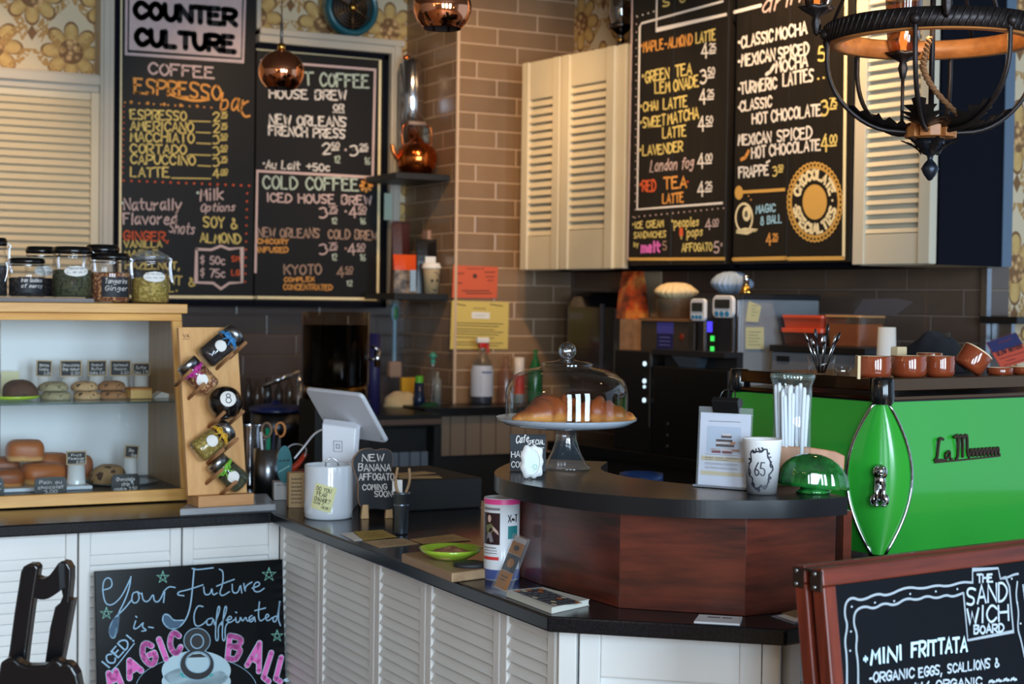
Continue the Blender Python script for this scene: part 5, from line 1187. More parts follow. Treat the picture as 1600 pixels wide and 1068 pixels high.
pen(0.004, 0.012, 0, Hp + 0.06, 0.0085, mat('marker_green', (22, 130, 96), 0.35), 'thick green marker standing in the steel cup')
pen(0.016, -0.008, 0, Hp + 0.05, 0.004, mat('pen_navy', (36, 44, 66), 0.3), 'dark blue pen at the right of the green marker')
pen(0.03, 0.0, 0, Hp + 0.04, 0.0045, blackp, 'black pen at the right rim of the steel cup')
def scissors(dx, m, lb, tilt):
    r2 = root('scissors', lb, 'scissors', (cp.x + dx, cp.y + 0.006, cp.z), -YAW)
    mb = MB(); zc_ = Hp + 0.055
    for s in (-1, 1):
        mb.tube([(s * 0.0 + 0.014 * math.cos(t) + tilt, s * 0.004, zc_ + 0.021 * math.sin(t)) for t in [2 * PI * k / 20 for k in range(20)]], 0.0035, 8, closed=True)
    obj('handle_loops', mb, m, r2); obj('blades', MB().box((-0.006 + tilt * 0.5, -0.0015, 0.02), (0.004 + tilt * 0.5, 0.0015, Hp + 0.036)), steel_d, r2)
scissors(-0.002, mat('orange_grey_grip', (120, 92, 70), 0.5), 'scissors with grey brown loops in the steel cup', 0.0)
scissors(0.036, mat('orange_grip', (190, 120, 60), 0.5), 'scissors with orange loops at the right of the steel cup', 0.004)
c = onW(444, 783); kq = depth(c) / FPX
o = obj('paddle_sign', MB().extr([(p.x * kq, p.y * kq) for p in smooth_pts([(12 * math.cos(t), 30 * math.sin(t), 0) for t in [2 * PI * k / 14 for k in range(14)]], True, 1)], -0.002, 0.002), mat('teal_paddle', (40, 112, 120), 0.4), loc=(c.x, c.y, Z_TOP + 58 * kq), rotz=-YAW); tag(o, 'oval teal paddle card standing among the tea boxes', 'card')
s = Sheet(lambda u, v3: V((u, -0.0021, v3)), V((0, -1, 0)), None, 0.0005); s.text('###', (-0.016, 0.004), (0.016, 0.008), 0.014, 0.002, 0, up=(0, 1)); s.line([(-0.016, -0.022), (0.014, -0.004)], 0.003, 1); s.make('print', [mat('paddle_ink', (18, 60, 70), 0.6), mat('paddle_stripe', (140, 190, 190), 0.6)], o)
def tea_box(px, py, wpx, hpx, m, lb, lines, dz=0.05, rz=0.25):
    c = onW(px, py); k = depth(c) / FPX; w, h = wpx * k, hpx * k
    r = root('card_box', lb, 'box', (c.x, c.y, Z_TOP + 0.0005), -YAW + rz); obj('carton', MB().box((-w / 2, 0, 0), (w / 2, dz, h)), m, r, bevel=0.001)
    s = Sheet(lambda u, v3: V((u, -0.0002, v3)), V((0, -1, 0)), None, 0.0005)
    for i, tx in enumerate(lines):
        z = h * (0.86 - i * 0.8 / len(lines)); s.text(tx, (-w * 0.34, z - h * 0.05), (w * 0.34, z - h * 0.05), h * 0.06, 0.0014, 0, up=(0, 1))
    s.make('print', [BLACK], r); return r
tea_box(463, 793, 24, 54, mat('manila_carton', (196, 166, 124), 0.8), 'manila carton with black printed lines left of the white crock', ['####', '###', '####', '####', '###', '####', '###'])
tea_box(440, 781, 24, 28, mat('white_carton', (206, 202, 198), 0.8), 'white card box below the teal paddle card', ['##'])
c = onW(470, 740); r = root('barcode_gun', 'red orange handheld tool lying above the manila carton', 'tool', atz(466, 724, 0.985), 0.3)
mb = MB(); mb.tube([(-0.03, 0, -0.02), (0.0, 0, 0.0), (0.028, 0, 0.03)], [0.011, 0.009, 0.007], 10); obj('grip', mb, mat('red_orange_plastic', (206, 62, 34), 0.35), r); obj('body', MB().box((-0.05, -0.02, -0.0645), (0.04, 0.03, -0.02)), mat('dark_red_plastic', (120, 20, 20), 0.4), r, bevel=0.006)
pts = [dep(460, 716, 4.5), dep(478, 694, 4.5), dep(490, 678, 4.47), dep(502, 671, 4.45), dep(508, 670, 4.46)]
w = MB(); w.tube(smooth_pts(pts), 0.0028, 8); o = obj('charging_cable', w, whitep); tag(o, 'white charging cable looping up to the till stand', 'cable')
w = MB(); w.tube(smooth_pts([dep(445, 704, 4.6), dep(455, 694, 4.6), dep(468, 693, 4.6), dep(480, 700, 4.55), dep(476, 712, 4.5)]), 0.0025, 8); o = obj('charging_cable', w, mat('grey_cable', (150, 150, 156), 0.5)); tag(o, 'grey cable curving behind the red orange tool', 'cable')
# ------------------------------------------------------------------ raised mahogany bar on the counter end
ZBAR = 1.14; TH = 0.034
outer = [(1.80, 3.40), (1.70, 3.30), (1.60, 3.17), (1.548, 3.053), (1.536, 2.95), (1.553, 2.82), (1.61, 2.68), (1.715, 2.56), (1.85, 2.497), (1.95, 2.482), (2.04, 2.488)]
inner = [(2.06, 2.70), (1.97, 2.71), (1.88, 2.76), (1.835, 2.87), (1.815, 3.0), (1.84, 3.12), (1.95, 3.26)]
op = smooth_pts([(x * 0.96, y * 0.96, 0) for x, y in outer], False, 4) + smooth_pts([(x * 0.96, y * 0.96, 0) for x, y in inner], False, 4)
cb = V((1.75, 2.85, Z_TOP))
r = root('raised_bar', 'curved raised bar with dark top and mahogany front standing on the counter end', 'bar', cb)
obj('bar_top', MB().prism([(p.x - cb.x, p.y - cb.y) for p in op], ZBAR - TH - Z_TOP, ZBAR - Z_TOP), mat('dark_bar_top', (20, 20, 23), 0.28, var=0.12, vs=5, coat=0.1, spec=0.35), r, bevel=0.006, seg=3)
mah = wood('red_mahogany', (23, 9, 8), (108, 45, 27), 'X', 7, 0.32, 0.3, 9)
b_ = [(1.62, 3.10), (1.572, 3.03), (1.568, 2.882), (1.585, 2.60), (1.76, 2.437), (1.97, 2.437)]
cen = [V((x - cb.x, y - cb.y, 0)) for x, y in b_]
hb = ZBAR - TH - Z_TOP - 0.0005
for k in range(5):
    a, b = cen[k], cen[k + 1]; d = (b - a); nn = V((d.y, -d.x, 0)).normalized()
    mb = MB(); th_ = 0.018
    pts = [a, b, b - nn * th_, a - nn * th_]
    o = obj('front_panel', MB().prism([(0, 0), (d.length, 0), (d.length, th_), (0, th_)], 0.0005, hb), mah if k > 1 else (mat('bar_edge_grey', (52, 58, 70), 0.4) if k == 0 else mah), r, loc=a, rotz=math.atan2(d.y, d.x), bevel=0.0008)
k0 = V((2.0 - cb.x, 2.69 - cb.y, 0))
mb = MB().prism([(1.99 - cb.x, 2.438 - cb.y), (2.01 - cb.x, 2.438 - cb.y), (2.03 - cb.x, 2.68 - cb.y), (2.01 - cb.x, 2.68 - cb.y)], 0.0005, hb); obj('end_panel', mb, mah, r)
zb3 = ZBAR + 0.0006
def onbar(px, py): return atz(px, py, zb3)
# ------------------------------------------------------------------ cake stand with its dome
c = onbar(884, 733); kc = depth(c) / FPX
r = root('cake_stand', 'clear glass footed cake stand holding croissants under a dome', 'cake stand', c)
gcl = glass('pressed_glass', (0.93, 0.95, 0.97), 0.1, 0.03, body=0.04, bodycol=(150, 165, 180))
zp = 70 * kc
obj('pedestal', MB().lathe([(0, 0.001), (38 * kc, 0.001), (39 * kc, 4 * kc), (32 * kc, 10 * kc), (22 * kc, 30 * kc), (16 * kc, 48 * kc), (17 * kc, 60 * kc), (30 * kc, 66 * kc), (0, 68 * kc)], 48), gcl, r)
obj('plate', MB().lathe([(0, zp - 4 * kc), (60 * kc, zp - 5 * kc), (95 * kc, zp + 0 * kc), (110 * kc, zp + 9 * kc), (109 * kc, zp + 11 * kc), (96 * kc, zp + 4 * kc), (0, zp)], 64), mat('frosted_glass_plate', (150, 158, 170), 0.15, coat=0.5), r)
dl = MB(); n = 96
def scal(a): return 1 + 0.025 * abs(math.sin(a * 18))
dl.lathe([(0, zp + 0.8 * kc), (94 * kc, zp + 4.5 * kc), (108 * kc, zp + 11.6 * kc)], n, 0, True, (0, 0, 0), lambda a, z: scal(a) if z > zp + 5 * kc else 1)
o = obj('doily', dl, mat('white_doily', (224, 222, 220), 0.8), loc=c); tag(o, 'white scalloped paper doily on the cake stand plate', 'doily')
rd = 96 * kc
prof = [(rd, zp + 5.5 * kc), (rd, zp + 46 * kc), (rd * 0.985, zp + 58 * kc), (rd * 0.93, zp + 70 * kc), (rd * 0.8, zp + 80 * kc), (rd * 0.6, zp + 87 * kc), (rd * 0.44, zp + 90 * kc), (rd * 0.40, zp + 92 * kc), (rd * 0.43, zp + 94.5 * kc), (rd * 0.36, zp + 98 * kc), (rd * 0.16, zp + 100 * kc), (rd * 0.11, zp + 103 * kc)]
r2 = root('glass_dome', 'clear glass dome with a round knob covering the croissants', 'dome', c)
obj('dome_wall', MB().lathe(prof, 72), glass('dome_glass', (0.97, 0.98, 0.98), 0.055, 0.015), r2)
obj('knob', MB().ell((0, 0, zp + 115 * kc), 14 * kc, 32, 0, 20).lathe([(6 * kc, zp + 99 * kc), (5 * kc, zp + 103 * kc), (9 * kc, zp + 104.5 * kc), (5 * kc, zp + 106 * kc)], 24), glass('knob_glass', (0.75, 0.8, 0.86), 0.22, 0.03), r2)
cro = crust_mat('croissant_crust', (140, 66, 24), (214, 148, 74), 0.0, 0.045)
def croissant(cx, cy, rot, lb, s=1.0):
    mb = MB(); N = 27; vs = []; m_ = 14
    for i in range(N):
        t = -1 + 2 * i / (N - 1); a = t * 1.15
        R0 = 0.075 * s; ctr = V((R0 * math.sin(a), R0 * (1 - math.cos(a)), 0))
        seg = abs(((t + 1) * 3.5) % 1 - 0.5) * 2
        rr = (0.036 * (1 - abs(t) ** 1.7) + 0.008) * s * (0.82 + 0.3 * (1 - seg))
        dirv = V((math.cos(a), math.sin(a), 0)); nrm_ = V((-dirv.y, dirv.x, 0))
        for k in range(m_):
            th_ = 2 * PI * k / m_; vs.append(ctr + nrm_ * (rr * math.cos(th_)) + V((0, 0, rr * 0.72 * (math.sin(th_)) + 0.027 * s * (1 - abs(t) * 0.65))))
    fs = [(i * m_ + k, i * m_ + (k + 1) % m_, (i + 1) * m_ + (k + 1) % m_, (i + 1) * m_ + k) for i in range(N - 1) for k in range(m_)]
    mb.add(vs, fs + [tuple(range(m_)), tuple(range((N - 1) * m_, N * m_))], 0, True)
    o = obj('croissant', mb, cro, loc=(cx, cy, c.z + zp + 4 * kc), rotz=rot); return tag(o, lb, 'croissant', 'croissants under the glass dome')
croissant(c.x - 0.055, c.y - 0.015, 0.5, 'croissant at the left under the dome', 1.0)
croissant(c.x + 0.055, c.y - 0.045, -0.9, 'croissant at the right under the dome, in front', 0.95)
croissant(c.x + 0.02, c.y + 0.05, 2.6, 'croissant at the back under the dome', 0.95)
# slate special, small white frame
c = onbar(826, 736); kq = depth(c) / FPX
r = root('slate_board', 'small black chalk slate for the cafe special behind the white frame', 'chalkboard', c, -YAW + 0.05)
mb = MB(); mb.M = Matrix.Rotation(math.radians(-10), 4, 'X'); mb.box((-29 * kq, 0, 0.0005), (27 * kq, 0.005, 58 * kq)); obj('slate', mb, slate, r)
s = Sheet(lambda u, v3: mb.M @ V((u * kq, -0.0003, v3 * kq)), mb.M.to_3x3() @ V((0, -1, 0)), None, 0.0005)
s.text('Cafe', (-20, 44), (0, 47), 11, 0.0018, 0, slant=0.2, up=(0, 1)); s.text('SPECIAL', (-2, 41), (25, 43), 7, 0.0014, 0, up=(0, 1)); s.line([(-6, 37), (24, 37)], 0.001, 0); s.line([(-6, 35), (22, 35)], 0.001, 0); s.text('HAM &', (-27, 22), (6, 23), 9, 0.0015, 0, up=(0, 1)); s.text('COMTE', (-27, 6), (6, 7), 9, 0.0015, 0, up=(0, 1)); s.make('chalk_lettering', [CHALK], r)
c = onbar(831, 748); kq = depth(c) / FPX
r = root('framed_picture', 'small ornate white picture frame at the left end of the dark bar top', 'frame', c, -YAW + 0.12)
fo = []
for i in range(48):
    t = 2 * PI * i / 48; ct, st_ = math.cos(t), math.sin(t)
    k = 1 / max(abs(ct) ** 4 + abs(st_) ** 4, 1e-6) ** 0.25; w_ = 1 + 0.06 * math.cos(9 * t); fo.append((17 * kq * ct * k * w_, 27 * kq + 25 * kq * st_ * k * w_))
fin = [(12 * kq * math.cos(2 * PI * i / 48), 27 * kq + 20 * kq * math.sin(2 * PI * i / 48)) for i in range(48)]
mb = MB(); vs = [(x, 0, z) for x, z in fo] + [(x, -0.004, z) for x, z in fin] + [(x, 0.008, z) for x, z in fo]
mb.add(vs, [(i, (i + 1) % 48, 48 + (i + 1) % 48, 48 + i) for i in range(48)] + [(i, 96 + i, 96 + (i + 1) % 48, (i + 1) % 48) for i in range(48)], 0, True); mb.add(vs, [tuple(range(96, 144))])
obj('frame_moulding', mb, mat('matte_white', (226, 226, 226), 0.5), r)
mb = MB(); mb.quad([(x, -0.002, z) for x, z in fin]); obj('picture', mb, mat('pale_mint_paper', (206, 214, 210), 0.7), r)
s = Sheet(lambda u, v3: V((u, -0.0025, v3)), V((0, -1, 0)), None, 0.0005); s.line([(0.003, 0.018), (0.009, 0.022), (0.010, 0.028), (0.004, 0.030), (0.001, 0.024), (0.006, 0.022)], 0.0012, 0); s.make('emblem', [mat('mint_ink', (130, 190, 170), 0.7)], r)
# clear menu holder with binder clip
a, b = onbar(1089, 759), onbar(1169, 765); L = (b - a).length; rz = math.atan2(b.y - a.y, b.x - a.x); kq = depth((a + b) / 2) / FPX; hM = 126 * kq
r = root('menu_holder', 'clear menu holder with a white dessert flyer on the dark bar top', 'menu holder', a, rz)
MT = Matrix.Rotation(math.radians(-4), 4, 'X')
mb = MB(); mb.M = MT; mb.box((-0.002, -0.002, 0.004), (L + 0.002, -0.0008, hM)); mb.box((-0.002, 0.003, 0.004), (L + 0.002, 0.0042, hM)); obj('acrylic_sleeve', mb, glass('acrylic'), r)
mb = MB(); mb.M = MT; mb.box((-0.004, -0.012, 0), (L + 0.004, 0.05, 0.004)); obj('acrylic_foot', mb, mat('clear_foot', (120, 124, 132), 0.1), r)
mb = MB(); mb.M = MT; mb.box((0.0015, 0, 0.004), (L - 0.0015, 0.0025, hM * 0.925)); o = obj('flyer', mb, mat('flyer_white', (226, 228, 236), 0.5), r)
s = Sheet(lambda u, v3: MT @ V((u * L, -0.0002, v3 * hM)), MT.to_3x3() @ V((0, -1, 0)), None, 0.0004)
s.fill([(0.16, 0.43), (0.82, 0.43), (0.82, 0.76), (0.16, 0.76)], 0); s.line([(0.18, 0.82), (0.8, 0.825)], 0.0012, 1)
for x0_, x1_, z_, mi in ((0.34, 0.66, 0.585, 2), (0.34, 0.6, 0.56, 3), (0.62, 0.72, 0.56, 5), (0.34, 0.7, 0.525, 2), (0.24, 0.44, 0.47, 3), (0.46, 0.64, 0.475, 3), (0.66, 0.8, 0.47, 5), (0.26, 0.44, 0.443, 4), (0.47, 0.66, 0.443, 4), (0.44, 0.64, 0.635, 2), (0.46, 0.62, 0.66, 3)):
    s.fill([(x0_, z_ - 0.016), (x1_, z_ - 0.014), (x1_, z_ + 0.016), (x0_, z_ + 0.016)], mi, 0.0006)
s.fill([(0.06, 0.33), (0.9, 0.33), (0.9, 0.385), (0.06, 0.385)], 6); s.fill([(0.06, 0.15), (0.9, 0.15), (0.9, 0.20), (0.06, 0.20)], 6)
for z_ in (0.41, 0.30, 0.285, 0.25, 0.235): s.line([(0.14, z_), (0.78, z_)], 0.0008, 1)
s.text('#### #### ######', (0.14, 0.36), (0.78, 0.365), 0.016, 0.001, 7, up=(0, 1)); s.text('### #####', (0.14, 0.337), (0.6, 0.34), 0.014, 0.0009, 7, up=(0, 1))
s.make('flyer_print', [mat('print_sky', (196, 208, 222), 0.6), GREY, mat('print_chocolate', (66, 40, 42), 0.6), mat('print_vanilla', (228, 216, 214), 0.6), mat('print_berry', (160, 60, 76), 0.6), mat('print_caramel', (206, 140, 100), 0.6), mat('print_sand', (220, 202, 160), 0.6), mat('print_black', (28, 26, 28), 0.7)], o)
cx = L * 0.52
r3 = root('binder_clip', 'black binder clip gripping the top of the dessert flyer holder', 'clip', MT.to_3x3() @ V((0, 0, 0)) + a + V((math.cos(rz) * cx, math.sin(rz) * cx, hM * 0.99)), rz)
w2 = 22 * kq
mb = MB(); prof = [(-0.003, -8 * kq), (-0.012, 12 * kq), (-0.004, 17 * kq), (0.014, 14 * kq), (0.02, 8 * kq), (0.006, -8 * kq)]
vs = [(-w2, y + 0.009, z) for y, z in prof] + [(w2, y + 0.009, z) for y, z in prof]; n = len(prof)
mb.add(vs, [(i, (i + 1) % n, n + (i + 1) % n, n + i) for i in range(n)] + [tuple(range(n - 1, -1, -1)), tuple(range(n, 2 * n))]); obj('clip_body', mb, mat('black_enamel', (18, 18, 20), 0.3), r3, bevel=0.0015)
w = MB()
w.tube(smooth_pts([(-w2 * 0.6, 0.012, 14 * kq), (-w2 * 0.5, 0.02, 26 * kq), (0, 0.022, 30 * kq), (w2 * 0.5, 0.02, 26 * kq), (w2 * 0.6, 0.012, 14 * kq)]), 0.0012, 6)
obj('clip_lever', w, steel_d, r3)
# paper cup with printed scrollwork
c = onbar(1190, 770); kq = depth(c) / FPX; Rb, Rt_, Hc = 23 * kq, 30.5 * kq, 84 * kq
r = root('paper_cup', 'white takeaway paper cup printed with a black ornate frame and numerals', 'cup', c)
cupm = mat('paper_cup_white', (226, 224, 224), 0.4)
obj('cup_wall', MB().lathe([(0, 0.003), (Rb * 0.95, 0.003), (Rb, 0), (Rt_, Hc - 0.002), (Rt_ * 1.025, Hc), (Rt_ * 1.0, Hc + 0.002), (Rt_ * 0.97, Hc - 0.002), (Rb * 0.94, 0.006), (0, 0.006)], 56), cupm, r)
tv = math.atan2(-c.y, -c.x)
def onC(u, z, e=0.0008):
    a = tv - 0.12 + u; R0 = Rb + (Rt_ - Rb) * z / Hc + e; return V((R0 * math.cos(a), R0 * math.sin(a), z))
lm = MB(); H_ = Hc
rn = random.Random(3); N = 40; ringp = []
for i in range(N + 1):
    t = 2 * PI * i / N; k = 1 + 0.12 * math.sin(6 * t + 1.0) + 0.06 * math.cos(11 * t); ringp.append((0.68 * k * math.cos(t), H_ * (0.47 + 0.36 * k * math.sin(t))))
nn = V((math.cos(tv), math.sin(tv), 0))
def cst(pts, w_):
    P_ = [onC(*p) for p in pts]; 
    for i in range(len(P_) - 1):
        m0 = (P_[i] + P_[i + 1]) / 2; m0.z = 0; ribbon(lm, [P_[i], P_[i + 1]], w_, m0.normalized(), 0)
cst(ringp, 0.0028)
for i in range(10):
    t = 2 * PI * (i + 0.3) / 10; cx_, cz_ = 0.72 * math.cos(t), H_ * (0.47 + 0.4 * math.sin(t)); s_ = 1 if i % 2 else -1
    cst([(cx_ + 0.16 * k / 8 * math.cos(s_ * 4.6 * k / 8 + t), cz_ + H_ * 0.075 * k / 8 * math.sin(s_ * 4.6 * k / 8 + t)) for k in range(9)], 0.0026)
for tx, u0, u1 in (('65', -0.3, 0.3),):
    gl, Wt = glyph_line(tx)
    for ch, gx in gl:
        for st_ in strokes(ch): cst([(u0 + (u1 - u0) * (gx + q.x) / Wt, H_ * (0.36 + 0.24 * q.y / 9)) for q in st_], 0.0022)
obj('black_scrollwork', lm, mat('cup_ink', (26, 26, 40), 0.5), r)
# jar of wrapped straws
c = onbar(1236, 756); kq = depth(c) / FPX; Rj = 33 * kq; Hj = 172 * kq
r = root('straw_jar', 'tall clear glass jar full of white wrapped straws on the bar', 'jar', c)
obj('glass_body', MB().lathe([(0, 0.001), (Rj * 0.9, 0.001), (Rj * 0.94, 0.01), (Rj * 0.9, Hj * 0.6), (Rj * 0.93, Hj * 0.9), (Rj * 1.02, Hj * 0.945), (Rj * 1.04, Hj * 0.97), (Rj * 1.0, Hj)], 48), glass('jar_glass', (0.96, 0.98, 0.97), 0.07, body=0.03, bodycol=(180, 200, 190)), r)
obj('rim_band', MB().lathe([(Rj * 1.03, Hj * 0.955), (Rj * 1.07, Hj * 0.97), (Rj * 1.07, Hj * 0.99), (Rj * 1.0, Hj * 1.005)], 48), glass('jar_glass_rim', (0.8, 0.86, 0.84), 0.15, body=0.08, bodycol=(150, 170, 160)), r)
sw = mat('straw_wrapper', (226, 228, 236), 0.6)
rn = random.Random(11)
for i in range(26):
    a = rn.uniform(0, 2 * PI); q = math.sqrt(rn.uniform(0, 1)); x0_, y0_ = 0.6 * Rj * q * math.cos(a), 0.6 * Rj * q * math.sin(a); x1_, y1_ = x0_ * 1.28 + rn.uniform(-.005, .005), y0_ * 1.28 + rn.uniform(-.005, .005)
    z1 = Hj * rn.uniform(0.80, 0.92)
    mb = MB(); mb.tube([(x0_, y0_, 0.004), (x1_, y1_, z1 - 0.006), (x1_, y1_, z1)], [0.0045, 0.0045, 0.003], 6); o = obj('wrapped_straw', mb, sw, loc=c); tag(o, 'one of the white wrapped straws standing in the tall glass jar', 'straw', 'wrapped straws in the glass jar')
# wooden napkin holder and green glass shell
c = onbar(1264, 757); kq = depth(c) / FPX
o = obj('napkin_holder', MB().extr([(-54 * kq, 0), (54 * kq, 0), (56 * kq, 46 * kq), (40 * kq, 53 * kq), (0, 59 * kq), (-40 * kq, 61 * kq), (-56 * kq, 57 * kq)], -0.006, 0.006), wood('ribbed_wood', (150, 100, 70), (178, 124, 90), 'Z', 8, 0.5), loc=(c.x, c.y, c.z), rotz=-YAW + 0.1, bevel=0.003); tag(o, 'brown wooden napkin rack behind the green glass shell', 'napkin rack')
c = onbar(1270, 769); kq = depth(c) / FPX
mt, t = base('emerald_glaze'); v = t.obj(); n_ = t.noise(9, 6, v, 0.7); t.l.new(t.ramp(n_, [(0.35, rgb(5, 30, 14)), (0.5, rgb(14, 78, 28)), (0.64, rgb(40, 120, 50)), (0.76, rgb(50, 120, 120))]), t.b.inputs['Base Color']); t.b.inputs['Roughness'].default_value = 0.08; t.b.inputs['Coat Weight'].default_value = 0.8
r = root('shell_dish', 'green marbled glass shell bowl upturned on the right end of the bar', 'bowl', c, -YAW)
mb = MB(); N, K = 48, 14; vs = []
for i in range(K + 1):
    t_ = PI / 2 * i / K
    for j in range(N):
        a = 2 * PI * j / N; rib_ = 1 + 0.03 * math.cos(14 * a) * math.cos(t_)
        vs.append((56 * kq * math.cos(t_) * math.cos(a) * rib_, 0.036 * math.cos(t_) * math.sin(a) * rib_, 9 * kq + 52 * kq * math.sin(t_) ** 0.9 + 5 * kq * math.cos(t_) * math.cos(a) * -1))
mb.add(vs, [(i * N + j, i * N + (j + 1) % N, (i + 1) * N + (j + 1) % N, (i + 1) * N + j) for i in range(K) for j in range(N)], 0, True); mb.add(vs, [tuple(range(N - 1, -1, -1))])
obj('shell', mb, mt, r)
obj('foot', MB().lathe([(0, 0), (26 * kq, 0), (28 * kq, 4 * kq), (20 * kq, 6 * kq), (22 * kq, 11 * kq), (0, 11 * kq)], 40), mt, r)
# ------------------------------------------------------------------ green espresso machine (frame of the right-hand wall)
yk0 = 2.672
MC0 = dep(1376, 700, 3.40); MC0.z = 0
rm = root('espresso_machine', 'bright green espresso machine with chrome trim and a cup rail', 'espresso machine', (MC0.x, MC0.y, Z_TOP), RB)
iM = RM(rm).inverted()
def mloc(px, py, pl_y=0.0):      # picture point on the machine's front plane
    n = EY; return iM @ onp(px, py, (RM(rm) @ V((0, pl_y, 0)), n))
zt_m = mloc(1450, 626).z; zb_m = mloc(1400, 864).z; zr = mloc(1450, 592).z
green = mat('machine_green', (40, 146, 44), 0.16, coat=0.6)
chr_d = mat('machine_chrome', (190, 192, 196), 0.08, 1.0)
black_g = mat('machine_black', (12, 12, 14), 0.18, coat=0.3)
Lm, Dm = 0.86, 0.46; Hm = zt_m - zb_m; zm = zb_m
N = 20
# bulging side profile: how far the corner almond reaches at each height (t 0 bottom .. 1 top)
def bul(t): return math.sin(PI * (0.06 + 0.88 * t)) ** 0.85
wA = 0.132
rows = []
for i in range(N + 1):
    t = i / N; g_ = wA * bul(t) * 0.55; rows.append((zm + Hm * t, g_))
fb = MB(); vs = []
for z, g_ in rows: vs += [(g_ + 0.012, -0.0, z), (Lm, -0.0 + 0.0, z), (Lm, Dm, z), (-0.0, Dm, z), (-0.0, g_ + 0.012, z)]
# logo panel bows outward a little
def bow(z): t = (z - zm) / Hm; return 0.022 * math.sin(PI * t)
pv = []; 
for z, g_ in rows: pv += [(g_, -bow(z), z), (Lm, -bow(z), z)]
front = MB().add(pv, [(2 * i, 2 * i + 1, 2 * i + 3, 2 * i + 2) for i in range(N)], 0, True)
front.add([(0.02, 0.03, zm), (Lm, 0.03, zm), (Lm, 0.03, zm + Hm), (0.02, 0.03, zm + Hm)], [(3, 2, 1, 0)]); obj('logo_panel', front, green, rm)
pv = []
for z, g_ in rows: pv += [(-bow(z), g_, z), (-bow(z), Dm, z)]
side = MB().add(pv, [(2 * i, 2 * i + 2, 2 * i + 3, 2 * i + 1) for i in range(N)], 0, True); side.box((0.01, 0.03, zm), (0.012, Dm, zm + Hm)); obj('side_panel', side, green, rm)
am = MB(); vs = []; K = 10
for z, g_ in rows:
    a = V((-bow(z), g_, z)); b = V((g_, -bow(z), z)); 
    for k in range(K + 1):
        q = k / K; m_ = a * (1 - q) + b * q; vs.append(m_ + V((-1, -1, 0)).normalized() * (g_ * 0.34 * math.sin(PI * q)))
am.add(vs, [(i * (K + 1) + k, i * (K + 1) + k + 1, (i + 1) * (K + 1) + k + 1, (i + 1) * (K + 1) + k) for i in range(N) for k in range(K)], 0, True); obj('corner_panel', am, green, rm)
for fn in (lambda z, g_: (-bow(z) - 0.002, g_, z), lambda z, g_: (g_, -bow(z) - 0.002, z)):
    tr = MB(); tr.tube([fn(z, g_) for z, g_ in rows], 0.0036, 8); obj('chrome_trim', tr, chr_d, rm)
body = MB().box((0.03, 0.032, zm + 0.004), (Lm, Dm, zm + Hm + 0.004)).box((0.01, 0.005, zm + Hm), (Lm, Dm, zm + Hm + 0.012)); obj('chassis', body, mat('machine_dark', (40, 40, 42), 0.3), rm)
for x, y in ((0.03, 0.03), (Lm - 0.05, 0.03), (0.03, Dm - 0.05), (Lm - 0.05, Dm - 0.05)):
    obj('foot', MB().lathe([(0, 0.0005), (0.022, 0.0005), (0.02, zm + 0.005), (0, zm + 0.005)], 20, c=(x, y, 0)), black_g, rm)
# cup rail: posts and two glossy bars along front and side
zr0, zr1 = zm + Hm, zr + 0.004
obj('corner_post', MB().lathe([(0.022, zr0 - 0.004), (0.026, zr0 + 0.01), (0.024, zr1 - 0.004), (0.02, zr1 + 0.002), (0, zr1 + 0.002)], 28, c=(0.012, 0.008, 0)), black_g, rm)
obj('corner_post', MB().lathe([(0.022, zr0), (0.026, zr0 + 0.01), (0.024, zr1 - 0.004), (0.02, zr1 + 0.002), (0, zr1 + 0.002)], 28, c=(0.012, Dm - 0.01, 0)), black_g, rm)
rail = mat('rail_bronze_mirror', (104, 80, 62), 0.1, 1.0)
for z0_, z1_ in ((zr0 + 0.003, zr0 + 0.013), (zr1 - 0.028, zr1)):
    obj('cup_rail', MB().box((0.03, -0.004, z0_), (Lm, 0.004, z1_)), rail, rm, bevel=0.002); obj('cup_rail', MB().box((-0.004, 0.03, z0_), (0.004, Dm - 0.03, z1_)), rail, rm, bevel=0.002)
obj('cup_tray', MB().box((0.012, 0.014, zr1 - 0.012), (Lm, Dm - 0.002, zr1 - 0.004)), mat('tray_metal', (96, 84, 76), 0.25, 1.0), rm)
# script emblem, built as raised strokes, and the seated lion badge
em = mat('emblem_bronze', (74, 56, 44), 0.25, 0.8)
P0 = mloc(1457, 722, -0.02); P1 = mloc(1560, 716, -0.02)
sx = (P1 - P0).x; lt = MB()
def est(pts, w_):
    q = [V((P0.x + sx * x, -bow(P0.z + 0.02) - 0.006, P0.z + sx * z * 0.74)) for x, z in pts]; ribbon(lt, smooth_pts(q), w_, V((0, -1, 0)), 0)
est([(0.13, 0.30), (0.08, 0.33), (0.06, 0.2), (0.05, 0.05), (0.0, 0.03), (0.1, 0.03), (0.18, 0.02)], 0.0052); est([(0.22, 0.14), (0.16, 0.1), (0.18, 0.03), (0.23, 0.08), (0.23, 0.14), (0.24, 0.03), (0.27, 0.03)], 0.004)
est([(0.3, 0.32), (0.36, 0.36), (0.36, 0.05), (0.33, 0.03)], 0.0055); est([(0.36, 0.3), (0.42, 0.37), (0.43, 0.05)], 0.005); est([(0.43, 0.3), (0.49, 0.37), (0.5, 0.08), (0.53, 0.04)], 0.005)
x = 0.53
for i in range(8): est([(x, 0.06), (x + 0.02, 0.15), (x + 0.045, 0.14), (x + 0.04, 0.06), (x + 0.06, 0.05)], 0.0042); x += 0.058
est([(0.02, 0.0), (0.5, 0.012), (1.0, 0.03)], 0.0035)
b_ = [V(p) for p in lt.v]; nf = len(lt.v); fs = list(lt.f)
lt2 = MB(); lt2.add(b_, fs); lt2.add([p + V((0, 0.004, 0)) for p in b_], fs)
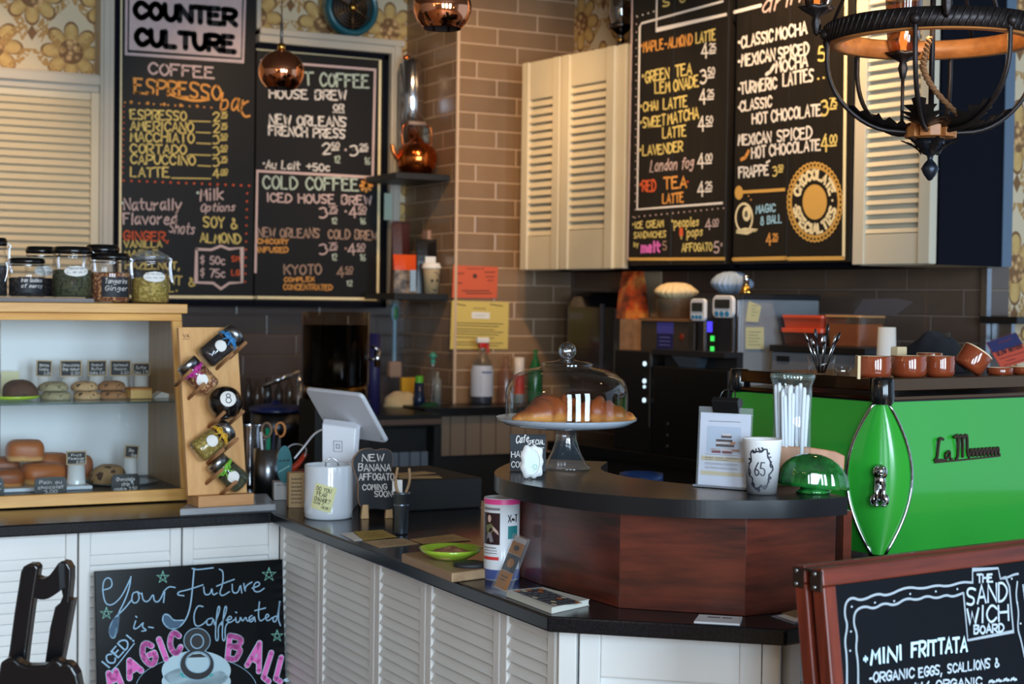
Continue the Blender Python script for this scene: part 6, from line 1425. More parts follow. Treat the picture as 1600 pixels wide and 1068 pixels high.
for f in fs:
    for i in range(4):
        a_, c_ = f[i], f[(i + 1) % 4]; lt2.add([b_[a_], b_[c_], b_[c_] + V((0, 0.004, 0)), b_[a_] + V((0, 0.004, 0))], [(0, 1, 2, 3)])
obj('script_emblem', lt2, em, rm)
dg = V((-1, -1, 0)).normalized(); gm = wA * bul(0.4) * 0.55
lc = V((gm / 2, gm / 2, 0)) + dg * (gm * 0.34 + 0.012) + V((-bow(zm + Hm * .4), -bow(zm + Hm * .4), 0)) * 0.5
LM_ = Matrix.Translation(lc) @ Matrix.Rotation(-PI / 4, 4, 'Z')
zl0 = mloc(1375, 790, 0).z; kl = 3.38 / FPX
li = MB(); li.M = LM_ @ Matrix.Translation((0, 0, zl0))
q = lambda x, z, rx, ry, rz, y=0: li.ell((x * kl, y * kl, z * kl), (rx * kl, ry * kl, rz * kl), 16, 0, 10)
q(0, 26, 9, 8, 22); q(0, 53, 12, 9, 13); q(0, 55, 7.5, 8, 9, -5); q(0, 51, 4.5, 5, 4, -11); q(-4, 61, 2.5, 3, 3, -6); q(4, 61, 2.5, 3, 3, -6); q(0, 40, 9, 7, 11, -2)
li.tube([V((s * 5 * kl, -7 * kl, z * kl)) for s, z in ((-1, 36), (-1.1, 18), (-1.1, 3))], [4 * kl, 3 * kl, 3 * kl], 10); li.tube([V((s * 5 * kl, -7 * kl, z * kl)) for s, z in ((1, 36), (1.1, 18), (1.1, 3))], [4 * kl, 3 * kl, 3 * kl], 10)
q(-6, 2.5, 5, 6, 3, -9); q(6, 2.5, 5, 6, 3, -9); q(-9, 10, 6, 7, 10, 0); q(9, 10, 6, 7, 10, 0)
obj('lion_badge', li, chr_d, rm)
# cups on top
ztray = Z_TOP + zr1 - 0.0034
brown = mat('brown_cup_glaze', (128, 56, 30), 0.12, coat=0.6); cupin = mat('cup_inside', (222, 196, 160), 0.3)
def cup_mb(R_, H_):
    return MB().lathe([(0, 0), (R_ * 0.66, 0), (R_ * 0.7, H_ * 0.06), (R_ * 0.92, H_ * 0.4), (R_, H_ * 0.97), (R_ * 0.98, H_)], 36, 0).lathe([(R_ * 0.98, H_), (R_ * 0.94, H_ * 0.97), (R_ * 0.86, H_ * 0.4), (R_ * 0.6, H_ * 0.1), (0, H_ * 0.1)], 36, 1)
def cup(px, py, wpx, hpx, lb, up=True, yback=0.06, wide=True, tilt=None):
    P = onp(px, py, (RM(rm) @ V((0, yback, 0)), EY)); k = depth(P) / FPX; R_, H_ = wpx * k / 2, hpx * k
    r = root('coffee_cup', lb, 'cup', (P.x, P.y, ztray), 0, 'brown coffee cups on the machine')
    # straight sided mug body, thick
    mb = MB().lathe([(0, 0.0), (R_ * 0.8, 0), (R_ * 0.95, H_ * 0.1), (R_, H_ * 0.25), (R_, H_ * 0.97), (R_ * 0.98, H_)], 36, 0).lathe([(R_ * 0.98, H_), (R_ * 0.92, H_ * 0.96), (R_ * 0.9, H_ * 0.2), (0, H_ * 0.12)], 36, 1)
    if tilt is not None: mb.v = [tuple(Matrix.Translation((0, 0, R_ * 0.5)) @ tilt @ V((p[0], p[1], p[2] - H_ * 0.5)) ) for p in mb.v]; dz = -min(p[2] for p in mb.v); mb.v = [(a, b, c_ + dz) for a, b, c_ in mb.v]
    obj('cup_body', mb, [brown, cupin if tilt is None else brown], r)
    if tilt is not None:
        q = MB(); q.tube([Matrix.Translation((0, 0, R_ * 0.5 + dz)) @ tilt @ V((R_ * 0.93 * math.cos(a), R_ * 0.93 * math.sin(a), H_ * 0.49)) for a in [2 * PI * i / 32 for i in range(32)]], R_ * 0.075, 8, closed=True); obj('pale_rim', q, cupin, r)
    h = MB(); h.tube(smooth_pts([(R_ * 0.95, 0, H_ * 0.8), (R_ * 1.45, 0, H_ * 0.8), (R_ * 1.45, 0, H_ * 0.25), (R_ * 0.95, 0, H_ * 0.25)]), R_ * 0.13, 8)
    if tilt is not None: h.v = [tuple(Matrix.Translation((0, 0, R_ * 0.5 + dz)) @ tilt @ V((p[0], p[1], p[2] - H_ * 0.5))) for p in h.v]
    obj('cup_handle', h, brown, r); r.rotation_euler = (0, 0, 1.2)
    return r
cup(1366, 590, 52, 35, 'brown cup at the left above the black corner post, beside the folded cream paper')
cup(1419, 590, 56, 34, 'brown cup second from the left on the machine', yback=0.07)
cup(1468, 590, 46, 33, 'brown cup third from the left, before the dark cloth', yback=0.055)
cup(1519, 592, 48, 34, 'brown cup lying tilted with its pale rim toward the room', yback=0.06, tilt=(V((0, 0, 0.8)) - CF * 0.5 + CR * 0.22).to_track_quat('Z', 'Y').to_matrix().to_4x4())
cup(1562, 592, 40, 12, 'low brown cup right of the tilted cup', yback=0.07); cup(1602, 592, 44, 12, 'low brown cup at the right picture edge', yback=0.07)
cup(1452, 575, 40, 34, 'brown cup with a cream rim behind the front row', yback=0.15)
P = onp(1340, 590, (RM(rm) @ V((0, 0.07, 0)), EY)); k = depth(P) / FPX
o = obj('folded_paper', MB().prism([(-0.003, -0.03), (0.003, -0.03), (0.003, 0.03), (-0.003, 0.03)], 0, 36 * k), mat('cream_paper', (214, 190, 150), 0.8), loc=(P.x, P.y, ztray), rotz=-YAW - 0.12); tag(o, 'cream folded paper standing left of the brown cups', 'paper')
# dark cloth heaped behind the cups
def cloth_heap(cx, cy, cz, L, W_, H_, m, lb, rot, sd=1):
    mb = MB(); n1, n2 = 40, 22; vs = []
    for i in range(n1 + 1):
        for j in range(n2 + 1):
            u, v3 = -1 + 2 * i / n1, -1 + 2 * j / n2
            env = max(0, 1 - abs(u) ** 2.6) * max(0, 1 - v3 * v3) ** 0.5 * (1 - 0.38 * (u + 1) / 2 * 1.3)
            z = H_ * env * (1 + 0.05 * math.sin(6 * u + 2 * v3) + 0.05 * math.sin(8 * v3 - 4 * u))
            vs.append((u * L, v3 * W_ * (1 - 0.3 * max(0, u)), max(0, z)))
    mb.add(vs, [(i * (n2 + 1) + j, (i + 1) * (n2 + 1) + j, (i + 1) * (n2 + 1) + j + 1, i * (n2 + 1) + j + 1) for i in range(n1) for j in range(n2)], 0, True)
    o = obj('dish_cloth', mb, m, loc=(cx, cy, cz), rotz=rot); return tag(o, lb, 'cloth')
P = onp(1466, 575, (RM(rm) @ V((0, 0.26, 0)), EY)); k = depth(P) / FPX
cloth_heap(P.x, P.y, ztray, 64 * k, 0.06, 80 * k, mat('navy_cloth', (13, 14, 22), 0.95), 'dark navy cloth heaped behind the brown cups', RB)
P = onp(1406, 575, (RM(rm) @ V((0, 0.24, 0)), EY))
o = obj('receipt_pad', MB().box((-0.016, -0.012, 0), (0.016, 0.012, 0.062)), mat('cream_paper', (214, 190, 150), 0.8), loc=(P.x - 0.004, P.y + 0.0, ztray), rotz=RB, bevel=0.003); tag(o, 'cream block standing left of the navy cloth', 'block')
# glass of spoons, small glass and little cap on the side of the tray
P = onp(1283, 592, (RM(rm) @ V((0.05, 0, 0)), EX)); k = depth(P) / FPX
r = root('spoon_glass', 'clear glass of spoons and steel frothing tools at the back of the machine tray', 'glass', (P.x, P.y, ztray)); Rg, Hg = 22 * k, 30 * k
obj('glass_body', MB().lathe([(0, 0.001), (Rg * 0.85, 0.001), (Rg, Hg), (Rg * 0.96, Hg)], 32), clear, r)
for i, (dx, L, dy) in enumerate(((-22, 52, 0), (-8, 58, 4), (2, 48, -3), (8, 66, 2), (18, 50, 0), (24, 54, 3), (-14, 44, -4))):
    mb = MB(); a = V((dx * 0.2 * k, dy * 0.2 * k, 0.004)); b = V((dx * k, dy * k, L * k)); mb.tube([a, a * 0.3 + b * 0.7, b], [0.0018, 0.0018, 0.0025], 6)
    M_ = Matrix.Translation(b) @ (b - a).to_track_quat('Z', 'Y').to_matrix().to_4x4(); mb.M = M_; mb.ell((0, 0, 0.008), (0.0085, 0.003, 0.013), 14, 0, 8)
    o = obj('spoon', mb, steel_d if i % 2 else chrome, loc=r.location); o.rotation_euler = (0, 0, -YAW); tag(o, 'one of the steel spoons in the glass on the machine', 'spoon', 'spoons in the glass on the machine')
P = onp(1308, 592, (RM(rm) @ V((0.04, 0, 0)), EX)); k = depth(P) / FPX
o = obj('shot_glass', MB().lathe([(0, 0.001), (10 * k, 0.001), (13 * k, 15 * k), (12.5 * k, 15 * k)], 28, rf=lambda a, z: 1 + 0.04 * math.cos(10 * a)), glass('ribbed_glass', (0.85, 0.86, 0.88), 0.16), loc=(P.x, P.y - 0.02, ztray)); tag(o, 'small ribbed shot glass right of the spoon glass', 'glass')
# ------------------------------------------------------------------ notices on the tiled pier
PY = 6.648
def notice(name, q, m, lb, fnlines):
    P = [onp(x, y, plA(PY)) for x, y in q]; c = sum(P, V()) / 4
    mb = MB(); mb.add([(p.x - c.x, -0.002, p.z - c.z) for p in P] + [(p.x - c.x, 0, p.z - c.z) for p in P], [(0, 1, 2, 3), (7, 6, 5, 4), (0, 4, 5, 1), (1, 5, 6, 2), (2, 6, 7, 3), (3, 7, 4, 0)])
    o = obj(name, mb, m, loc=(c.x, PY, c.z)); tag(o, lb, 'notice')
    s = sheet_on(plA(PY - 0.0022), NM, o, 0.0008); fnlines(s); s.make('print', [mat('notice_ink', (70, 50, 44), 0.8), paperw], o)
def f1(s):
    s.text('####', (730, 421), (756, 421), 4, 0.003); s.disc((742, 431), 3.5, 3.5)
    for a, b, y in ((715, 725, 427), (757, 773, 425), (759, 772, 432), (762, 770, 438), (713, 722, 442), (722, 764, 454), (728, 768, 458)): s.line([(a, y), (b, y)], 0.004)
def f2(s):
    s.text('###', (740, 483), (759, 483), 4, 0.003); s.fill([(737, 487), (765, 488), (765, 498), (737, 497)], 1); s.line([(711, 474), (727, 477)], 0.004); s.line([(766, 475), (785, 478)], 0.004)
    for k, y in enumerate((504, 508, 513, 517, 521, 526, 534, 538)): s.line([(712, y), (786 - 7 * (k % 3), y + 2)], 0.003)
    s.text('###', (742, 494), (758, 494), 4, 0.002)
notice('notice', [(708, 414), (778, 417), (776, 466), (706, 465)], mat('orange_paper', (206, 92, 62), 0.8), 'orange printed notice on the tiled pier above the yellow one', f1)
notice('notice', [(706, 469), (795, 472), (793, 545), (703, 545)], mat('yellow_paper', (212, 186, 102), 0.8), 'larger yellow printed notice on the tiled pier below the orange one', f2)

# ------------------------------------------------------------------ corner shelves between the menu board and the pier
dark_sh = mat('dark_shelf', (22, 22, 26), 0.5)
zS1 = onp(703, 273, plA(6.72)).z; zS2 = onp(702, 459, plA(6.72)).z
GSH = 'dark corner shelves beside the menu board'
for z, lb in ((zS1, 'dark corner shelf holding the copper kettle'), (zS2, 'dark corner shelf holding coffee bags and a takeaway cup')):
    o = obj('corner_shelf', MB().box((onp(619, 300, plA(6.72)).x, 6.72, z - 0.03), (3.149, 7.09, z)), dark_sh, bevel=0.003); tag(o, lb, 'shelf', GSH)
def atS(px, py, y): return onp(px, py, plA(y))
# copper kettle
copper = mat('polished_copper', (206, 112, 54), 0.16, 1.0, var=0.08, vs=8)
P = atS(651, 248, 6.86); k = depth(P) / FPX; zk = zS1 + 0.0008; b0 = (P.z - zk) / k
r = root('copper_kettle', 'round polished copper kettle on the upper corner shelf', 'kettle', (P.x, P.y, zk))
obj('kettle_body', MB().lathe([(0, 0), (22 * k, 0), (30 * k, b0 * k * 0.5), (33 * k, b0 * k), (30 * k, (b0 + 14) * k), (18 * k, (b0 + 24) * k), (12 * k, (b0 + 26) * k)], 40), copper, r)
obj('kettle_lid', MB().lathe([(13 * k, (b0 + 25) * k), (11 * k, (b0 + 29) * k), (4 * k, (b0 + 33) * k), (3 * k, (b0 + 40) * k), (0, (b0 + 41) * k)], 28), copper, r)
h = MB(); h.tube(smooth_pts([(-24 * k, 0, (b0 + 20) * k), (-26 * k, 0, (b0 + 48) * k), (-14 * k, 0, (b0 + 56) * k), (14 * k, 0, (b0 + 56) * k), (26 * k, 0, (b0 + 48) * k), (24 * k, 0, (b0 + 20) * k)]), 1.5 * k, 8); h.cyl((-15 * k, 0, (b0 + 55) * k), (15 * k, 0, (b0 + 55) * k), 3.2 * k, 12, 1); obj('kettle_handle', h, [copper, mat('grey_grip', (150, 130, 120), 0.5)], r)
h = MB(); h.tube(smooth_pts([(-28 * k, 0, b0 * k * 0.8), (-38 * k, 0, (b0 + 4) * k), (-42 * k, 0, (b0 + 20) * k)]), [6 * k, 5 * k, 4.5 * k, 4 * k, 3.5 * k, 3 * k, 3 * k][:len(smooth_pts([(0, 0, 0), (0, 0, 1), (0, 0, 2)]))] if False else 3.6 * k, 10); obj('kettle_spout', h, copper, r)
P = atS(637, 160, 7.0); k = depth(P) / FPX; r = root('steel_urn', 'tall polished steel cylinder behind the copper kettle', 'urn', (P.x + 0.02, 7.0, zk)); hz = atS(637, 88, 7.0).z - zk
obj('urn_body', MB().lathe([(0, 0), (19 * k, 0), (19 * k, hz * 0.93), (15 * k, hz * 0.97), (0, hz)], 40), chrome, r); obj('top_knob', MB().lathe([(0, 0), (5 * k, 0), (6 * k, 5 * k), (0, 9 * k)], 20, c=(-10 * k, 0, hz * 0.97)), copper, r)
a, b = atS(657, 194, 6.98), atS(697, 194, 6.98); r = root('framed_picture', 'thin framed picture leaning behind the copper kettle', 'picture', (a.x, 6.98, zk)); w_ = b.x - a.x; h_ = a.z - zk
obj('frame_bars', MB().box((0, -0.01, 0), (0.012, 0.01, h_)).box((w_ - 0.012, -0.01, 0), (w_, 0.01, h_)).box((0.012, -0.01, 0), (w_ - 0.012, 0.01, 0.012)).box((0.012, -0.01, h_ - 0.012), (w_ - 0.012, 0.01, h_)), mat('frame_wood', (92, 72, 52), 0.5), r)
mt, t = base('landscape_print'); v = t.obj((4, 1, 14)); t.l.new(t.ramp(t.noise(2.2, 4, v), [(0.35, rgb(52, 60, 66)), (0.5, rgb(110, 116, 116)), (0.65, rgb(150, 140, 128))]), t.b.inputs['Base Color'])
obj('picture', MB().box((0.0125, -0.004, 0.0125), (w_ - 0.0125, 0.004, h_ - 0.0125)), mt, r)
# lower shelf goods
zk = zS2 + 0.0008
def bag(px0, px1, pyt, y, m, lb, topm=None, label=None, name='coffee_bag', depth_=0.05):
    a, b = atS(px0, pyt, y), atS(px1, pyt, y); w = b.x - a.x; h = a.z - zk; r = root(name, lb, 'bag', ((a.x + b.x) / 2, y, zk))
    n = 10; vs = []
    for i in range(n + 1):
        t = i / n; d = depth_ / 2 * (1 - t ** 3) + 0.002; ww = w / 2 * (1 - 0.06 * math.sin(PI * t))
        vs += [(-ww, -d * 0.5, h * t), (0, -d, h * t), (ww, -d * 0.5, h * t), (ww, d * 0.5, h * t), (0, d, h * t), (-ww, d * 0.5, h * t)]
    sp_ = int(n * 0.68) if topm else n
    mb = MB()
    for i in range(n): mb.add(vs, [(i * 6 + k, i * 6 + (k + 1) % 6, (i + 1) * 6 + (k + 1) % 6, (i + 1) * 6 + k) for k in range(6)], 1 if i >= sp_ else 0, False)
    mb.add(vs, [tuple(range(5, -1, -1)), tuple(range(n * 6, n * 6 + 6))])
    obj('bag_body', mb, [m, topm or m], r, bevel=0.002)
    if label:
        u0, u1, z0, z1, lm = label; obj('bag_label', MB().box((u0 * w, -depth_ / 2 - 0.003, z0 * h), (u1 * w, -depth_ / 2 + 0.001, z1 * h)), lm, r)
    return r
mt, t = base('mottled_bag'); t.l.new(t.ramp(t.noise(26, 4, t.obj()), [(0.4, rgb(58, 46, 40)), (0.6, rgb(150, 130, 110))]), t.b.inputs['Base Color'])
bag(614, 650, 397, 6.80, mt, 'orange topped printed coffee bag at the left of the lower corner shelf', mat('orange_foil', (214, 74, 24), 0.3), (0.16, 0.4, 0.05, 0.6, mat('pale_blue_strip', (150, 176, 200), 0.4)))
bag(650, 682, 373, 6.84, mat('black_foil', (14, 14, 16), 0.3), 'black coffee bag with a small white label behind the takeaway cup', None, (-0.15, 0.35, 0.5, 0.68, paperw))
bag(612, 640, 345, 6.98, mat('maroon_bag', (60, 20, 20), 0.5), 'dark maroon bag at the back of the lower corner shelf')
a, b = atS(664, 360, 6.96), atS(697, 360, 6.96); r = root('card_box', 'tall pinkish tan carton at the right of the lower corner shelf', 'box', (a.x, 6.93, zk)); obj('carton', MB().box((0, 0, 0), (b.x - a.x, 0.06, a.z - zk)), mat('pinkish_carton', (168, 130, 112), 0.8), r); obj('round_mark', MB().cyl((0.028, -0.0005, a.z - zk - 0.03), (0.028, 0.001, a.z - zk - 0.03), 0.01, 16), BLACK, r)
P = atS(674, 440, 6.76); k = depth(P) / FPX; r = root('takeaway_cup', 'takeaway coffee cup with a white lid and a printed face on the lower corner shelf', 'cup', (P.x, 6.76, zk)); Hc = atS(674, 417, 6.76).z - zk
obj('cup_wall', MB().lathe([(0, 0), (11 * k, 0), (14 * k, Hc)], 32), mat('kraft_cup', (190, 166, 128), 0.6), r); obj('lid', MB().lathe([(15 * k, Hc - 2 * k), (15.5 * k, Hc), (14 * k, Hc + 2 * k), (13 * k, Hc + 6 * k), (0, Hc + 6 * k)], 32), paperw, r)
s = Sheet(lambda u, v3: V((u * k, -math.sqrt(max(1, 13.2 ** 2 - u * u)) * k - 0.002, v3 * k)), V((0, -1, 0)), None, 0.0005); s.disc((-4.5, Hc / k * 0.48), 2, 2.4, 0, 10); s.disc((4, Hc / k * 0.5), 2, 2.4, 0, 10); s.line([(-3, 6), (0, 4.5), (3, 6.2)], 0.004, 0); s.line([(-2, Hc / k * 0.8), (5, Hc / k * 0.76), (7, Hc / k * 0.62)], 0.003, 0); s.make('printed_face', [BLACK], r)
P0, P1 = atS(617, 300, 7.0), atS(617, 342, 7.0)
o = obj('hanging_card', MB().box((-0.02, -0.002, 0), (0.02, 0.002, P0.z - P1.z)), mat('pale_green_card', (170, 186, 170), 0.6), loc=(P0.x + 0.01, 7.105, P1.z)); tag(o, 'pale card hanging behind the edge of the hot and cold coffee board', 'card')
# long handled brush hanging below
P0, P1, P2 = atS(617, 472, 7.0), atS(618, 566, 7.0), atS(618, 590, 7.0)
r = root('long_brush', 'long pale blue handled washing brush hanging beside the pier', 'brush', (P0.x, 7.0, P2.z)); L = P0.z - P2.z
mb = MB(); mb.tube(smooth_pts([(0, 0, L), (0, 0, L * 0.8), (0, 0, L * 0.6), (0, 0, L * 0.2)]), 0.012, 10); mb.ell((0, 0, L * 0.86), (0.02, 0.012, 0.05), 16, 0, 10); obj('handle', mb, mat('pale_blue_plastic', (120, 150, 168), 0.35), r); mb = MB().ell((0, -0.012, L * 0.86), (0.011, 0.004, 0.034), 12, 0, 8); obj('grip_inset', mb, mat('green_inset', (40, 120, 50), 0.4), r); obj('brush_head', MB().box((-0.032, -0.025, 0), (0.032, 0.025, L * 0.22)), mat('tan_bristle', (140, 116, 104), 0.9, bump=0.6, bs=200), r, bevel=0.01)

# ------------------------------------------------------------------ rear counters and what stands on them
rear_top = mat('rear_counter_top', (12, 12, 14), 0.35)
zR = onp(740, 629, plA(6.649)).z
bead = tile_mat('beadboard_tan', (124, 108, 92), (130, 112, 96), (96, 82, 70), 0.075, 9.0, 0.0, 0, rough=0.5, g=0.008)
xl = onp(677, 650, plA(6.40)).x
r = root('rear_counter', 'dark topped rear counter with a tan beadboard front before the tiled pier', 'counter', (xl, 6.38, 0))
obj('counter_top', MB().box((-0.06, -0.025, zR - 0.035), (0.34, 0.266, zR)).box((0.34, -0.025, zR - 0.035), (0.62, 0.266, zR)), rear_top, r); obj('beadboard_front', MB().box((0, 0, 0.82), (0.62, 0.02, zR - 0.036)), bead, r); obj('plinth', MB().box((0, 0.01, 0), (0.62, 0.25, 0.82)), mat('rear_black', (10, 10, 11), 0.6), r)
zs_ = zR + 0.0006
def bottle(px, pyt, y, R_, H_, prof, m, lb, parts=(), cat='bottle', name='bottle', z=None):
    P = onp(px, pyt, plA(y)); r = root(name, lb, cat, (P.x, y, z if z is not None else zs_)); obj('bottle_body', MB().lathe([(a * R_, b * H_) for a, b in prof], 28), m, r)
    for nm, pr, mm in parts: obj(nm, MB().lathe([(a * R_, b * H_) for a, b in pr], 28), mm, r)
    return r
clearb = glass('clear_plastic', (0.9, 0.9, 0.9), 0.1, 0.15, body=0.1, bodycol=(150, 140, 130))
BP = [(0, 0), (0.95, 0), (1, 0.04), (1, 0.5), (0.75, 0.66), (0.35, 0.76), (0.32, 0.84)]
yb_ = 6.55; km = 7.3 / FPX
H_ = onp(755, 527, plA(yb_)).z - zs_
r = bottle(753, 600, yb_, 17.5 * km, H_, BP, clearb, 'spray bottle of blue cleaner with a red and white trigger head', (('blue_liquid', [(0, 0.01), (0.9, 0.01), (0.93, 0.3), (0, 0.3)], mat('blue_cleaner', (20, 50, 90), 0.2)),), name='spray_bottle')
hd = MB().box((-0.018, -0.014, H_ * 0.84), (0.018, 0.014, H_ * 0.92), 0).box((-0.03, -0.013, H_ * 0.92), (0.03, 0.013, H_), 1).box((0.022, -0.006, H_ * 0.76), (0.034, 0.006, H_ * 0.92), 0); obj('trigger_head', hd, [mat('red_plastic', (190, 40, 30), 0.4), paperw], r, bevel=0.004)
obj('label', MB().lathe([(17.9 * km, H_ * 0.12), (17.9 * km, H_ * 0.5), (15.4 * km, H_ * 0.58)], 28), mat('cleaner_label', (190, 196, 212), 0.5), r); s = Sheet(lambda u, v3: V((u, -18.1 * km + u * u * 8, v3)), V((0, -1, 0)), None, 0.001); s.text('###', (-0.024, H_ * 0.47), (0.024, H_ * 0.47), 0.012, 0.004, 0, up=(0, 1)); [s.line([(-0.03, H_ * q_), (0.03, H_ * q_)], 0.002, 1) for q_ in (0.4, 0.35, 0.3, 0.25, 0.2)]; s.make('print', [mat('label_blue', (40, 70, 130), 0.5), GREY], r)
bottle(790, 600, 6.57, 13 * km, onp(790, 556, plA(6.57)).z - zs_, [(0, 0), (0.95, 0), (1, 0.05), (1, 0.6), (0.4, 0.85), (0.35, 1), (0, 1)], glass('pink_clear', (0.9, 0.8, 0.76), 0.08, 0.2, body=0.2, bodycol=(150, 110, 96)), 'clear pinkish bottle right of the spray bottle')
bottle(811, 600, 6.58, 8.5 * km, onp(811, 558, plA(6.58)).z - zs_, [(0, 0), (1, 0), (1, 0.7), (0.95, 0.72), (0.95, 1), (0, 1)], mat('white_red_can', (206, 200, 200), 0.4), 'white container with a red side behind the glass dome', (('red_band', [(1.02, 0.2), (1.02, 0.62)], MC['red_plastic']),), 'container', 'container')
bottle(836, 600, 6.57, 12 * km, onp(836, 546, plA(6.57)).z - zs_, [(0, 0), (0.95, 0), (1, 0.05), (1, 0.6), (0.45, 0.8), (0.3, 0.86), (0.3, 1), (0, 1)], mat('green_soap', (16, 92, 52), 0.2, coat=0.4), 'dark green soap bottle with a pink mark behind the glass dome', (('pink_mark', [(0.55, 0.74), (0.75, 0.66)], mat('pink_mark', (200, 80, 150), 0.5)),))
# left stretch of the rear counter with dish things
xA_, xB_ = onp(560, 650, plA(6.30)).x, xl - 0.07
r = root('rear_worktable', 'dark rear worktable with a grey beadboard front behind the tablet', 'counter', (xA_, 6.16, 0)); w_ = xB_ - xA_
obj('counter_top', MB().box((0, 0, zR - 0.06), (w_, 1.06, zR - 0.012)), rear_top, r); obj('edge_strip', MB().box((w_ * 0.1, -0.004, zR - 0.052), (w_, 0.0, zR - 0.03)), mat('worn_edge', (96, 72, 58), 0.5), r)
bead2 = tile_mat('beadboard_grey', (112, 120, 132), (104, 112, 124), (70, 76, 86), 0.05, 9.0, 0.0, 0, rough=0.5, g=0.008); obj('beadboard_front', MB().box((0.06, 0.05, 0.3), (w_ - 0.04, 0.07, 0.86)), bead2, r); obj('cabinet_body', MB().box((0.02, 0.08, 0), (w_ - 0.02, 1.06, zR - 0.065)), MC['rear_black'], r); obj('end_leg', MB().box((w_ - 0.035, 0.0, 0), (w_, 0.08, zR - 0.062)), MC['rear_black'], r)
zw = zR - 0.0115
def pt(px, py, y): return onp(px, py, plA(y))
P = pt(632, 620, 6.62); k = depth(P) / FPX
mb = lump_mb(30 * k, 0.06, 20 * k, seed=51, am=0.05, flat=0.12); o = obj('folded_towel', mb, mat('cream_towel', (222, 184, 132), 0.9, sheen=0.3), loc=(P.x, 6.66, zw)); tag(o, 'cream towel heaped on the rear worktable', 'towel')
P = pt(640, 600, 6.72); o = obj('sponge', MB().extr([(-10 * k, 0), (6 * k, 0), (12 * k, 44 * k), (-12 * k, 44 * k)], -0.012, 0.012), mat('yellow_sponge', (206, 152, 34), 0.9, bump=0.5, bs=150), loc=(P.x, 6.745, zw)); tag(o, 'yellow sponge standing behind the cream towel', 'sponge')
bottle(655, 600, 6.60, 7.5 * k, pt(655, 588, 6.6).z - zw, [(0, 0), (1.3, 0), (1.3, 0.3), (1, 0.4), (1, 0.8), (0.8, 0.8), (0.8, 1), (0, 1)], mat('navy_bottle', (20, 34, 62), 0.3), 'small navy bottle with a green cap by the cream towel', (('cap', [(0.85, 0.8), (0.85, 1.02), (0, 1.02)], mat('green_cap', (90, 170, 50), 0.4)),), z=zw)
r = bottle(676, 600, 6.66, 9 * km, pt(676, 556, 6.66).z - zw, BP, clearb, 'clear soap bottle with a teal pump top beside the pier', (('pump', [(0.4, 0.84), (0.5, 0.9), (0.3, 0.96), (0.9, 1.0), (0, 1.1)], mat('teal_pump', (60, 140, 120), 0.4)),), z=zw)
bottle(683, 600, 6.56, 6.5 * km, pt(683, 580, 6.56).z - zw, [(0, 0), (1, 0), (1, 0.75), (0.4, 0.85), (0.4, 1), (0, 1)], mat('grey_clear_bottle', (130, 128, 122), 0.2), 'slim grey bottle in front of the teal pump bottle', z=zw)
P = pt(676, 622, 6.45); mb = lump_mb(15 * k, 0.03, 9 * k, seed=56, am=0.08, flat=0.1); o = obj('scouring_pad', mb, mat('green_pad', (24, 70, 40), 0.95), loc=(P.x, 6.48, zw)); tag(o, 'dark green scouring pad at the worktable corner', 'scouring pad')
# coffee dispenser on a black stand
P = onp(523, 610, plA(5.75)); Y_ = depth(P); k = Y_ / FPX
zd = onp(523, 622, plA(5.75)).z
r0 = root('black_stand', 'tall black stand under the coffee dispenser behind the tablet', 'stand', (P.x, 5.75, 0)); obj('stand_body', MB().box((-46 * k, -0.09, 0), (46 * k, 0.09, zd - 0.001)), MC['rear_black'], r0, bevel=0.004)
r = root('coffee_dispenser', 'large clear cylinder dispenser full of black coffee with a side tap', 'dispenser', (P.x, 5.75, zd)); z0 = 22 * k; zt2 = 135 * k; Rd = 53 * k
obj('base_ring', MB().lathe([(0, 0), (Rd * 0.93, 0), (Rd * 0.95, z0 * 0.5), (Rd * 0.9, z0), (0, z0)], 48), mat('brass_band', (120, 92, 50), 0.25, 1.0), r)
obj('coffee', MB().lathe([(0, z0 + 0.001), (Rd * 0.93, z0 + 0.001), (Rd * 0.97, z0 + 0.02), (Rd * 0.97, zt2 - 20 * k), (0, zt2 - 20 * k)], 48), mat('black_coffee', (4, 3, 4), 0.2, spec=0.08), r)
obj('glass_wall', MB().lathe([(Rd, z0), (Rd, zt2 - 4 * k), (Rd * 1.03, zt2)], 48), glass('amber_glass', (0.8, 0.66, 0.52), 0.015), r)
mb = MB(); d_ = V((math.cos(YAW), -math.sin(YAW), 0)); mb.cyl(d_ * Rd * 0.98 + V((0, 0, 62 * k)), d_ * (Rd + 16 * k) + V((0, 0, 62 * k)), 2.5 * k, 10); mb.cyl(d_ * (Rd + 13 * k) + V((0, 0, 50 * k)), d_ * (Rd + 13 * k) + V((0, 0, 76 * k)), 5 * k, 14); mb.cyl(d_ * (Rd + 4 * k) + V((0, 0, 82 * k)), d_ * (Rd + 16 * k) + V((0, 0, 76 * k)), 2.5 * k, 8); obj('tap', mb, chrome, r)
P2_ = onp(585, 545, plA(6.24)); o = obj('cleaning_roll', MB().lathe([(0, 0), (0.026, 0), (0.026, 0.34), (0, 0.34)], 24), mat('indigo_plastic', (44, 38, 84), 0.5), loc=(P2_.x, 6.24, zw)); tag(o, 'indigo roll standing behind the dispenser tap', 'roll')
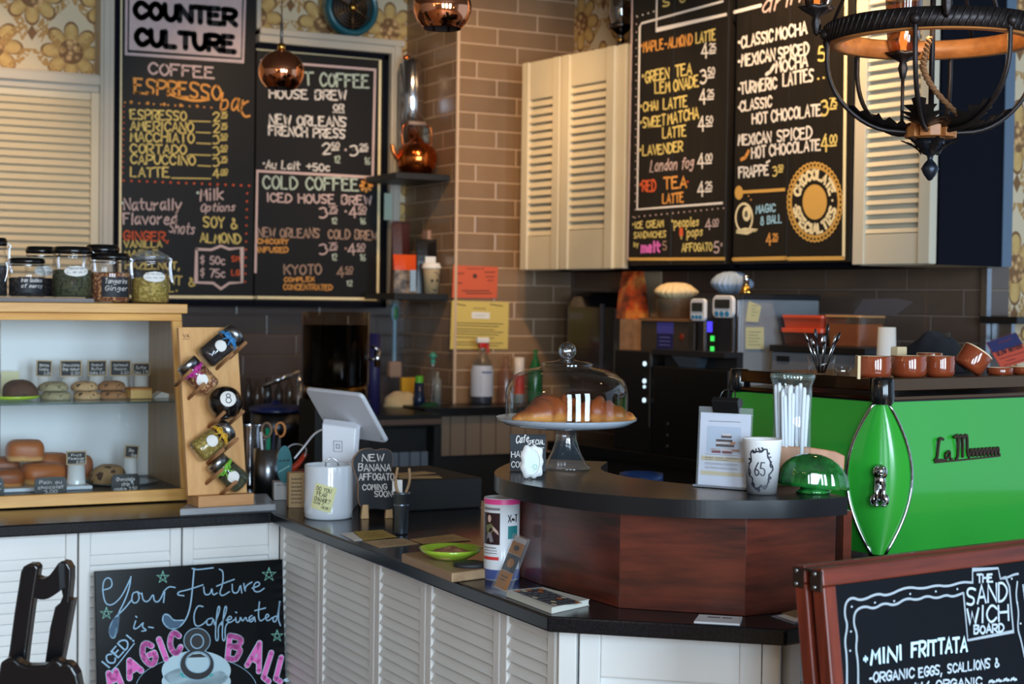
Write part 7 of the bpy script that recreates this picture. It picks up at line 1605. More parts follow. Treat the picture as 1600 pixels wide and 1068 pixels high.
# left rear: sink counter, pots, bottles under the big board
xA2, xB2 = onp(300, 650, plA(6.2)).x, xA_ - 0.01
r = root('sink_counter', 'dark sink counter along the back wall behind the pen cup', 'counter', (xA2, 6.2, 0)); obj('counter_body', MB().box((0, 0.02, 0), (xB2 - xA2, 1.03, 0.86)), MC['rear_black'], r); obj('counter_top', MB().box((-0.01, 0, 0.861), (xB2 - xA2, 1.03, 0.9)), rear_top, r)
P = pt(432, 660, 6.35); k = depth(P) / FPX; zc = 0.9008; hp = pt(432, 642, 6.35).z - zc
r = root('stock_pot', 'large steel stock pot with a blue lid behind the pen cup', 'pot', (P.x, 6.36, zc)); obj('pot_body', MB().lathe([(0, 0), (38 * k, 0), (39 * k, hp), (37 * k, hp), (36 * k, 0.006), (0, 0.006)], 48), steel_d, r); obj('lid', MB().lathe([(41 * k, hp), (41 * k, hp + 5 * k), (34 * k, hp + 9 * k), (8 * k, hp + 12 * k), (7 * k, hp + 17 * k), (0, hp + 17 * k)], 40), mat('blue_lid', (24, 42, 96), 0.35), r)
P = onp(391, 735, plA(4.72)); k = depth(P) / FPX
r = root('milk_pitcher', 'shiny steel milk pitcher behind the leaning tea stand', 'pitcher', (P.x + 0.012, 4.76, Z_TOP + 0.0006)); hp = 96 * k; obj('pitcher_body', MB().lathe([(0, 0), (24 * k, 0), (25 * k, 0.01), (20 * k, hp * 0.8), (21 * k, hp)], 36), chrome, r)
h = MB(); h.tube(smooth_pts([(18 * k, -12 * k, hp * 0.78), (30 * k, -14 * k, hp * 0.6), (34 * k, -14 * k, hp * 0.3), (24 * k, -12 * k, hp * 0.12)]), 0.005, 8); obj('pitcher_handle', h, chrome, r)
rn = random.Random(5)
for i, px in enumerate((388, 402, 418, 436, 452)):
    P = pt(px, 612, 7.0); k = depth(P) / FPX; hh = pt(px, 590 + 5 * (i % 2), 7.0).z - 0.9008
    o = bottle(px, 612, 7.0, 6.5 * k, hh, [(0, 0), (1, 0), (1, 0.8), (0.45, 0.9), (0.45, 1), (0, 1)], mat('dim_bottle_%d' % (i % 3), [(52, 46, 44), (70, 56, 46), (34, 36, 42)][i % 3], 0.15, coat=0.5), 'one of the dim bottles lined up along the back wall under the menu board', z=0.9008); o['group'] = 'dim bottles along the back wall'
pts = [pt(411, 604, 6.8), pt(432, 594, 6.78), pt(468, 580, 6.75)]; w = MB(); w.tube([pts[0], pts[1], pts[2]], [0.009, 0.011, 0.013], 12); w.tube(smooth_pts([pts[0], pts[0] + V((0, 0, -0.03)), pts[0] + V((0.004, 0, -0.05))]), 0.008, 10); w.tube([pts[2], V((pts[2].x, pts[2].y, 0.9012))], 0.014, 12); o = obj('sink_faucet', w, chrome); tag(o, 'slanting chrome faucet spout left of the coffee dispenser', 'faucet')

# ------------------------------------------------------------------ along the right-hand wall (frame B)
def rB(name, label, cat, px, p, z, group=None):
    q_ = bl(onp(px, 560, plB(p))).y; return root(name, label, cat, B2W(p, q_, z), ROTM, group)
qa = bl(onp(862, 560, plB(-0.62))).y; qb_ = bl(onp(1300, 560, plB(-0.62))).y
r = root('wall_counter', 'long black counter under the right-hand wall cabinets', 'counter', B2W(-0.62, qa, 0), ROTM); w_ = qa - qb_ + 0.6
obj('counter_body', MB().box((0, 0.02, 0), (w_, 0.615, 0.88)), MC['rear_black'], r); obj('counter_top', MB().box((-0.01, -0.01, 0.881), (w_ + 0.01, 0.617, Z_TOP)), rear_top, r)
zB = Z_TOP + 0.0006
def wpx(px0, px1, p): return bl(onp(px0, 500, plB(p))).y - bl(onp(px1, 500, plB(p))).y
def zpx(px, py, p): return onp(px, py, plB(p)).z
# towel dispenser on the wall
p_ = -0.20; r = rB('towel_dispenser', 'rounded black paper towel dispenser fixed to the wall left of the orange bag', 'dispenser', 884, p_, zpx(930, 588, p_)); w_ = wpx(884, 983, p_); h_ = zpx(930, 456, p_) - zpx(930, 588, p_)
prof = [(0, 0), (0, h_ * 0.82), (0.03, h_ * 0.95), (0.08, h_), (0.195, h_), (0.195, h_ * 0.05), (0.05, -0.02)]
mb = MB(); n = len(prof); mb.add([(0.0, y, z) for y, z in prof] + [(w_, y, z) for y, z in prof], [tuple(range(n)), tuple(range(2 * n - 1, n - 1, -1))] + [(i, n + i, n + (i + 1) % n, (i + 1) % n) for i in range(n)]); obj('cover', mb, mat('smoked_plastic', (18, 20, 28), 0.22, coat=0.4), r, bevel=0.015, seg=3)
obj('side_strip', MB().box((w_ * 0.55, -0.004, h_ * 0.08), (w_ * 0.6, 0.01, h_ * 0.86)), mat('grey_strip', (60, 66, 84), 0.3), r); obj('paper_sheet', MB().box((w_ * 0.78, -0.006, -0.01), (w_ * 0.98, 0.012, h_ * 0.8)), mat('towel_grey', (70, 78, 88), 0.6), r)
# plastic sheet on the wall
q = [onp(x, y, plB(-0.004)) for x, y in ((820, 421), (884, 421), (884, 455), (832, 450))]; o = obj('plastic_sheet', MB().add([tuple(p) for p in q] + [tuple(p + EX * 0.003) for p in q], [(0, 1, 2, 3), (7, 6, 5, 4), (0, 4, 5, 1), (1, 5, 6, 2), (2, 6, 7, 3), (3, 7, 4, 0)]), mat('cloudy_plastic', (96, 100, 112), 0.35, var=0.2, vs=10)); tag(o, 'cloudy plastic sheet taped below the farthest louvered cabinet', 'sheet')
o = obj('plastic_sheet', MB().add([tuple(onp(x, y, plB(-0.004))) for x, y in ((1348, 467), (1400, 466), (1428, 471), (1400, 492), (1330, 494))] + [tuple(onp(x, y, plB(-0.002))) for x, y in ((1348, 467), (1400, 466), (1428, 471), (1400, 492), (1330, 494))], [(0, 1, 2, 3, 4), (9, 8, 7, 6, 5)] + [(i, 5 + i, 5 + (i + 1) % 5, (i + 1) % 5) for i in range(5)]), mat('cloudy_patch', (110, 98, 98), 0.5)); tag(o, 'cloudy smear of tape residue on the brown tiles above the containers', 'tape')
# brewers
grey_box = mat('brewer_steel', (150, 156, 164), 0.42, 0.35, var=0.08, vs=8); dk_box = mat('brewer_dark', (30, 30, 34), 0.4)
p_ = -0.50; r = rB('coffee_brewer', 'low brown steel brewer with blue stickers left of the two kitchen timers', 'brewer', 1000, p_, zB); w_ = wpx(1000, 1084, p_); h_ = zpx(1040, 497, p_) - zB
obj('housing', MB().box((0, 0, 0), (w_, 0.45, h_ - 0.012)), mat('brown_steel', (70, 60, 52), 0.45, 0.3), r, bevel=0.004); obj('top_plate', MB().box((-0.004, -0.006, h_ - 0.0115), (w_ + 0.004, 0.45, h_)), mat('bronze_plate', (150, 108, 76), 0.4, 0.4), r)
def stick(parent, x0, x1, z0, z1, y, m, nm='sticker'): return obj(nm, MB().box((x0, y - 0.001, z0), (x1, y + 0.0002, z1)), m, parent)
blue1, blue2 = mat('sticker_violet', (70, 70, 160), 0.5), mat('sticker_navy', (28, 30, 84), 0.5)
stick(r, w_ * 0.32, w_ * 0.62, h_ - 0.06, h_ - 0.016, -0.0005, blue1); o = stick(r, w_ * 0.32, w_ * 0.62, h_ - 0.13, h_ - 0.061, -0.0005, blue2); s = Sheet(lambda u, v3: V((u, -0.0016, v3)), V((0, -1, 0)), None, 0.0004); [s.line([(w_ * 0.37, h_ - z), (w_ * 0.57, h_ - z)], 0.003, 0) for z in (0.075, 0.09, 0.105)]; s.make('print', [mat('sticker_pale', (110, 110, 180), 0.6)], r)
obj('red_light', MB().cyl((w_ * 0.78, -0.003, h_ - 0.07), (w_ * 0.78, 0.001, h_ - 0.07), 0.012, 16), mat('red_button', (130, 34, 20), 0.4), r)
p_ = -0.50; r = rB('coffee_brewer', 'tall steel coffee brewer carrying two white kitchen timers', 'brewer', 1090, p_, zB); w_ = wpx(1090, 1159, p_); h_ = zpx(1160, 459, p_) - zB
obj('housing', MB().box((0, 0, 0.02), (w_, 0.40, h_ - 0.02)), grey_box, r, bevel=0.003); obj('black_top', MB().box((-0.004, -0.006, h_ - 0.0195), (w_ + 0.004, 0.404, h_)), dk_box, r, bevel=0.003)
obj('dark_front', MB().box((0.004, -0.004, 0.03), (w_ - 0.03, 0.001, h_ - 0.022)), mat('front_gunmetal', (56, 56, 62), 0.35, 0.6), r)
for u in (0.18, 0.82, 0.93): obj('chrome_strip', MB().box((w_ * u - 0.004, -0.008, 0.05), (w_ * u + 0.004, 0, h_ - 0.024)), chrome, r)
obj('display_panel', MB().box((w_ * 0.24, -0.007, h_ - 0.30), (w_ * 0.5, -0.002, h_ - 0.022)), blackp, r)
for z, mm, nm in ((0.115, mat('led_blue', (70, 60, 230), 0.5, emit=1.2), 'blue_display'), (0.165, mat('led_green', (60, 220, 90), 0.5, emit=1.0), 'green_digit'), (0.205, MC['led_green'] if 'led_green' in MC else None, 'green_digit')):
    x0 = w_ * 0.25 if nm == 'blue_display' else w_ * 0.33; x1 = w_ * 0.36 if nm == 'blue_display' else w_ * 0.41; hh = 0.03 if nm == 'blue_display' else 0.014
    obj(nm, MB().box((x0, -0.009, h_ - z - hh), (x1, -0.007, h_ - z + (0.01 if nm == 'blue_display' else 0.006))), MC['led_blue'] if nm == 'blue_display' else mat('led_green', (60, 220, 90), 0.5, emit=1.0), r)
stick(r, w_ * 0.1, w_ * 0.55, h_ - 0.38, h_ - 0.30, -0.0085, blue2); stick(r, w_ * 0.1, w_ * 0.55, h_ - 0.48, h_ - 0.381, -0.0085, blue1)
brew_root, bw, bh = r, w_, h_
def timer(px0, px1, py0, py1, lb, p):
    q0 = bl(onp(px0, 480, plB(p))).y; q1 = bl(onp(px1, 480, plB(p))).y; w = q0 - q1; z0, z1 = zpx(px0, py1, p), zpx(px0, py0, p); h = z1 - z0
    r = root('kitchen_timer', lb, 'timer', B2W(p, (q0 + q1) / 2, (z0 + z1) / 2), ROTM, 'white kitchen timers on the brewer')
    pr = rrect(w / 2, h / 2, w * 0.2); obj('timer_case', MB().extr(pr, 0.0, 0.016), mat('timer_white', (226, 222, 222), 0.3), r, bevel=0.004)
    obj('display', MB().extr(rrect(w * 0.36, h * 0.2, w * 0.05), -0.002, 0.001).add([], []), mat('lcd_grey', (36, 40, 42), 0.2), r).location = (0, 0, h * 0.12)
    for s_ in (-1, 0, 1): obj('button', MB().cyl((s_ * w * 0.25, -0.004, -h * 0.32), (s_ * w * 0.25, 0.001, -h * 0.32), w * 0.09, 16), mat('button_blue', (40, 130, 180), 0.35), r)
timer(1078, 1101, 466, 501, 'white kitchen timer at the left front edge of the tall brewer', -0.524); timer(1112.5, 1145, 461, 496, 'larger white kitchen timer on the front of the tall brewer', -0.527)
# sticky notes on the brewer side (a face across the wall)
Mr = RM(brew_root); S_c = Mr @ V((bw, 0, 0)); S_n = (Mr.to_3x3() @ V((1, 0, 0))); S_d = -EX
def snote(q, lb, lines):
    P = [onp(x, y, (S_c + S_n * 0.0008, S_n)) for x, y in q]; c_ = sum(P, V()) / 4; nrm_ = S_n
    o = obj('sticky_note', MB().add([tuple(p - c_ + nrm_ * 0.002) for p in P] + [tuple(p - c_) for p in P], [(0, 1, 2, 3), (7, 6, 5, 4), (0, 4, 5, 1), (1, 5, 6, 2), (2, 6, 7, 3), (3, 7, 4, 0)]), mat('old_note_paper', (190, 184, 140), 0.8), loc=c_); tag(o, lb, 'note', 'notes stuck on the brewer side')
    s = Sheet(lambda x, y: onp(x, y, (S_c + S_n * 0.003, S_n)), S_n, RM(o).inverted(), 0.0006)
    x0 = q[0][0] + 4; x1 = q[1][0] - 5
    for i in range(lines): y = q[0][1] + 7 + i * 5; s.line([(x0, y), (x1 - (i % 2) * 4, y + 0.5)], 0.0018, 0)
    s.make('handwriting', [mat('note_ink', (96, 100, 84), 0.8)], o)
snote([(1170, 470), (1189, 478), (1184, 503), (1165, 502)], 'tilted upper note stuck on the brewer side', 4); snote([(1165, 511), (1193, 511), (1193, 545), (1165, 545)], 'lower square note stuck on the brewer side', 5)
P = Mr @ V((bw * 0.85, 0.05, bh + 0.0006)); k = depth(P) / FPX; r = root('brass_bell', 'shiny brass and chrome bell shaped fitting on top of the tall brewer', 'fitting', P); obj('flared_base', MB().lathe([(0, 0), (10 * k, 0), (9 * k, 4 * k), (5 * k, 14 * k), (0, 14 * k)], 28, rf=lambda a, z: 1 + 0.1 * math.cos(5 * a)), mat('brass', (206, 160, 80), 0.18, 1.0), r); obj('chrome_post', MB().lathe([(0, 14 * k), (5 * k, 14 * k), (5.5 * k, 26 * k), (4 * k, 29 * k), (0, 29 * k)], 24), chrome, r)
# coffee filters
p_ = -0.42; P = onp(1056, 480, plB(p_)); k = depth(P) / FPX; zf2 = zpx(1040, 497, -0.50) + 0.0008
r = root('filter_tub', 'clear tub holding a stack of coffee filters on the brown brewer', 'tub', (P.x, P.y, zf2)); hT = zpx(1056, 466, p_) - zf2; obj('tub_wall', MB().lathe([(0, 0.001), (28 * k, 0.001), (31 * k, hT)], 32), mat('cloudy_tub', (96, 82, 66), 0.4), r)
def filters(R_, H_, c_, m, lb, seed): 
    mb = MB(); rings = 9; vs = []; n = 72
    prof = [(0.02, 0.0), (0.55, 0.0), (1.0, 0.35), (1.02, 0.5), (0.9, 0.66), (0.7, 0.85), (0.4, 0.97), (0.02, 1.0)]
    mb.lathe([(a * R_, b * H_) for a, b in prof], n, 0, True, (0, 0, 0), lambda a, z: 1 + 0.09 * math.cos(22 * a) * min(1, z / H_ * 3) + 0.04 * math.sin(3 * a + 9 * z / H_)); o = obj('coffee_filters', mb, m, loc=c_); return tag(o, lb, 'filters')
filters(32 * k, 28 * k, (P.x, P.y, zf2 + hT * 0.9), mat('cream_filter', (214, 190, 146), 0.9, bump=0.4, bs=120), 'cream pleated coffee filters heaped in the clear tub', 1)
Pb = Mr @ V((bw * 0.22, 0.12, bh + 0.0008)); filters(30 * k, 34 * k, Pb, mat('blue_white_filter', (148, 166, 190), 0.9, bump=0.4, bs=120), 'bluish white coffee filters on top of the tall brewer', 2)
P = onp(988, 460, plB(-0.30)); k = depth(P) / FPX
# orange bag and papers on a carton pile
p_ = -0.40; zc_ = zpx(978, 498, p_); r = rB('carton_pile', 'tan speckled carton between the towel dispenser and the brown brewer', 'box', 968, p_, zB); w_ = wpx(968, 990, p_); obj('carton', MB().box((0, 0, 0), (w_, 0.3, zc_ - zB)), mat('speckled_carton', (150, 116, 90), 0.8, var=0.2, vs=30), r)
q0 = onp(988, 496, plB(-0.32)); k = depth(q0) / FPX; r = root('snack_bag', 'orange and brown printed bag standing on the tan carton', 'bag', (q0.x, q0.y, zc_ + 0.0008), ROTM); hb_ = zpx(988, 424, -0.32) - zc_
mt, t = base('orange_bag_print'); t.l.new(t.ramp(t.noise(16, 4, t.obj()), [(0.35, rgb(96, 44, 26)), (0.5, rgb(180, 70, 30)), (0.68, rgb(196, 130, 60))]), t.b.inputs['Base Color']); t.b.inputs['Roughness'].default_value = 0.4
mb = MB(); n = 8; vs = []
for i in range(n + 1): t_ = i / n; d_ = 0.035 * (1 - t_ ** 3) + 0.002; ww = (21 - 5 * t_) * k * 1.6; vs += [(-ww, -d_ * 0.4, hb_ * t_), (0, -d_, hb_ * t_), (ww, -d_ * 0.4, hb_ * t_), (ww, d_ * 0.4, hb_ * t_), (0, d_, hb_ * t_), (-ww, d_ * 0.4, hb_ * t_)]
mb.add(vs, [(i * 6 + j, i * 6 + (j + 1) % 6, (i + 1) * 6 + (j + 1) % 6, (i + 1) * 6 + j) for i in range(n) for j in range(6)] + [tuple(range(5, -1, -1)), tuple(range(n * 6, n * 6 + 6))]); obj('bag_body', mb, mt, r)
p_ = -0.28; r = rB('paper_sleeve', 'cream paper sleeve standing behind the orange printed bag', 'paper', 1003, p_, zf2); obj('sleeve', MB().box((0, 0, 0), (wpx(1003, 1030, p_), 0.01, zpx(1010, 424, p_) - zf2)), mat('dim_cream_paper', (150, 132, 106), 0.8), r)
# black grinder tower with indicator lights
p_ = -0.585; r = rB('grinder_tower', 'black grinder tower with a column of small white lights', 'grinder', 960, p_, zB); w_ = wpx(960, 1018, p_); h_ = zpx(1000, 548, p_) - zB
obj('housing', MB().box((0, 0, 0), (w_, 0.075, h_)), blackp, r, bevel=0.004); obj('trim_edge', MB().box((w_ - 0.006, -0.006, 0.1), (w_, 0.0, h_)), mat('edge_grey', (70, 66, 64), 0.4), r)
for py in (568, 595, 604, 625): z = zpx(1008, py, p_) - zB; obj('indicator_light', MB().cyl((w_ * 0.83, -0.004, z), (w_ * 0.83, 0.001, z), 0.009 if py != 604 else 0.006, 16), mat('led_white', (200, 226, 240), 0.4, emit=1.3), r)
p_ = -0.60; r = rB('batch_brewer', 'tall black batch brewer with a clear hopper behind the dessert flyer', 'brewer', 1020, p_, zB); w_ = wpx(1020, 1138, p_); h_ = zpx(1080, 548, p_) - zB
obj('housing', MB().box((0, 0, 0), (w_, 0.09, h_ * 0.84)), mat('black_satin', (12, 12, 14), 0.3), r, bevel=0.004); obj('top_cap', MB().box((-0.002, -0.004, h_ - 0.02), (w_ * 0.96, 0.09, h_)), dk_box, r); obj('back_column', MB().box((0.002, 0.06, h_ * 0.84), (w_ * 0.96, 0.09, h_ - 0.02)), dk_box, r)
hp = [(w_ * 0.22, 0.012, h_ - 0.021), (w_ * 0.6, 0.012, h_ - 0.021), (w_ * 0.55, 0.012, h_ * 0.84 + 0.001), (w_ * 0.34, 0.012, h_ * 0.84 + 0.001)]; mb = MB(); mb.add(hp + [(x, 0.058, z) for x, y, z in hp], [(0, 1, 2, 3), (7, 6, 5, 4), (0, 4, 5, 1), (1, 5, 6, 2), (2, 6, 7, 3), (3, 7, 4, 0)]); obj('hopper', mb, mat('hopper_grey', (66, 76, 86), 0.15, coat=0.5), r)
for py in (662, 680, 697): z = zpx(1045, py, p_) - zB; obj('dim_button', MB().cyl((w_ * 0.22, -0.003, z), (w_ * 0.22, 0.001, z), 0.006, 12), mat('dim_button', (50, 50, 56), 0.5), r)
# containers on the grey undercounter unit
p_ = -0.42; r = rB('storage_unit', 'low grey steel unit with a black lid behind the machine', 'unit', 1206, p_, zB); w_ = wpx(1206, 1352, p_); h_ = zpx(1280, 541, p_) - zB
obj('housing', MB().box((0, 0, 0), (w_, 0.40, h_ - 0.026)), mat('dull_steel', (120, 124, 132), 0.45, 0.35, var=0.1, vs=6), r, bevel=0.003); obj('black_lid', MB().box((-0.006, -0.01, h_ - 0.0255), (w_ + 0.006, 0.402, h_)), blackp, r, bevel=0.003); obj('name_plate', MB().box((w_ * 0.06, -0.003, h_ - 0.06), (w_ * 0.2, 0.001, h_ - 0.04)), blackp, r)
zu = zB + h_ + 0.0006; ur = r
def tub(px0, px1, py0, py1, p, z, m, lidm, lb, depth_=0.12):
    r = rB('food_container', lb, 'container', px0, p, z, 'plastic containers on the grey unit'); w = wpx(px0, px1, p); h = zpx(px0, py0, p) - zpx(px0, py1, p)
    mb = MB(); a, b = 0.88, 1.0; vs = []
    for s_, zz in ((0.86, 0.0), (0.97, h * 0.84)):
        for x, y in rrect(w / 2 * s_, depth_ / 2 * s_, 0.015, 4): vs.append((w / 2 + x, depth_ / 2 + y, zz))
    n = len(vs) // 2; mb.add(vs, [(i, (i + 1) % n, n + (i + 1) % n, n + i) for i in range(n)], 0, True); mb.add(vs, [tuple(range(n - 1, -1, -1)), tuple(range(n, 2 * n))]); obj('tub', mb, m, r)
    obj('lid', MB().prism([(w / 2 + x, depth_ / 2 + y) for x, y in rrect(w / 2, depth_ / 2, 0.016, 4)], h * 0.845, h), lidm, r, bevel=0.002); return h
p2 = -0.36
redt = mat('red_orange_tub', (186, 66, 40), 0.35); rlid = mat('red_orange_lid', (206, 74, 42), 0.3)
zlow = zu; h1 = zpx(1230, 512, p2) - zu
r = rB('food_container', 'lower dark container with a red orange lid on the grey unit', 'container', 1218, p2, zu, 'plastic containers on the grey unit')
w = wpx(1218, 1283, p2); obj('tub', MB().prism([(w / 2 + x * 0.9, 0.07 + y * 0.9) for x, y in rrect(w / 2, 0.07, 0.015, 4)], 0, h1 - 0.017, top=[(w / 2 + x, 0.07 + y) for x, y in rrect(w / 2 * 0.97, 0.068, 0.015, 4)]), mat('dark_red_tub', (70, 34, 30), 0.35), r); obj('lid', MB().prism([(w / 2 + x, 0.07 + y) for x, y in rrect(w / 2, 0.072, 0.016, 4)], h1 - 0.0165, h1), rlid, r, bevel=0.002)
h2 = zpx(1230, 492, p2) - zpx(1230, 512, p2)
r = rB('food_container', 'upper red orange container stacked on the dark one', 'container', 1219, p2, zu + h1 + 0.0006, 'plastic containers on the grey unit'); w = wpx(1219, 1284, p2); obj('tub', MB().prism([(w / 2 + x, 0.07 + y) for x, y in rrect(w / 2 * 0.92, 0.064, 0.015, 4)], 0, h2 - 0.012, top=[(w / 2 + x, 0.07 + y) for x, y in rrect(w / 2 * 0.98, 0.069, 0.015, 4)]), redt, r); obj('lid', MB().prism([(w / 2 + x, 0.07 + y) for x, y in rrect(w / 2, 0.072, 0.016, 4)], h2 - 0.0115, h2), rlid, r, bevel=0.002)
h3 = zpx(1300, 492, p2) - zu
r = rB('food_container', 'clear tapered container of orange food right of the red stack', 'container', 1286, p2, zu, 'plastic containers on the grey unit'); w = wpx(1286, 1342, p2)
obj('tub', MB().prism([(w / 2 + x, 0.07 + y) for x, y in rrect(w / 2 * 0.85, 0.06, 0.012, 4)], 0, h3 - 0.008, top=[(w / 2 + x, 0.07 + y) for x, y in rrect(w / 2 * 0.98, 0.07, 0.012, 4)]), glass('tub_clear', (0.9, 0.86, 0.8), 0.08, 0.1, body=0.1, bodycol=(170, 140, 110)), r); obj('orange_filling', MB().prism([(w / 2 + x, 0.07 + y) for x, y in rrect(w / 2 * 0.82, 0.056, 0.012, 4)], 0.003, h3 * 0.72, top=[(w / 2 + x, 0.07 + y) for x, y in rrect(w / 2 * 0.92, 0.064, 0.012, 4)]), mat('orange_filling', (176, 92, 46), 0.6), r); obj('lid', MB().prism([(w / 2 + x, 0.07 + y) for x, y in rrect(w / 2, 0.072, 0.014, 4)], h3 - 0.0075, h3), mat('tan_lid', (190, 140, 92), 0.4), r, bevel=0.002)
# stack of paper cups, small bright glass
P = onp(1385, 560, plB(-0.47)); k = depth(P) / FPX; zc2 = zB
o = root('cup_stack', 'stack of upturned white paper cups behind the brown cups', 'cups', (P.x, P.y, zc2)); hc = zpx(1385, 511, -0.47) - zc2
mb = MB().lathe([(19 * k, 0)] + [q for i in range(1, 9) for q in ((18.6 * k - i * 0.25 * k, hc * 0.62 * i / 9), (19 * k - i * 0.25 * k, hc * 0.62 * i / 9 + 0.001))] + [(16.5 * k, hc * 0.64), (13.5 * k, hc), (0, hc)], 36); obj('cups', mb, paperw, o); dmk = MB(); e_ = [(15.5 * k * math.cos(a), 15.5 * k * math.sin(a)) for a in (-2.2, -2.0, -1.8, -1.6)]
s = Sheet(lambda u, v3: V((16.6 * k * math.cos(-1.75 + u), 16.6 * k * math.sin(-1.75 + u), v3)), V((-0.2, -0.98, 0)), None, 0.0015); s.disc((0, hc * 0.74), 0.42, 11 * k, 0, 20); s.disc((0, hc * 0.74), 0.26, 7 * k, 1, 20, lift=0.0022); s.make('cup_print', [mat('cup_print_brown', (120, 100, 84), 0.7), mat('cup_print_tan', (176, 156, 130), 0.7)], o)
P = onp(1472, 545, plB(-0.25)); k = depth(P) / FPX; o = obj('water_glass', MB().lathe([(0, 0.002), (11 * k, 0.002), (13 * k, zpx(1472, 519, -0.25) - zB), (12.4 * k, zpx(1472, 519, -0.25) - zB)], 32), glass('bright_glass', (0.92, 0.95, 0.98), 0.2), loc=(P.x, P.y, zB)); tag(o, 'clear drinking glass behind the navy cloth', 'glass')
# shelf and hanging sign on the return wall
Pq = bl(onp(1575, 500, (OB + EY * (-0.10), EY)))
r = root('wall_shelf', 'thin black wall shelf at the right picture edge below the wallpaper', 'shelf', OB + EX * Pq.x + EY * -0.0 + V((0, 0, Pq.z)), RB)
obj('shelf_board', MB().box((-0.03, -0.16, -0.012), (0.9, -0.001, 0.012)), blackp, r, bevel=0.003); obj('bracket', MB().box((0.02, -0.10, -0.07), (0.04, -0.001, -0.0125)), steel, r)
pn = (OB + EY * (-0.165), EY); q = [onp(x, y, pn) for x, y in ((1541, 535), (1587, 519), (1612, 562), (1565, 575))]; c_ = sum(q, V()) / 4
o = obj('event_poster', MB().add([tuple(p - c_) for p in q] + [tuple(p - c_ + EY * 0.002) for p in q], [(0, 1, 2, 3), (7, 6, 5, 4), (0, 4, 5, 1), (1, 5, 6, 2), (2, 6, 7, 3), (3, 7, 4, 0)]), mat('poster_red', (206, 76, 50), 0.7), loc=c_); tag(o, 'tilted navy and red orange slow motion flyer below the black wall shelf', 'flyer')
s = Sheet(lambda x, y: onp(x, y, pn), -EY, RM(o).inverted(), 0.001)
s.fill([(1541, 535), (1587, 519), (1597.5, 537), (1551, 551)], 0, lift=0.0012); s.text('####', (1560, 538), (1580, 531), 7, 0.002, 1, lift=0.002, up=(-0.35, -0.93)); s.text('SLOW MOTION', (1558, 556), (1597, 543), 6, 0.0035, 2, lift=0.002, up=(-0.35, -0.93))
for a, b in (((1561, 561), (1600, 549)), ((1572, 564), (1586, 560)), ((1568, 571), (1604, 560))): s.line([a, b], 0.002, 2, lift=0.002)
s.make('flyer_print', [mat('poster_navy', (34, 36, 88), 0.7), mat('poster_dim_red', (120, 44, 60), 0.7), mat('poster_ink', (40, 16, 20), 0.7)], o)
# blue tub on the floor side behind the bar
P = atz(1002, 742, 1.06); k = depth(P) / FPX; rb = onp(1002, 742, plX(2.55)); k = depth(rb) / FPX
r = root('blue_bin', 'blue plastic bin rim just showing behind the bar top', 'bin', (rb.x, rb.y, 0)); obj('bin_body', MB().lathe([(0, 0.001), (26 * k, 0.001), (32 * k, rb.z - 0.02), (34 * k, rb.z - 0.018), (34 * k, rb.z + 0.006), (31 * k, rb.z + 0.006), (30 * k, rb.z - 0.02), (24 * k, 0.01), (0, 0.01)], 40), mat('blue_bin', (24, 70, 140), 0.4), r)
# ------------------------------------------------------------------ copper pendants
cop_m = mat('mirror_copper', (224, 150, 112), 0.07, 1.0)
def pendant(px, py, rpx, Y, lb):
    c = dep(px, py, Y); k = Y / FPX; R_ = rpx * k
    r = root('pendant_lamp', lb, 'lamp', c, 0, 'copper globe pendants')
    prof = []
    for i in range(17):
        t = math.radians(84 - 133 * i / 16); prof.append((R_ * math.cos(t), R_ * 0.93 * math.sin(t)))
    zb = prof[-1][1]; rb = prof[-1][0]
    sh = MB().lathe(prof, 56).lathe([(rb, zb), (rb * 0.99, zb - 0.0015), (rb * 0.97, zb)], 56); sh.lathe([(rb * 0.97, zb), (R_ * 0.94, 0), (R_ * 0.5, R_ * 0.78), (0.004, R_ * 0.88)], 48, 1)
    obj('globe_shade', sh, [cop_m, mat('dark_shade_inside', (50, 40, 38), 0.5)], r)
    obj('socket_sleeve', MB().lathe([(0, R_ * 0.90), (R_ * 0.17, R_ * 0.90), (R_ * 0.17, R_ * 1.18), (R_ * 0.09, R_ * 1.24), (0, R_ * 1.24)], 24), mat('brass', (206, 160, 80), 0.18, 1.0), r)
    obj('rod', MB().cyl((0, 0, R_ * 1.24), (0, 0, R_ * 2.1), R_ * 0.07, 12), mat('grey_rod', (120, 116, 112), 0.4, 0.6), r); obj('cord', MB().cyl((0, 0, R_ * 2.1), (0, 0, 3.3 - c.z), 0.002, 8), mat('cord_grey', (90, 80, 74), 0.6), r); obj('ceiling_rose', MB().lathe([(0, 3.27 - c.z), (0.05, 3.28 - c.z), (0.05, 3.2995 - c.z), (0, 3.2995 - c.z)], 24), cop_m, r)
    return r
pendant(439.5, 112, 36, 5.4, 'smaller copper globe pendant hanging before the hot coffee menu board')
pendant(691, 12, 46, 4.4, 'larger copper globe pendant cut by the top edge, in front of the tiled pier')

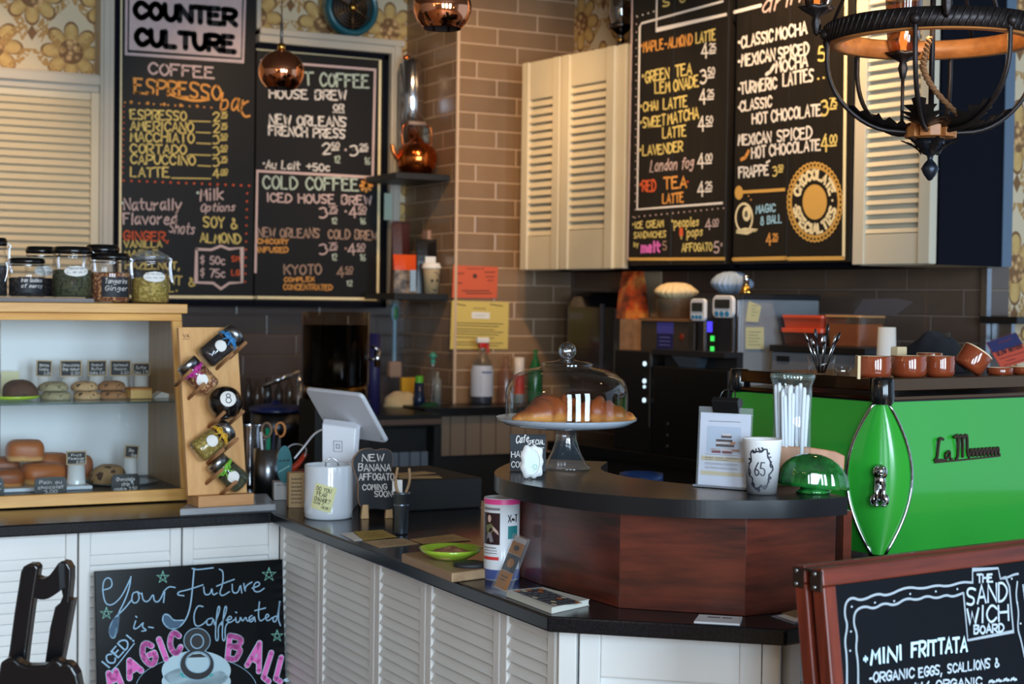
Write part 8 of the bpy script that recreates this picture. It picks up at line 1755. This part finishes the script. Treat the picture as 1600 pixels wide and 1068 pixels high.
# ------------------------------------------------------------------ teal fan on the frame above the hot coffee board
P = onp(549, 13, plA(7.13)); k = depth(P) / FPX; zf_ = ptop + 0.0045; R_ = P.z - zf_; R_ = max(R_, 40 * k)
r = root('desk_fan', 'teal round vintage fan standing on the frame above the hot coffee board', 'fan', (P.x, 7.115, zf_ + R_ * 1.0))
teal = mat('teal_enamel', (30, 92, 104), 0.3, coat=0.4); Rf = R_ * 0.985
mb = MB(); mb.lathe([(Rf * 0.78, 0.0), (Rf * 0.86, 0.018), (Rf * 0.96, 0.012), (Rf, -0.02), (Rf * 0.97, -0.07), (Rf * 0.8, -0.085)], 56); mb.v = [(x, -z, y) for x, y, z in mb.v]; obj('housing', mb, teal, r)
mb = MB()
for q in (0.2, 0.32, 0.44, 0.56, 0.68): mb.tube([(Rf * q * math.cos(t), -0.006, Rf * q * math.sin(t)) for t in [2 * PI * i / 40 for i in range(40)]], 0.0018, 6, closed=True)
for i in range(6): a = PI / 6 + PI * i / 3; mb.tube([(0, -0.008, 0), (Rf * 0.8 * math.cos(a), -0.004, Rf * 0.8 * math.sin(a))], 0.003, 6)
obj('grille', mb, mat('bronze_wire', (120, 92, 64), 0.35, 0.8), r); obj('hub_cap', MB().ell((0, -0.014, 0), (Rf * 0.13, 0.012, Rf * 0.13), 24), mat('brass', (206, 160, 80), 0.18, 1.0), r)
mb = MB()
for i in range(4):
    a = PI / 2 * i + 0.4; pts = []
    for q, w_ in ((0.12, -0.2), (0.35, -0.42), (0.68, -0.34), (0.72, 0.2), (0.35, 0.3), (0.12, 0.2)): pts.append((Rf * q * math.cos(a + w_), 0.03 + 0.02 * w_, Rf * q * math.sin(a + w_)))
    mb.add(pts + [(x, y + 0.002, z) for x, y, z in pts], [tuple(range(6)), tuple(range(11, 5, -1))] + [(j, 6 + j, 6 + (j + 1) % 6, (j + 1) % 6) for j in range(6)])
obj('blades', mb, mat('dark_bronze_blade', (60, 44, 36), 0.4, 0.5), r); mb = MB(); mb.lathe([(0, 0.07), (Rf * 0.78, 0.07), (Rf * 0.78, 0.075), (0, 0.075)], 40); mb.v = [(x, z, y) for x, y, z in mb.v]; obj('back_plate', mb, mat('fan_dark', (28, 24, 24), 0.6), r)

# ------------------------------------------------------------------ oil lamp on the second cabinet
P = onp(970, 64, plB(-0.26)); k = depth(P) / FPX; zl_ = 2.5855
r = root('oil_lamp', 'old glass oil lamp standing on the louvered cabinet beside the menu doors', 'lamp', (P.x, P.y, zl_))
obj('base', MB().lathe([(0, 0), (16 * k, 0), (16 * k, 4 * k), (8 * k, 8 * k), (5 * k, 14 * k), (6 * k, 20 * k), (4 * k, 24 * k), (8 * k, 28 * k)], 28), mat('pewter', (120, 110, 110), 0.15, 1.0), r); obj('burner', MB().lathe([(8 * k, 28 * k), (14 * k, 34 * k), (22 * k, 38 * k), (20 * k, 42 * k), (0, 42 * k)], 28), mat('pewter', (120, 110, 110), 0.15, 1.0), r); obj('brass_neck', MB().ell((0, 0, 18 * k), (7 * k, 7 * k, 5 * k), 20), mat('brass', (206, 160, 80), 0.18, 1.0), r); obj('glass_chimney', MB().lathe([(14 * k, 42 * k), (20 * k, 60 * k), (18 * k, 90 * k), (10 * k, 130 * k), (10 * k, 170 * k)], 32), glass('smoked_glass', (0.5, 0.48, 0.48), 0.22, 0.03), r)

# ------------------------------------------------------------------ iron and wood chandelier
YC = 3.4; k = YC / FPX; cc = dep(1457, 55, YC); Rr = 164 * k
r = root('chandelier', 'round iron and wood chandelier with leaf arms hanging at the upper right', 'chandelier', cc, -YAW)
iron = mat('aged_iron', (46, 40, 40), 0.42, 0.7, var=0.25, vs=40); cwood = wood('warm_ring_wood', (140, 84, 40), (190, 124, 66), 'X', 5, 0.45)
hb = 15 * k
obj('wood_ring', MB().lathe([(Rr * 0.98, -hb), (Rr * 0.98, hb), (Rr * 0.89, hb), (Rr * 0.86, hb * 0.8), (Rr * 0.86, -hb), (Rr * 0.98, -hb)], 96), cwood, r)
mb = MB(); mb.lathe([(Rr * 0.985, -hb * 0.9), (Rr * 1.01, -hb * 0.9), (Rr * 1.01, hb * 1.05), (Rr * 0.985, hb * 1.05)], 96)
for i in range(90):
    a = 2 * PI * i / 90; pts = [(Rr * 1.013 * math.cos(a + 0.075 * t), Rr * 1.013 * math.sin(a + 0.075 * t), hb * (-0.85 + 1.8 * t)) for t in (0, 0.33, 0.66, 1)]; mb.tube(pts, 0.0026, 5)
obj('roped_iron_band', mb, iron, r)
zh = -152 * k
prof = smooth_pts([(Rr * 1.0, 0, -hb * 0.5), (Rr * 1.0, 0, zh * 0.42), (Rr * 0.86, 0, zh * 0.72), (Rr * 0.55, 0, zh * 0.97), (Rr * 0.18, 0, zh)])
def leaf_mb(path, wmax, n=16):
    """a toothed acanthus leaf laid along a path"""
    mb = MB(); L = []; Rr_ = []; 
    for i, (p, d, s, nn) in enumerate(path):
        t = i / (len(path) - 1); w = wmax * math.sin(PI * min(1, 0.12 + 0.88 * t)) ** 0.8 * (1 + 0.35 * (1 if i % 2 else -1)); cup_ = nn * (w * 0.35)
        L.append(p + s * w + cup_ + d * (w * 0.3)); Rr_.append(p - s * w + cup_ + d * (w * 0.3))
    C_ = [q[0] for q in path]; N = len(path); vs = L + C_ + Rr_
    mb.add(vs + [v + path[i % N][3] * -0.0012 for i, v in enumerate(vs)], [(i, i + 1, N + i + 1, N + i) for i in range(N - 1)] + [(N + i, N + i + 1, 2 * N + i + 1, 2 * N + i) for i in range(N - 1)] + [(3 * N + i, 4 * N + i, 4 * N + i + 1, 3 * N + i + 1) for i in range(N - 1)] + [(4 * N + i, 5 * N + i, 5 * N + i + 1, 4 * N + i + 1) for i in range(N - 1)], 0, True)
    return mb
for ang in (180, 247, 298, 5, 65, 122):
    a = math.radians(ang); ca, sa = math.cos(a), math.sin(a); R2 = Matrix.Rotation(a, 3, 'Z')
    mb = MB(); mb.tube([R2 @ p for p in prof], 0.0052, 8); mb.ell(R2 @ V((Rr * 1.02, 0, -hb * 0.1)), (0.012, 0.012, 0.012), 12, 0, 8); arm = obj('arm', mb, iron, r)
    N = 13; path = []; pp = prof[int(len(prof) * 0.52):]
    for i in range(N):
        f = i / (N - 1) * (len(pp) - 1.001); j = int(f); p = pp[j].lerp(pp[j + 1], f - j); d = (pp[j + 1] - pp[j]).normalized(); s = V((0, 1, 0)); nn = d.cross(s)
        if nn.z < 0: nn = -nn
        path.append((R2 @ (p + nn * 0.006), R2 @ (-d), R2 @ s, R2 @ nn))
    obj('acanthus_leaf', leaf_mb(path[::-1], 0.036), iron, arm)
obj('centre_rod', MB().cyl((0, 0, zh * 0.98), (0, 0, 0.22), 0.006, 10), iron, r)
mb = MB()
for s_ in (-1, 1):
    pts = [];
    for i in range(46):
        t = i / 45; b = V((-0.005 + 0.12 * max(0, t - 0.35) ** 1.3 - 0.02 * math.sin(PI * t), -0.05 * t, zh * (0.02 + 0.9 * t))); w = 0.004; pts.append(b + V((math.cos(t * 60 + s_ * PI / 2) * w, math.sin(t * 60 + s_ * PI / 2) * w, 0)))
    mb.tube(pts, 0.0042, 6)
obj('twisted_cord', mb, mat('brown_cloth_cord', (112, 76, 44), 0.8), r)
hub = MB()
for i in range(6):
    a = 2 * PI * (i + 0.25) / 6; M_ = Matrix.Rotation(a, 4, 'Z'); hub.M = M_; hub.prism([(0.012, -0.016), (0.05, -0.022), (0.054, 0.0), (0.05, 0.022), (0.012, 0.016)], zh - 8 * k, zh + 14 * k)
hub.M = Matrix(); hub.lathe([(0, zh - 9 * k), (0.03, zh - 9 * k), (0.03, zh + 15 * k), (0, zh + 15 * k)], 24); obj('hub_block', hub, cwood, r, bevel=0.002)
obj('hub_cap', MB().lathe([(0, zh + 22 * k), (0.03, zh + 20 * k), (0.045, zh + 15.5 * k), (0, zh + 15.5 * k)], 28), iron, r)
obj('lower_cup', MB().lathe([(0, zh - 9.5 * k), (22 * k, zh - 9.5 * k), (21 * k, zh - 20 * k), (12 * k, zh - 32 * k), (5 * k, zh - 36 * k), (4 * k, zh - 42 * k), (9 * k, zh - 48 * k), (14 * k, zh - 56 * k), (9 * k, zh - 66 * k), (3 * k, zh - 74 * k), (0, zh - 75 * k)], 32), mat('blue_black_iron', (40, 46, 56), 0.35, 0.7), r)
for i in range(6):
    a = 2 * PI * (i + 0.5) / 6; R2 = Matrix.Rotation(a, 3, 'Z'); path = []
    for j in range(9):
        t = j / 8; p = V(((14 + 34 * t ** 1.3) * k, 0, zh - (34 - 24 * t ** 0.8) * k)); d = V((0.8, 0, 0.6)); path.append((R2 @ p, R2 @ d, R2 @ V((0, 1, 0)), R2 @ V((-0.6, 0, 0.8))))
    obj('lower_leaf', leaf_mb(path, 0.009), iron, r)
amber = glass('amber_shade', (0.34, 0.17, 0.07), 0.12, 0.05)
for ang, q in ((178, 1.1), (96, 0.8), (-10, 1.1), (262, 1.08)):
    a = math.radians(ang); x, y = Rr * q * math.cos(a), Rr * q * math.sin(a); z0 = hb + (26 * k if q > 1 else 6 * k) - (30 * k if q < 1 else 0)
    lp = obj('lamp_cup', MB().lathe([(0, z0 - 44 * k), (4 * k, z0 - 40 * k), (7 * k, z0 - 24 * k), (5 * k, z0 - 14 * k), (20 * k, z0 - 4 * k), (26 * k, z0 + 2 * k), (0, z0 + 1 * k)], 20, c=(x, y, 0), rf=lambda a_, z: 1 + 0.18 * math.cos(6 * a_)), iron, r)
    g_ = obj('glass_shade', MB().lathe([(20 * k, z0 + 2 * k), (26 * k, z0 + 20 * k), (28 * k, z0 + 48 * k), (30 * k, z0 + 90 * k)], 32, c=(x, y, 0)), amber, lp)
    obj('bulb', MB().lathe([(0, z0 + 2 * k), (5 * k, z0 + 2 * k), (5 * k, z0 + 12 * k), (8 * k, z0 + 22 * k), (5 * k, z0 + 36 * k), (0, z0 + 42 * k)], 16, c=(x, y, 0)), mat('warm_filament_bulb', (255, 196, 120), 0.4, emit=3.0), lp)
    if q < 1: obj('bracket', MB().cyl((x, y, z0 - 30 * k), (x, y, zh * 0.92), 0.004, 8), iron, lp)
    else: obj('bracket', MB().cyl((x, y, z0 - 34 * k), (Rr * math.cos(a), Rr * math.sin(a), 0), 0.005, 8), iron, lp)
for i in range(3): a = 2 * PI * i / 3 + 0.9; obj('hanger', MB().tube([(Rr * 0.95 * math.cos(a), Rr * 0.95 * math.sin(a), hb), (0.01 * math.cos(a), 0.01 * math.sin(a), 0.5)], 0.004, 6), iron, r)
obj('chain', MB().cyl((0, 0, 0.2), (0, 0, 3.2995 - cc.z), 0.006, 8), iron, r)
ul = bpy.data.lights.new('chandelier_bulb', 'POINT'); ul.energy = 2.2; ul.color = WARM; ul.shadow_soft_size = 0.03; uo = bpy.data.objects.new('chandelier_bulb', ul); COL.objects.link(uo); uo.location = cc + V((0, 0, 0.02))

# ------------------------------------------------------------------ magic ball chalkboard leaning on the white cabinets
TL, TR = onp(148, 893, plA(4.165)), onp(448, 872, plA(4.165))
xl, xr, ztp = TL.x, min(TR.x, 1.459), (TL.z + TR.z) / 2; lean = math.radians(6.5); zb0 = 0.002
Lh = (ztp - zb0) / math.cos(lean); Mm = Matrix.Translation((xl, 4.165 - math.sin(lean) * Lh, zb0)) @ Matrix.Rotation(-lean, 4, 'X')
r = bpy.data.objects.new('chalkboard_sign', None); COL.objects.link(r); r.matrix_world = Mm; r.location = Mm.translation; r.rotation_euler = (-lean, 0, 0)
tag(r, 'glossy black chalkboard about an iced magic ball drink leaning on the white cabinets', 'chalkboard')
obj('board', MB().box((0, 0.0, 0), (xr - xl, 0.014, Lh)), mat('gloss_chalkboard', (7, 8, 11), 0.22, spec=0.12), r, bevel=0.0015)
pm2 = (Mm @ V((0, 0, 0)), Mm.to_3x3() @ V((0, -1, 0))); s = Sheet(lambda x, y: onp(x, y, pm2), pm2[1], Mm.inverted(), 0.0012)
L_ = lambda pts, w=0.0032, mi=0, **kk: s.line([(130 + x / 4.706, 860 + y / 4.706) for x, y in pts], w, mi, True, **kk)
L_([(140, 290), (215, 270), (205, 200), (160, 200), (140, 260), (150, 350), (170, 395), (215, 400), (280, 340), (330, 240), (350, 195)]); L_([(350, 190), (340, 270), (300, 380), (250, 470), (240, 640), (200, 640), (190, 570), (230, 490), (300, 430), (355, 360)], 0.0036)
s.fill([(130 + x / 4.706, 860 + y / 4.706) for x, y in ((270, 470), (255, 600), (225, 640), (195, 635), (190, 580), (225, 495))], 1)
L_([(400, 300), (360, 310), (355, 380), (395, 385), (415, 340), (395, 300), (430, 320)]); L_([(430, 310), (440, 370), (480, 375), (515, 310), (520, 375), (560, 375), (600, 280), (590, 380)]); L_([(590, 300), (630, 260), (675, 270)])
L_([(800, 130), (830, 140), (955, 125)]); L_([(815, 130), (805, 250), (790, 400), (760, 500), (700, 570), (630, 575), (580, 520), (590, 465), (630, 470), (660, 515), (735, 510)], 0.0038); L_([(740, 330), (690, 325), (700, 300), (760, 290), (880, 250)])
s.fill([(130 + x / 4.706, 860 + y / 4.706) for x, y in ((590, 470), (630, 475), (665, 515), (735, 515), (700, 568), (635, 572), (590, 530))], 1)
L_([(885, 265), (890, 325), (935, 320), (945, 265), (950, 330), (985, 310)]); L_([(1000, 135), (1030, 150), (1025, 250), (1000, 310), (1020, 335), (1075, 300)]); L_([(980, 260), (1040, 235), (1110, 210)]); L_([(1095, 245), (1095, 310), (1140, 310), (1155, 240), (1165, 310)]); L_([(1180, 240), (1190, 310), (1190, 260), (1240, 230)]); L_([(1240, 275), (1300, 255), (1290, 225), (1255, 240), (1250, 295), (1290, 305), (1330, 275)])
L_([(385, 515), (365, 575), (400, 570), (445, 520), (430, 560), (470, 585), (430, 590)]); L_([(385, 480), (395, 490)]); L_([(480, 560), (515, 565)])
L_([(880, 410), (840, 400), (810, 470), (820, 555), (870, 550), (920, 500)]); L_([(950, 495), (910, 500), (905, 545), (945, 545), (955, 490), (965, 545)])
for dx in (0, 50): L_([(965 + dx, 545), (1010 + dx, 420), (990 + dx, 400), (975 + dx, 520), (970 + dx, 660), (995 + dx, 660), (990 + dx, 560), (1020 + dx, 520)])
L_([(1050, 510), (1095, 500), (1080, 475), (1055, 500), (1070, 535), (1120, 500)]); L_([(1120, 490), (1125, 530), (1150, 520), (1155, 480), (1170, 525), (1195, 480), (1205, 525), (1250, 490)]); L_([(1240, 475), (1215, 490), (1225, 525), (1250, 515), (1255, 475), (1265, 520)]); L_([(1295, 375), (1285, 480), (1300, 520), (1330, 500)]); L_([(1260, 440), (1340, 420)]); L_([(1330, 500), (1370, 480), (1350, 460), (1335, 490), (1355, 520), (1390, 490)]); L_([(1425, 480), (1395, 485), (1395, 525), (1425, 515), (1450, 325), (1430, 500), (1450, 550)]); L_([(1120, 450), (1128, 455)])
for cx_, cy_, R0 in ((585, 195, 46), (1365, 175, 52), (170, 460, 46), (1425, 625, 44)):
    pts = [(cx_ + R0 * math.cos(-PI / 2 + 4 * PI * i / 5), cy_ + R0 * math.sin(-PI / 2 + 4 * PI * i / 5)) for i in range(6)]; s.line([(130 + x / 4.706, 860 + y / 4.706) for x, y in pts], 0.0022, 2)
B_ = lambda x, y: (130 + x / 4.706, 860 + y / 4.706)
s.text('ICED!', B_(185, 865), B_(375, 655), 15, 0.0042, 0, up=(-0.75, -0.66)); s.line([B_(175, 915), B_(250, 840), B_(375, 680)], 0.003, 0)
def block(ch, a, b, h, up):
    for w_, mi, lf in ((0.0165, 3, 0.0014), (0.013, 4, 0.002)): s.text(ch, B_(*a), B_(*b), h / 4.706, w_, mi, jit=0, lift=lf, up=up)
block('M', (200, 1010), (280, 985), 110, (-0.25, -0.97)); block('A', (340, 935), (425, 880), 110, (-0.4, -0.92)); block('G', (470, 850), (545, 815), 160, (-0.35, -0.93)); block('I', (600, 800), (620, 790), 155, (-0.35, -0.93)); block('C', (650, 765), (720, 740), 150, (-0.15, -0.98)); block('B', (1060, 790), (1150, 805), 165, (0.1, -1)); block('A', (1205, 840), (1290, 885), 190, (0.25, -0.97)); block('L', (1325, 930), (1370, 965), 190, (0.3, -0.95)); block('L', (1415, 940), (1455, 965), 160, (0.25, -0.97))
# the big eight and its badge
s.disc(B_(830, 880), 54, 31, 3, 40, lift=0.0016); s.disc(B_(830, 960), 54, 24, 3, 40, lift=0.0016)
s.arc('ACTION DRINK', B_(830, 790), 43, 33, 232, 308, 11, 0.0035, 5, lift=0.0024, flip=True)
for cy_, rx, ry in ((660, 20, 19), (835, 26, 23.5)): s.disc(B_(835, cy_), rx + 1.2, ry + 1.2, 0, 36, lift=0.0026)
for cy_, rx, ry in ((660, 20, 19), (835, 26, 23.5)): s.disc(B_(835, cy_), rx, ry, 6, 36, lift=0.003)
s.line([(B_(835, 665)[0] + 10 * math.cos(t), B_(835, 665)[1] + 11 * math.sin(t)) for t in [2 * PI * i / 24 for i in range(24)]], 0.003, 0, closed=True, lift=0.0036)
s.disc(B_(840, 820), 18, 15.5, 3, 30, lift=0.0036); s.fill([B_(765, 785), B_(800, 760), B_(860, 755), B_(905, 780)], 6, lift=0.004); s.line([(B_(840, 820)[0] + 19 * math.cos(t), B_(840, 818)[1] + 16.5 * math.sin(t)) for t in [2 * PI * i / 24 for i in range(24)]], 0.0022, 0, closed=True, lift=0.004)
s.line([(B_(830, 960)[0] + 95 * math.cos(t), B_(830, 1020)[1] - 52 * math.sin(t)) for t in [PI * i / 24 for i in range(25)]], 0.0014, 0); s.disc(B_(1500, 950), 6, 3, 3, 16, lift=0.0016)
s.make('chalk_lettering', [mat('chalk_board_blue', (150, 186, 212), 0.9), mat('chalk_hatch', (74, 100, 124), 0.9), mat('chalk_star', (130, 190, 176), 0.9), mat('chalk_pale_blue', (184, 212, 224), 0.9), mat('chalk_candy_pink', (226, 112, 190), 0.9, var=0.08, vs=60), TEAL, mat('chalkboard_slate', (12, 14, 18), 0.5)], r)

# ------------------------------------------------------------------ sandwich board at the lower right
YS = 2.4; T0 = dep(1284, 889, YS); lean = math.radians(8); ztop_ = T0.z; Lh = ztop_ / math.cos(lean); Wd = 0.62
bot = T0 - EY * (math.sin(lean) * Lh); Ms = Matrix.Translation((bot.x, bot.y, 0.001)) @ Matrix.Rotation(RB, 4, 'Z') @ Matrix.Rotation(-lean, 4, 'X')
r = root('sandwich_board', 'red brown framed A frame chalkboard listing a mini frittata, at the lower right', 'chalkboard', (T0.x, T0.y, 0), RB)
iv = RM(r).inverted(); rw = wood('red_brown_frame', (66, 20, 11), (116, 44, 23), 'X', 6, 0.4, 0.12); rwz = wood('red_brown_frame_upright', (66, 20, 11), (116, 44, 23), 'Z', 6, 0.4, 0.12)
fwd = 0.027; slm = mat('slate_blackboard', (8, 11, 17), 0.7, var=0.15, vs=3, spec=0.12)
def leaf_board(M, front):
    for z in (Lh - fwd, 0.12): a = MB(); a.M = M; a.box((0 if z > 1 else fwd, 0, z), (Wd if z > 1 else Wd - fwd, 0.024, z + fwd)); obj('frame_rail', a, rw, r, bevel=0.0025)
    for x in (0, Wd - fwd): b = MB(); b.M = M; b.box((x, 0, 0), (x + fwd, 0.0238, Lh - fwd - 0.0003)); obj('frame_stile', b, rwz, r, bevel=0.0025)
    c = MB(); c.M = M; c.box((fwd - 0.003, 0.007, 0.12 + fwd - 0.003), (Wd - fwd + 0.003, 0.017, Lh - fwd + 0.003))
    return obj('chalk_panel', c, slm, r)
Mf = iv @ Ms
panel = leaf_board(Mf, True)
Mb2 = iv @ Matrix.Translation(EY * 0.034 - EX * 0.003) @ Ms
leaf_board(Mb2, False)
hm = MB(); T1 = iv @ T0
for dy in (0.006, 0.042): hm.box((-0.004, dy - 0.008, T1.z - 0.034), (0.0, dy + 0.014, T1.z - 0.003), 0)
for dy in (0.008, 0.046):
    for dz in (0.008, 0.028): hm.ell((-0.005, dy + 0.002, T1.z - dz), (0.002, 0.0035, 0.0035), 10, 1, 6)
hm.box((-0.003, 0.02, T1.z - 0.006), (0.06, 0.036, T1.z - 0.002), 0)
obj('hinge', hm, [mat('dark_hinge', (58, 42, 36), 0.4, 0.6), steel], r)
pS = (Ms @ V((0, 0.0068, 0)), Ms.to_3x3() @ V((0, -1, 0))); s = Sheet(lambda x, y: onp(x, y, pS), pS[1], iv, 0.0012); s.ws = 0.8
Q_ = lambda x, y: (1200 + x / 4, 801 + y / 4)
wv = lambda pts, w=0.0036: s.line([Q_(*p) for p in pts], w, 0, True)
wv([(490, 1100), (490, 900), (475, 800), (495, 700), (475, 640), (480, 560), (520, 525), (580, 550), (680, 500), (740, 520), (860, 460), (960, 475), (1050, 450), (1120, 460), (1210, 430), (1275, 435)])
wv([(560, 1100), (560, 930), (545, 850), (555, 760), (530, 690), (540, 610), (600, 580), (660, 600), (720, 560), (790, 580), (860, 530), (930, 545), (990, 515), (1050, 535), (1110, 510), (1150, 525), (1215, 500)])
s.line([Q_(*p) for p in ((1275, 435), (1275, 355), (1435, 345), (1448, 410), (1480, 400), (1505, 460), (1530, 740), (1245, 795), (1218, 500))], 0.0036, 0)
wv([(1448, 410), (1490, 405), (1530, 385), (1560, 380)]); wv([(1555, 430), (1545, 520), (1565, 620), (1555, 720), (1580, 800), (1600, 900)]); wv([(1590, 450), (1610, 600)])
for p in ((520, 585), (665, 560), (785, 550), (885, 505), (1045, 490), (1180, 475), (515, 740), (510, 860), (1520, 410), (1555, 560), (1575, 690)): s.disc(Q_(*p), 1.4, 1.6, 1, 8)
s.text('THE', Q_(1305, 435), Q_(1400, 430), 12, 0.0042, 1); s.text('SAND', Q_(1240, 575), Q_(1490, 545), 27, 0.005, 1); s.text('WICH', Q_(1240, 695), Q_(1500, 670), 25, 0.005, 1); s.text('BOARD', Q_(1285, 755), Q_(1470, 740), 12, 0.0042, 1)
s.text('MINI', Q_(640, 945), Q_(835, 915), 22, 0.0055, 2); s.text('FRITTATA', Q_(895, 900), Q_(1240, 860), 22, 0.0055, 2); s.text('*', Q_(590, 945), Q_(625, 940), 14, 0.003, 2)
s.text('ORGANIC', Q_(655, 1055), Q_(910, 1025), 14, 0.0035, 1); s.text('EGGS,', Q_(940, 1025), Q_(1085, 1005), 14, 0.0035, 1); s.text('SCALLIONS &', Q_(1120, 1000), Q_(1440, 960), 14, 0.0035, 1); s.line([Q_(632, 1035), Q_(645, 1032)], 0.003, 1)
s.text('#### W/ ORGANIC ####', Q_(700, 1125), Q_(1550, 1055), 12, 0.0035, 1)
s.make('chalk_lettering', [mat('chalk_border', (150, 160, 168), 0.9), mat('chalk_soft_white', (176, 188, 198), 0.9), mat('chalk_ice', (190, 220, 232), 0.9)], panel)

# ------------------------------------------------------------------ black wooden high chair at the lower left
YH_ = 2.55; k = YH_ / FPX; c0 = dep(70, 1000, YH_)
r = root('high_chair', 'black wooden high chair with a dipped back rail at the lower left', 'high chair', (c0.x, c0.y, 0), -YAW)
iv = RM(r).inverted(); hw = mat('black_lacquer_wood', (9, 9, 13), 0.25, coat=0.2)
def hp(x, y, d=0.0): return iv @ (dep(x, y, YH_) + CF * d)
def board(name, pts, d0, d1, bev=0.004):
    P = [hp(x, y) for x, y in pts]; mb = MB(); n = len(P)
    mb.add([(p.x, p.y + d0, p.z) for p in P] + [(p.x, p.y + d1, p.z) for p in P], [tuple(range(n)), tuple(range(2 * n - 1, n - 1, -1))] + [(i, n + i, n + (i + 1) % n, (i + 1) % n) for i in range(n)]); return obj(name, mb, hw, r, bevel=bev, seg=3)
board('back_post', [(32, 893), (36, 885), (44, 881), (56, 881), (60, 887), (57, 905), (50, 950), (41, 1020), (36, 1068), (30, 1150), (-4, 1150), (4, 1068), (14, 1015), (22, 955)], 0.0, 0.028, 0.006)
board('back_post', [(83, 890), (90, 880), (99, 882), (105, 892), (105, 910), (102, 942), (109, 940), (104, 965), (98, 1000), (88, 1050), (76, 1150), (50, 1150), (64, 1040), (72, 985), (80, 952), (88, 945), (92, 935), (90, 925), (86, 915)], 0.02, 0.05, 0.006)
rl = MB(); top = smooth_pts([V((50, 898, 0)), V((62, 906, 0)), V((74, 902, 0)), V((84, 889, 0)), V((90, 880, 0))]); botm = smooth_pts([V((48, 930, 0)), V((58, 937, 0)), V((72, 937, 0)), V((84, 930, 0)), V((92, 922, 0))]); n = len(top); vs = []
for d in (0.004, 0.03):
    for q in (top, botm):
        for p in q: w = hp(p.x, p.y); vs.append((w.x, w.y + d, w.z))
rl.add(vs, [(i, i + 1, n + i + 1, n + i) for i in range(n - 1)] + [(3 * n + i, 3 * n + i + 1, 2 * n + i + 1, 2 * n + i) for i in range(n - 1)] + [(i, 2 * n + i, 2 * n + i + 1, i + 1) for i in range(n - 1)] + [(n + i + 1, 3 * n + i + 1, 3 * n + i, n + i) for i in range(n - 1)] + [(0, n, 3 * n, 2 * n), (n - 1, 3 * n - 1, 4 * n - 1, 2 * n - 1)], 0, False); obj('dipped_back_rail', rl, hw, r)
z0 = hp(70, 1026).z
sm_ = [(14, 1036), (16, 1024), (26, 1018), (38, 1018), (46, 1025), (56, 1029), (68, 1029), (86, 1028), (92, 1020), (104, 1019), (110, 1025), (120, 1024), (127, 1030), (134, 1042), (139, 1068), (142, 1110), (5, 1110), (8, 1068)]
board('arm_rail', sm_, -0.05, -0.02, 0.006)
zs3 = hp(70, 1190).z; x0, x1 = hp(5, 1100).x, hp(142, 1100).x
obj('seat', MB().box((x0 - 0.01, -0.05, zs3 - 0.03), (x1 + 0.02, 0.28, zs3 - 0.001)), hw, r, bevel=0.006)
for x, y in ((x0, -0.045), (x1 - 0.02, -0.045), (x0, 0.24), (x1 - 0.02, 0.24)): obj('leg', MB().box((x, y, 0.001), (x + 0.032, y + 0.03, zs3 - 0.031)), hw, r, bevel=0.004)
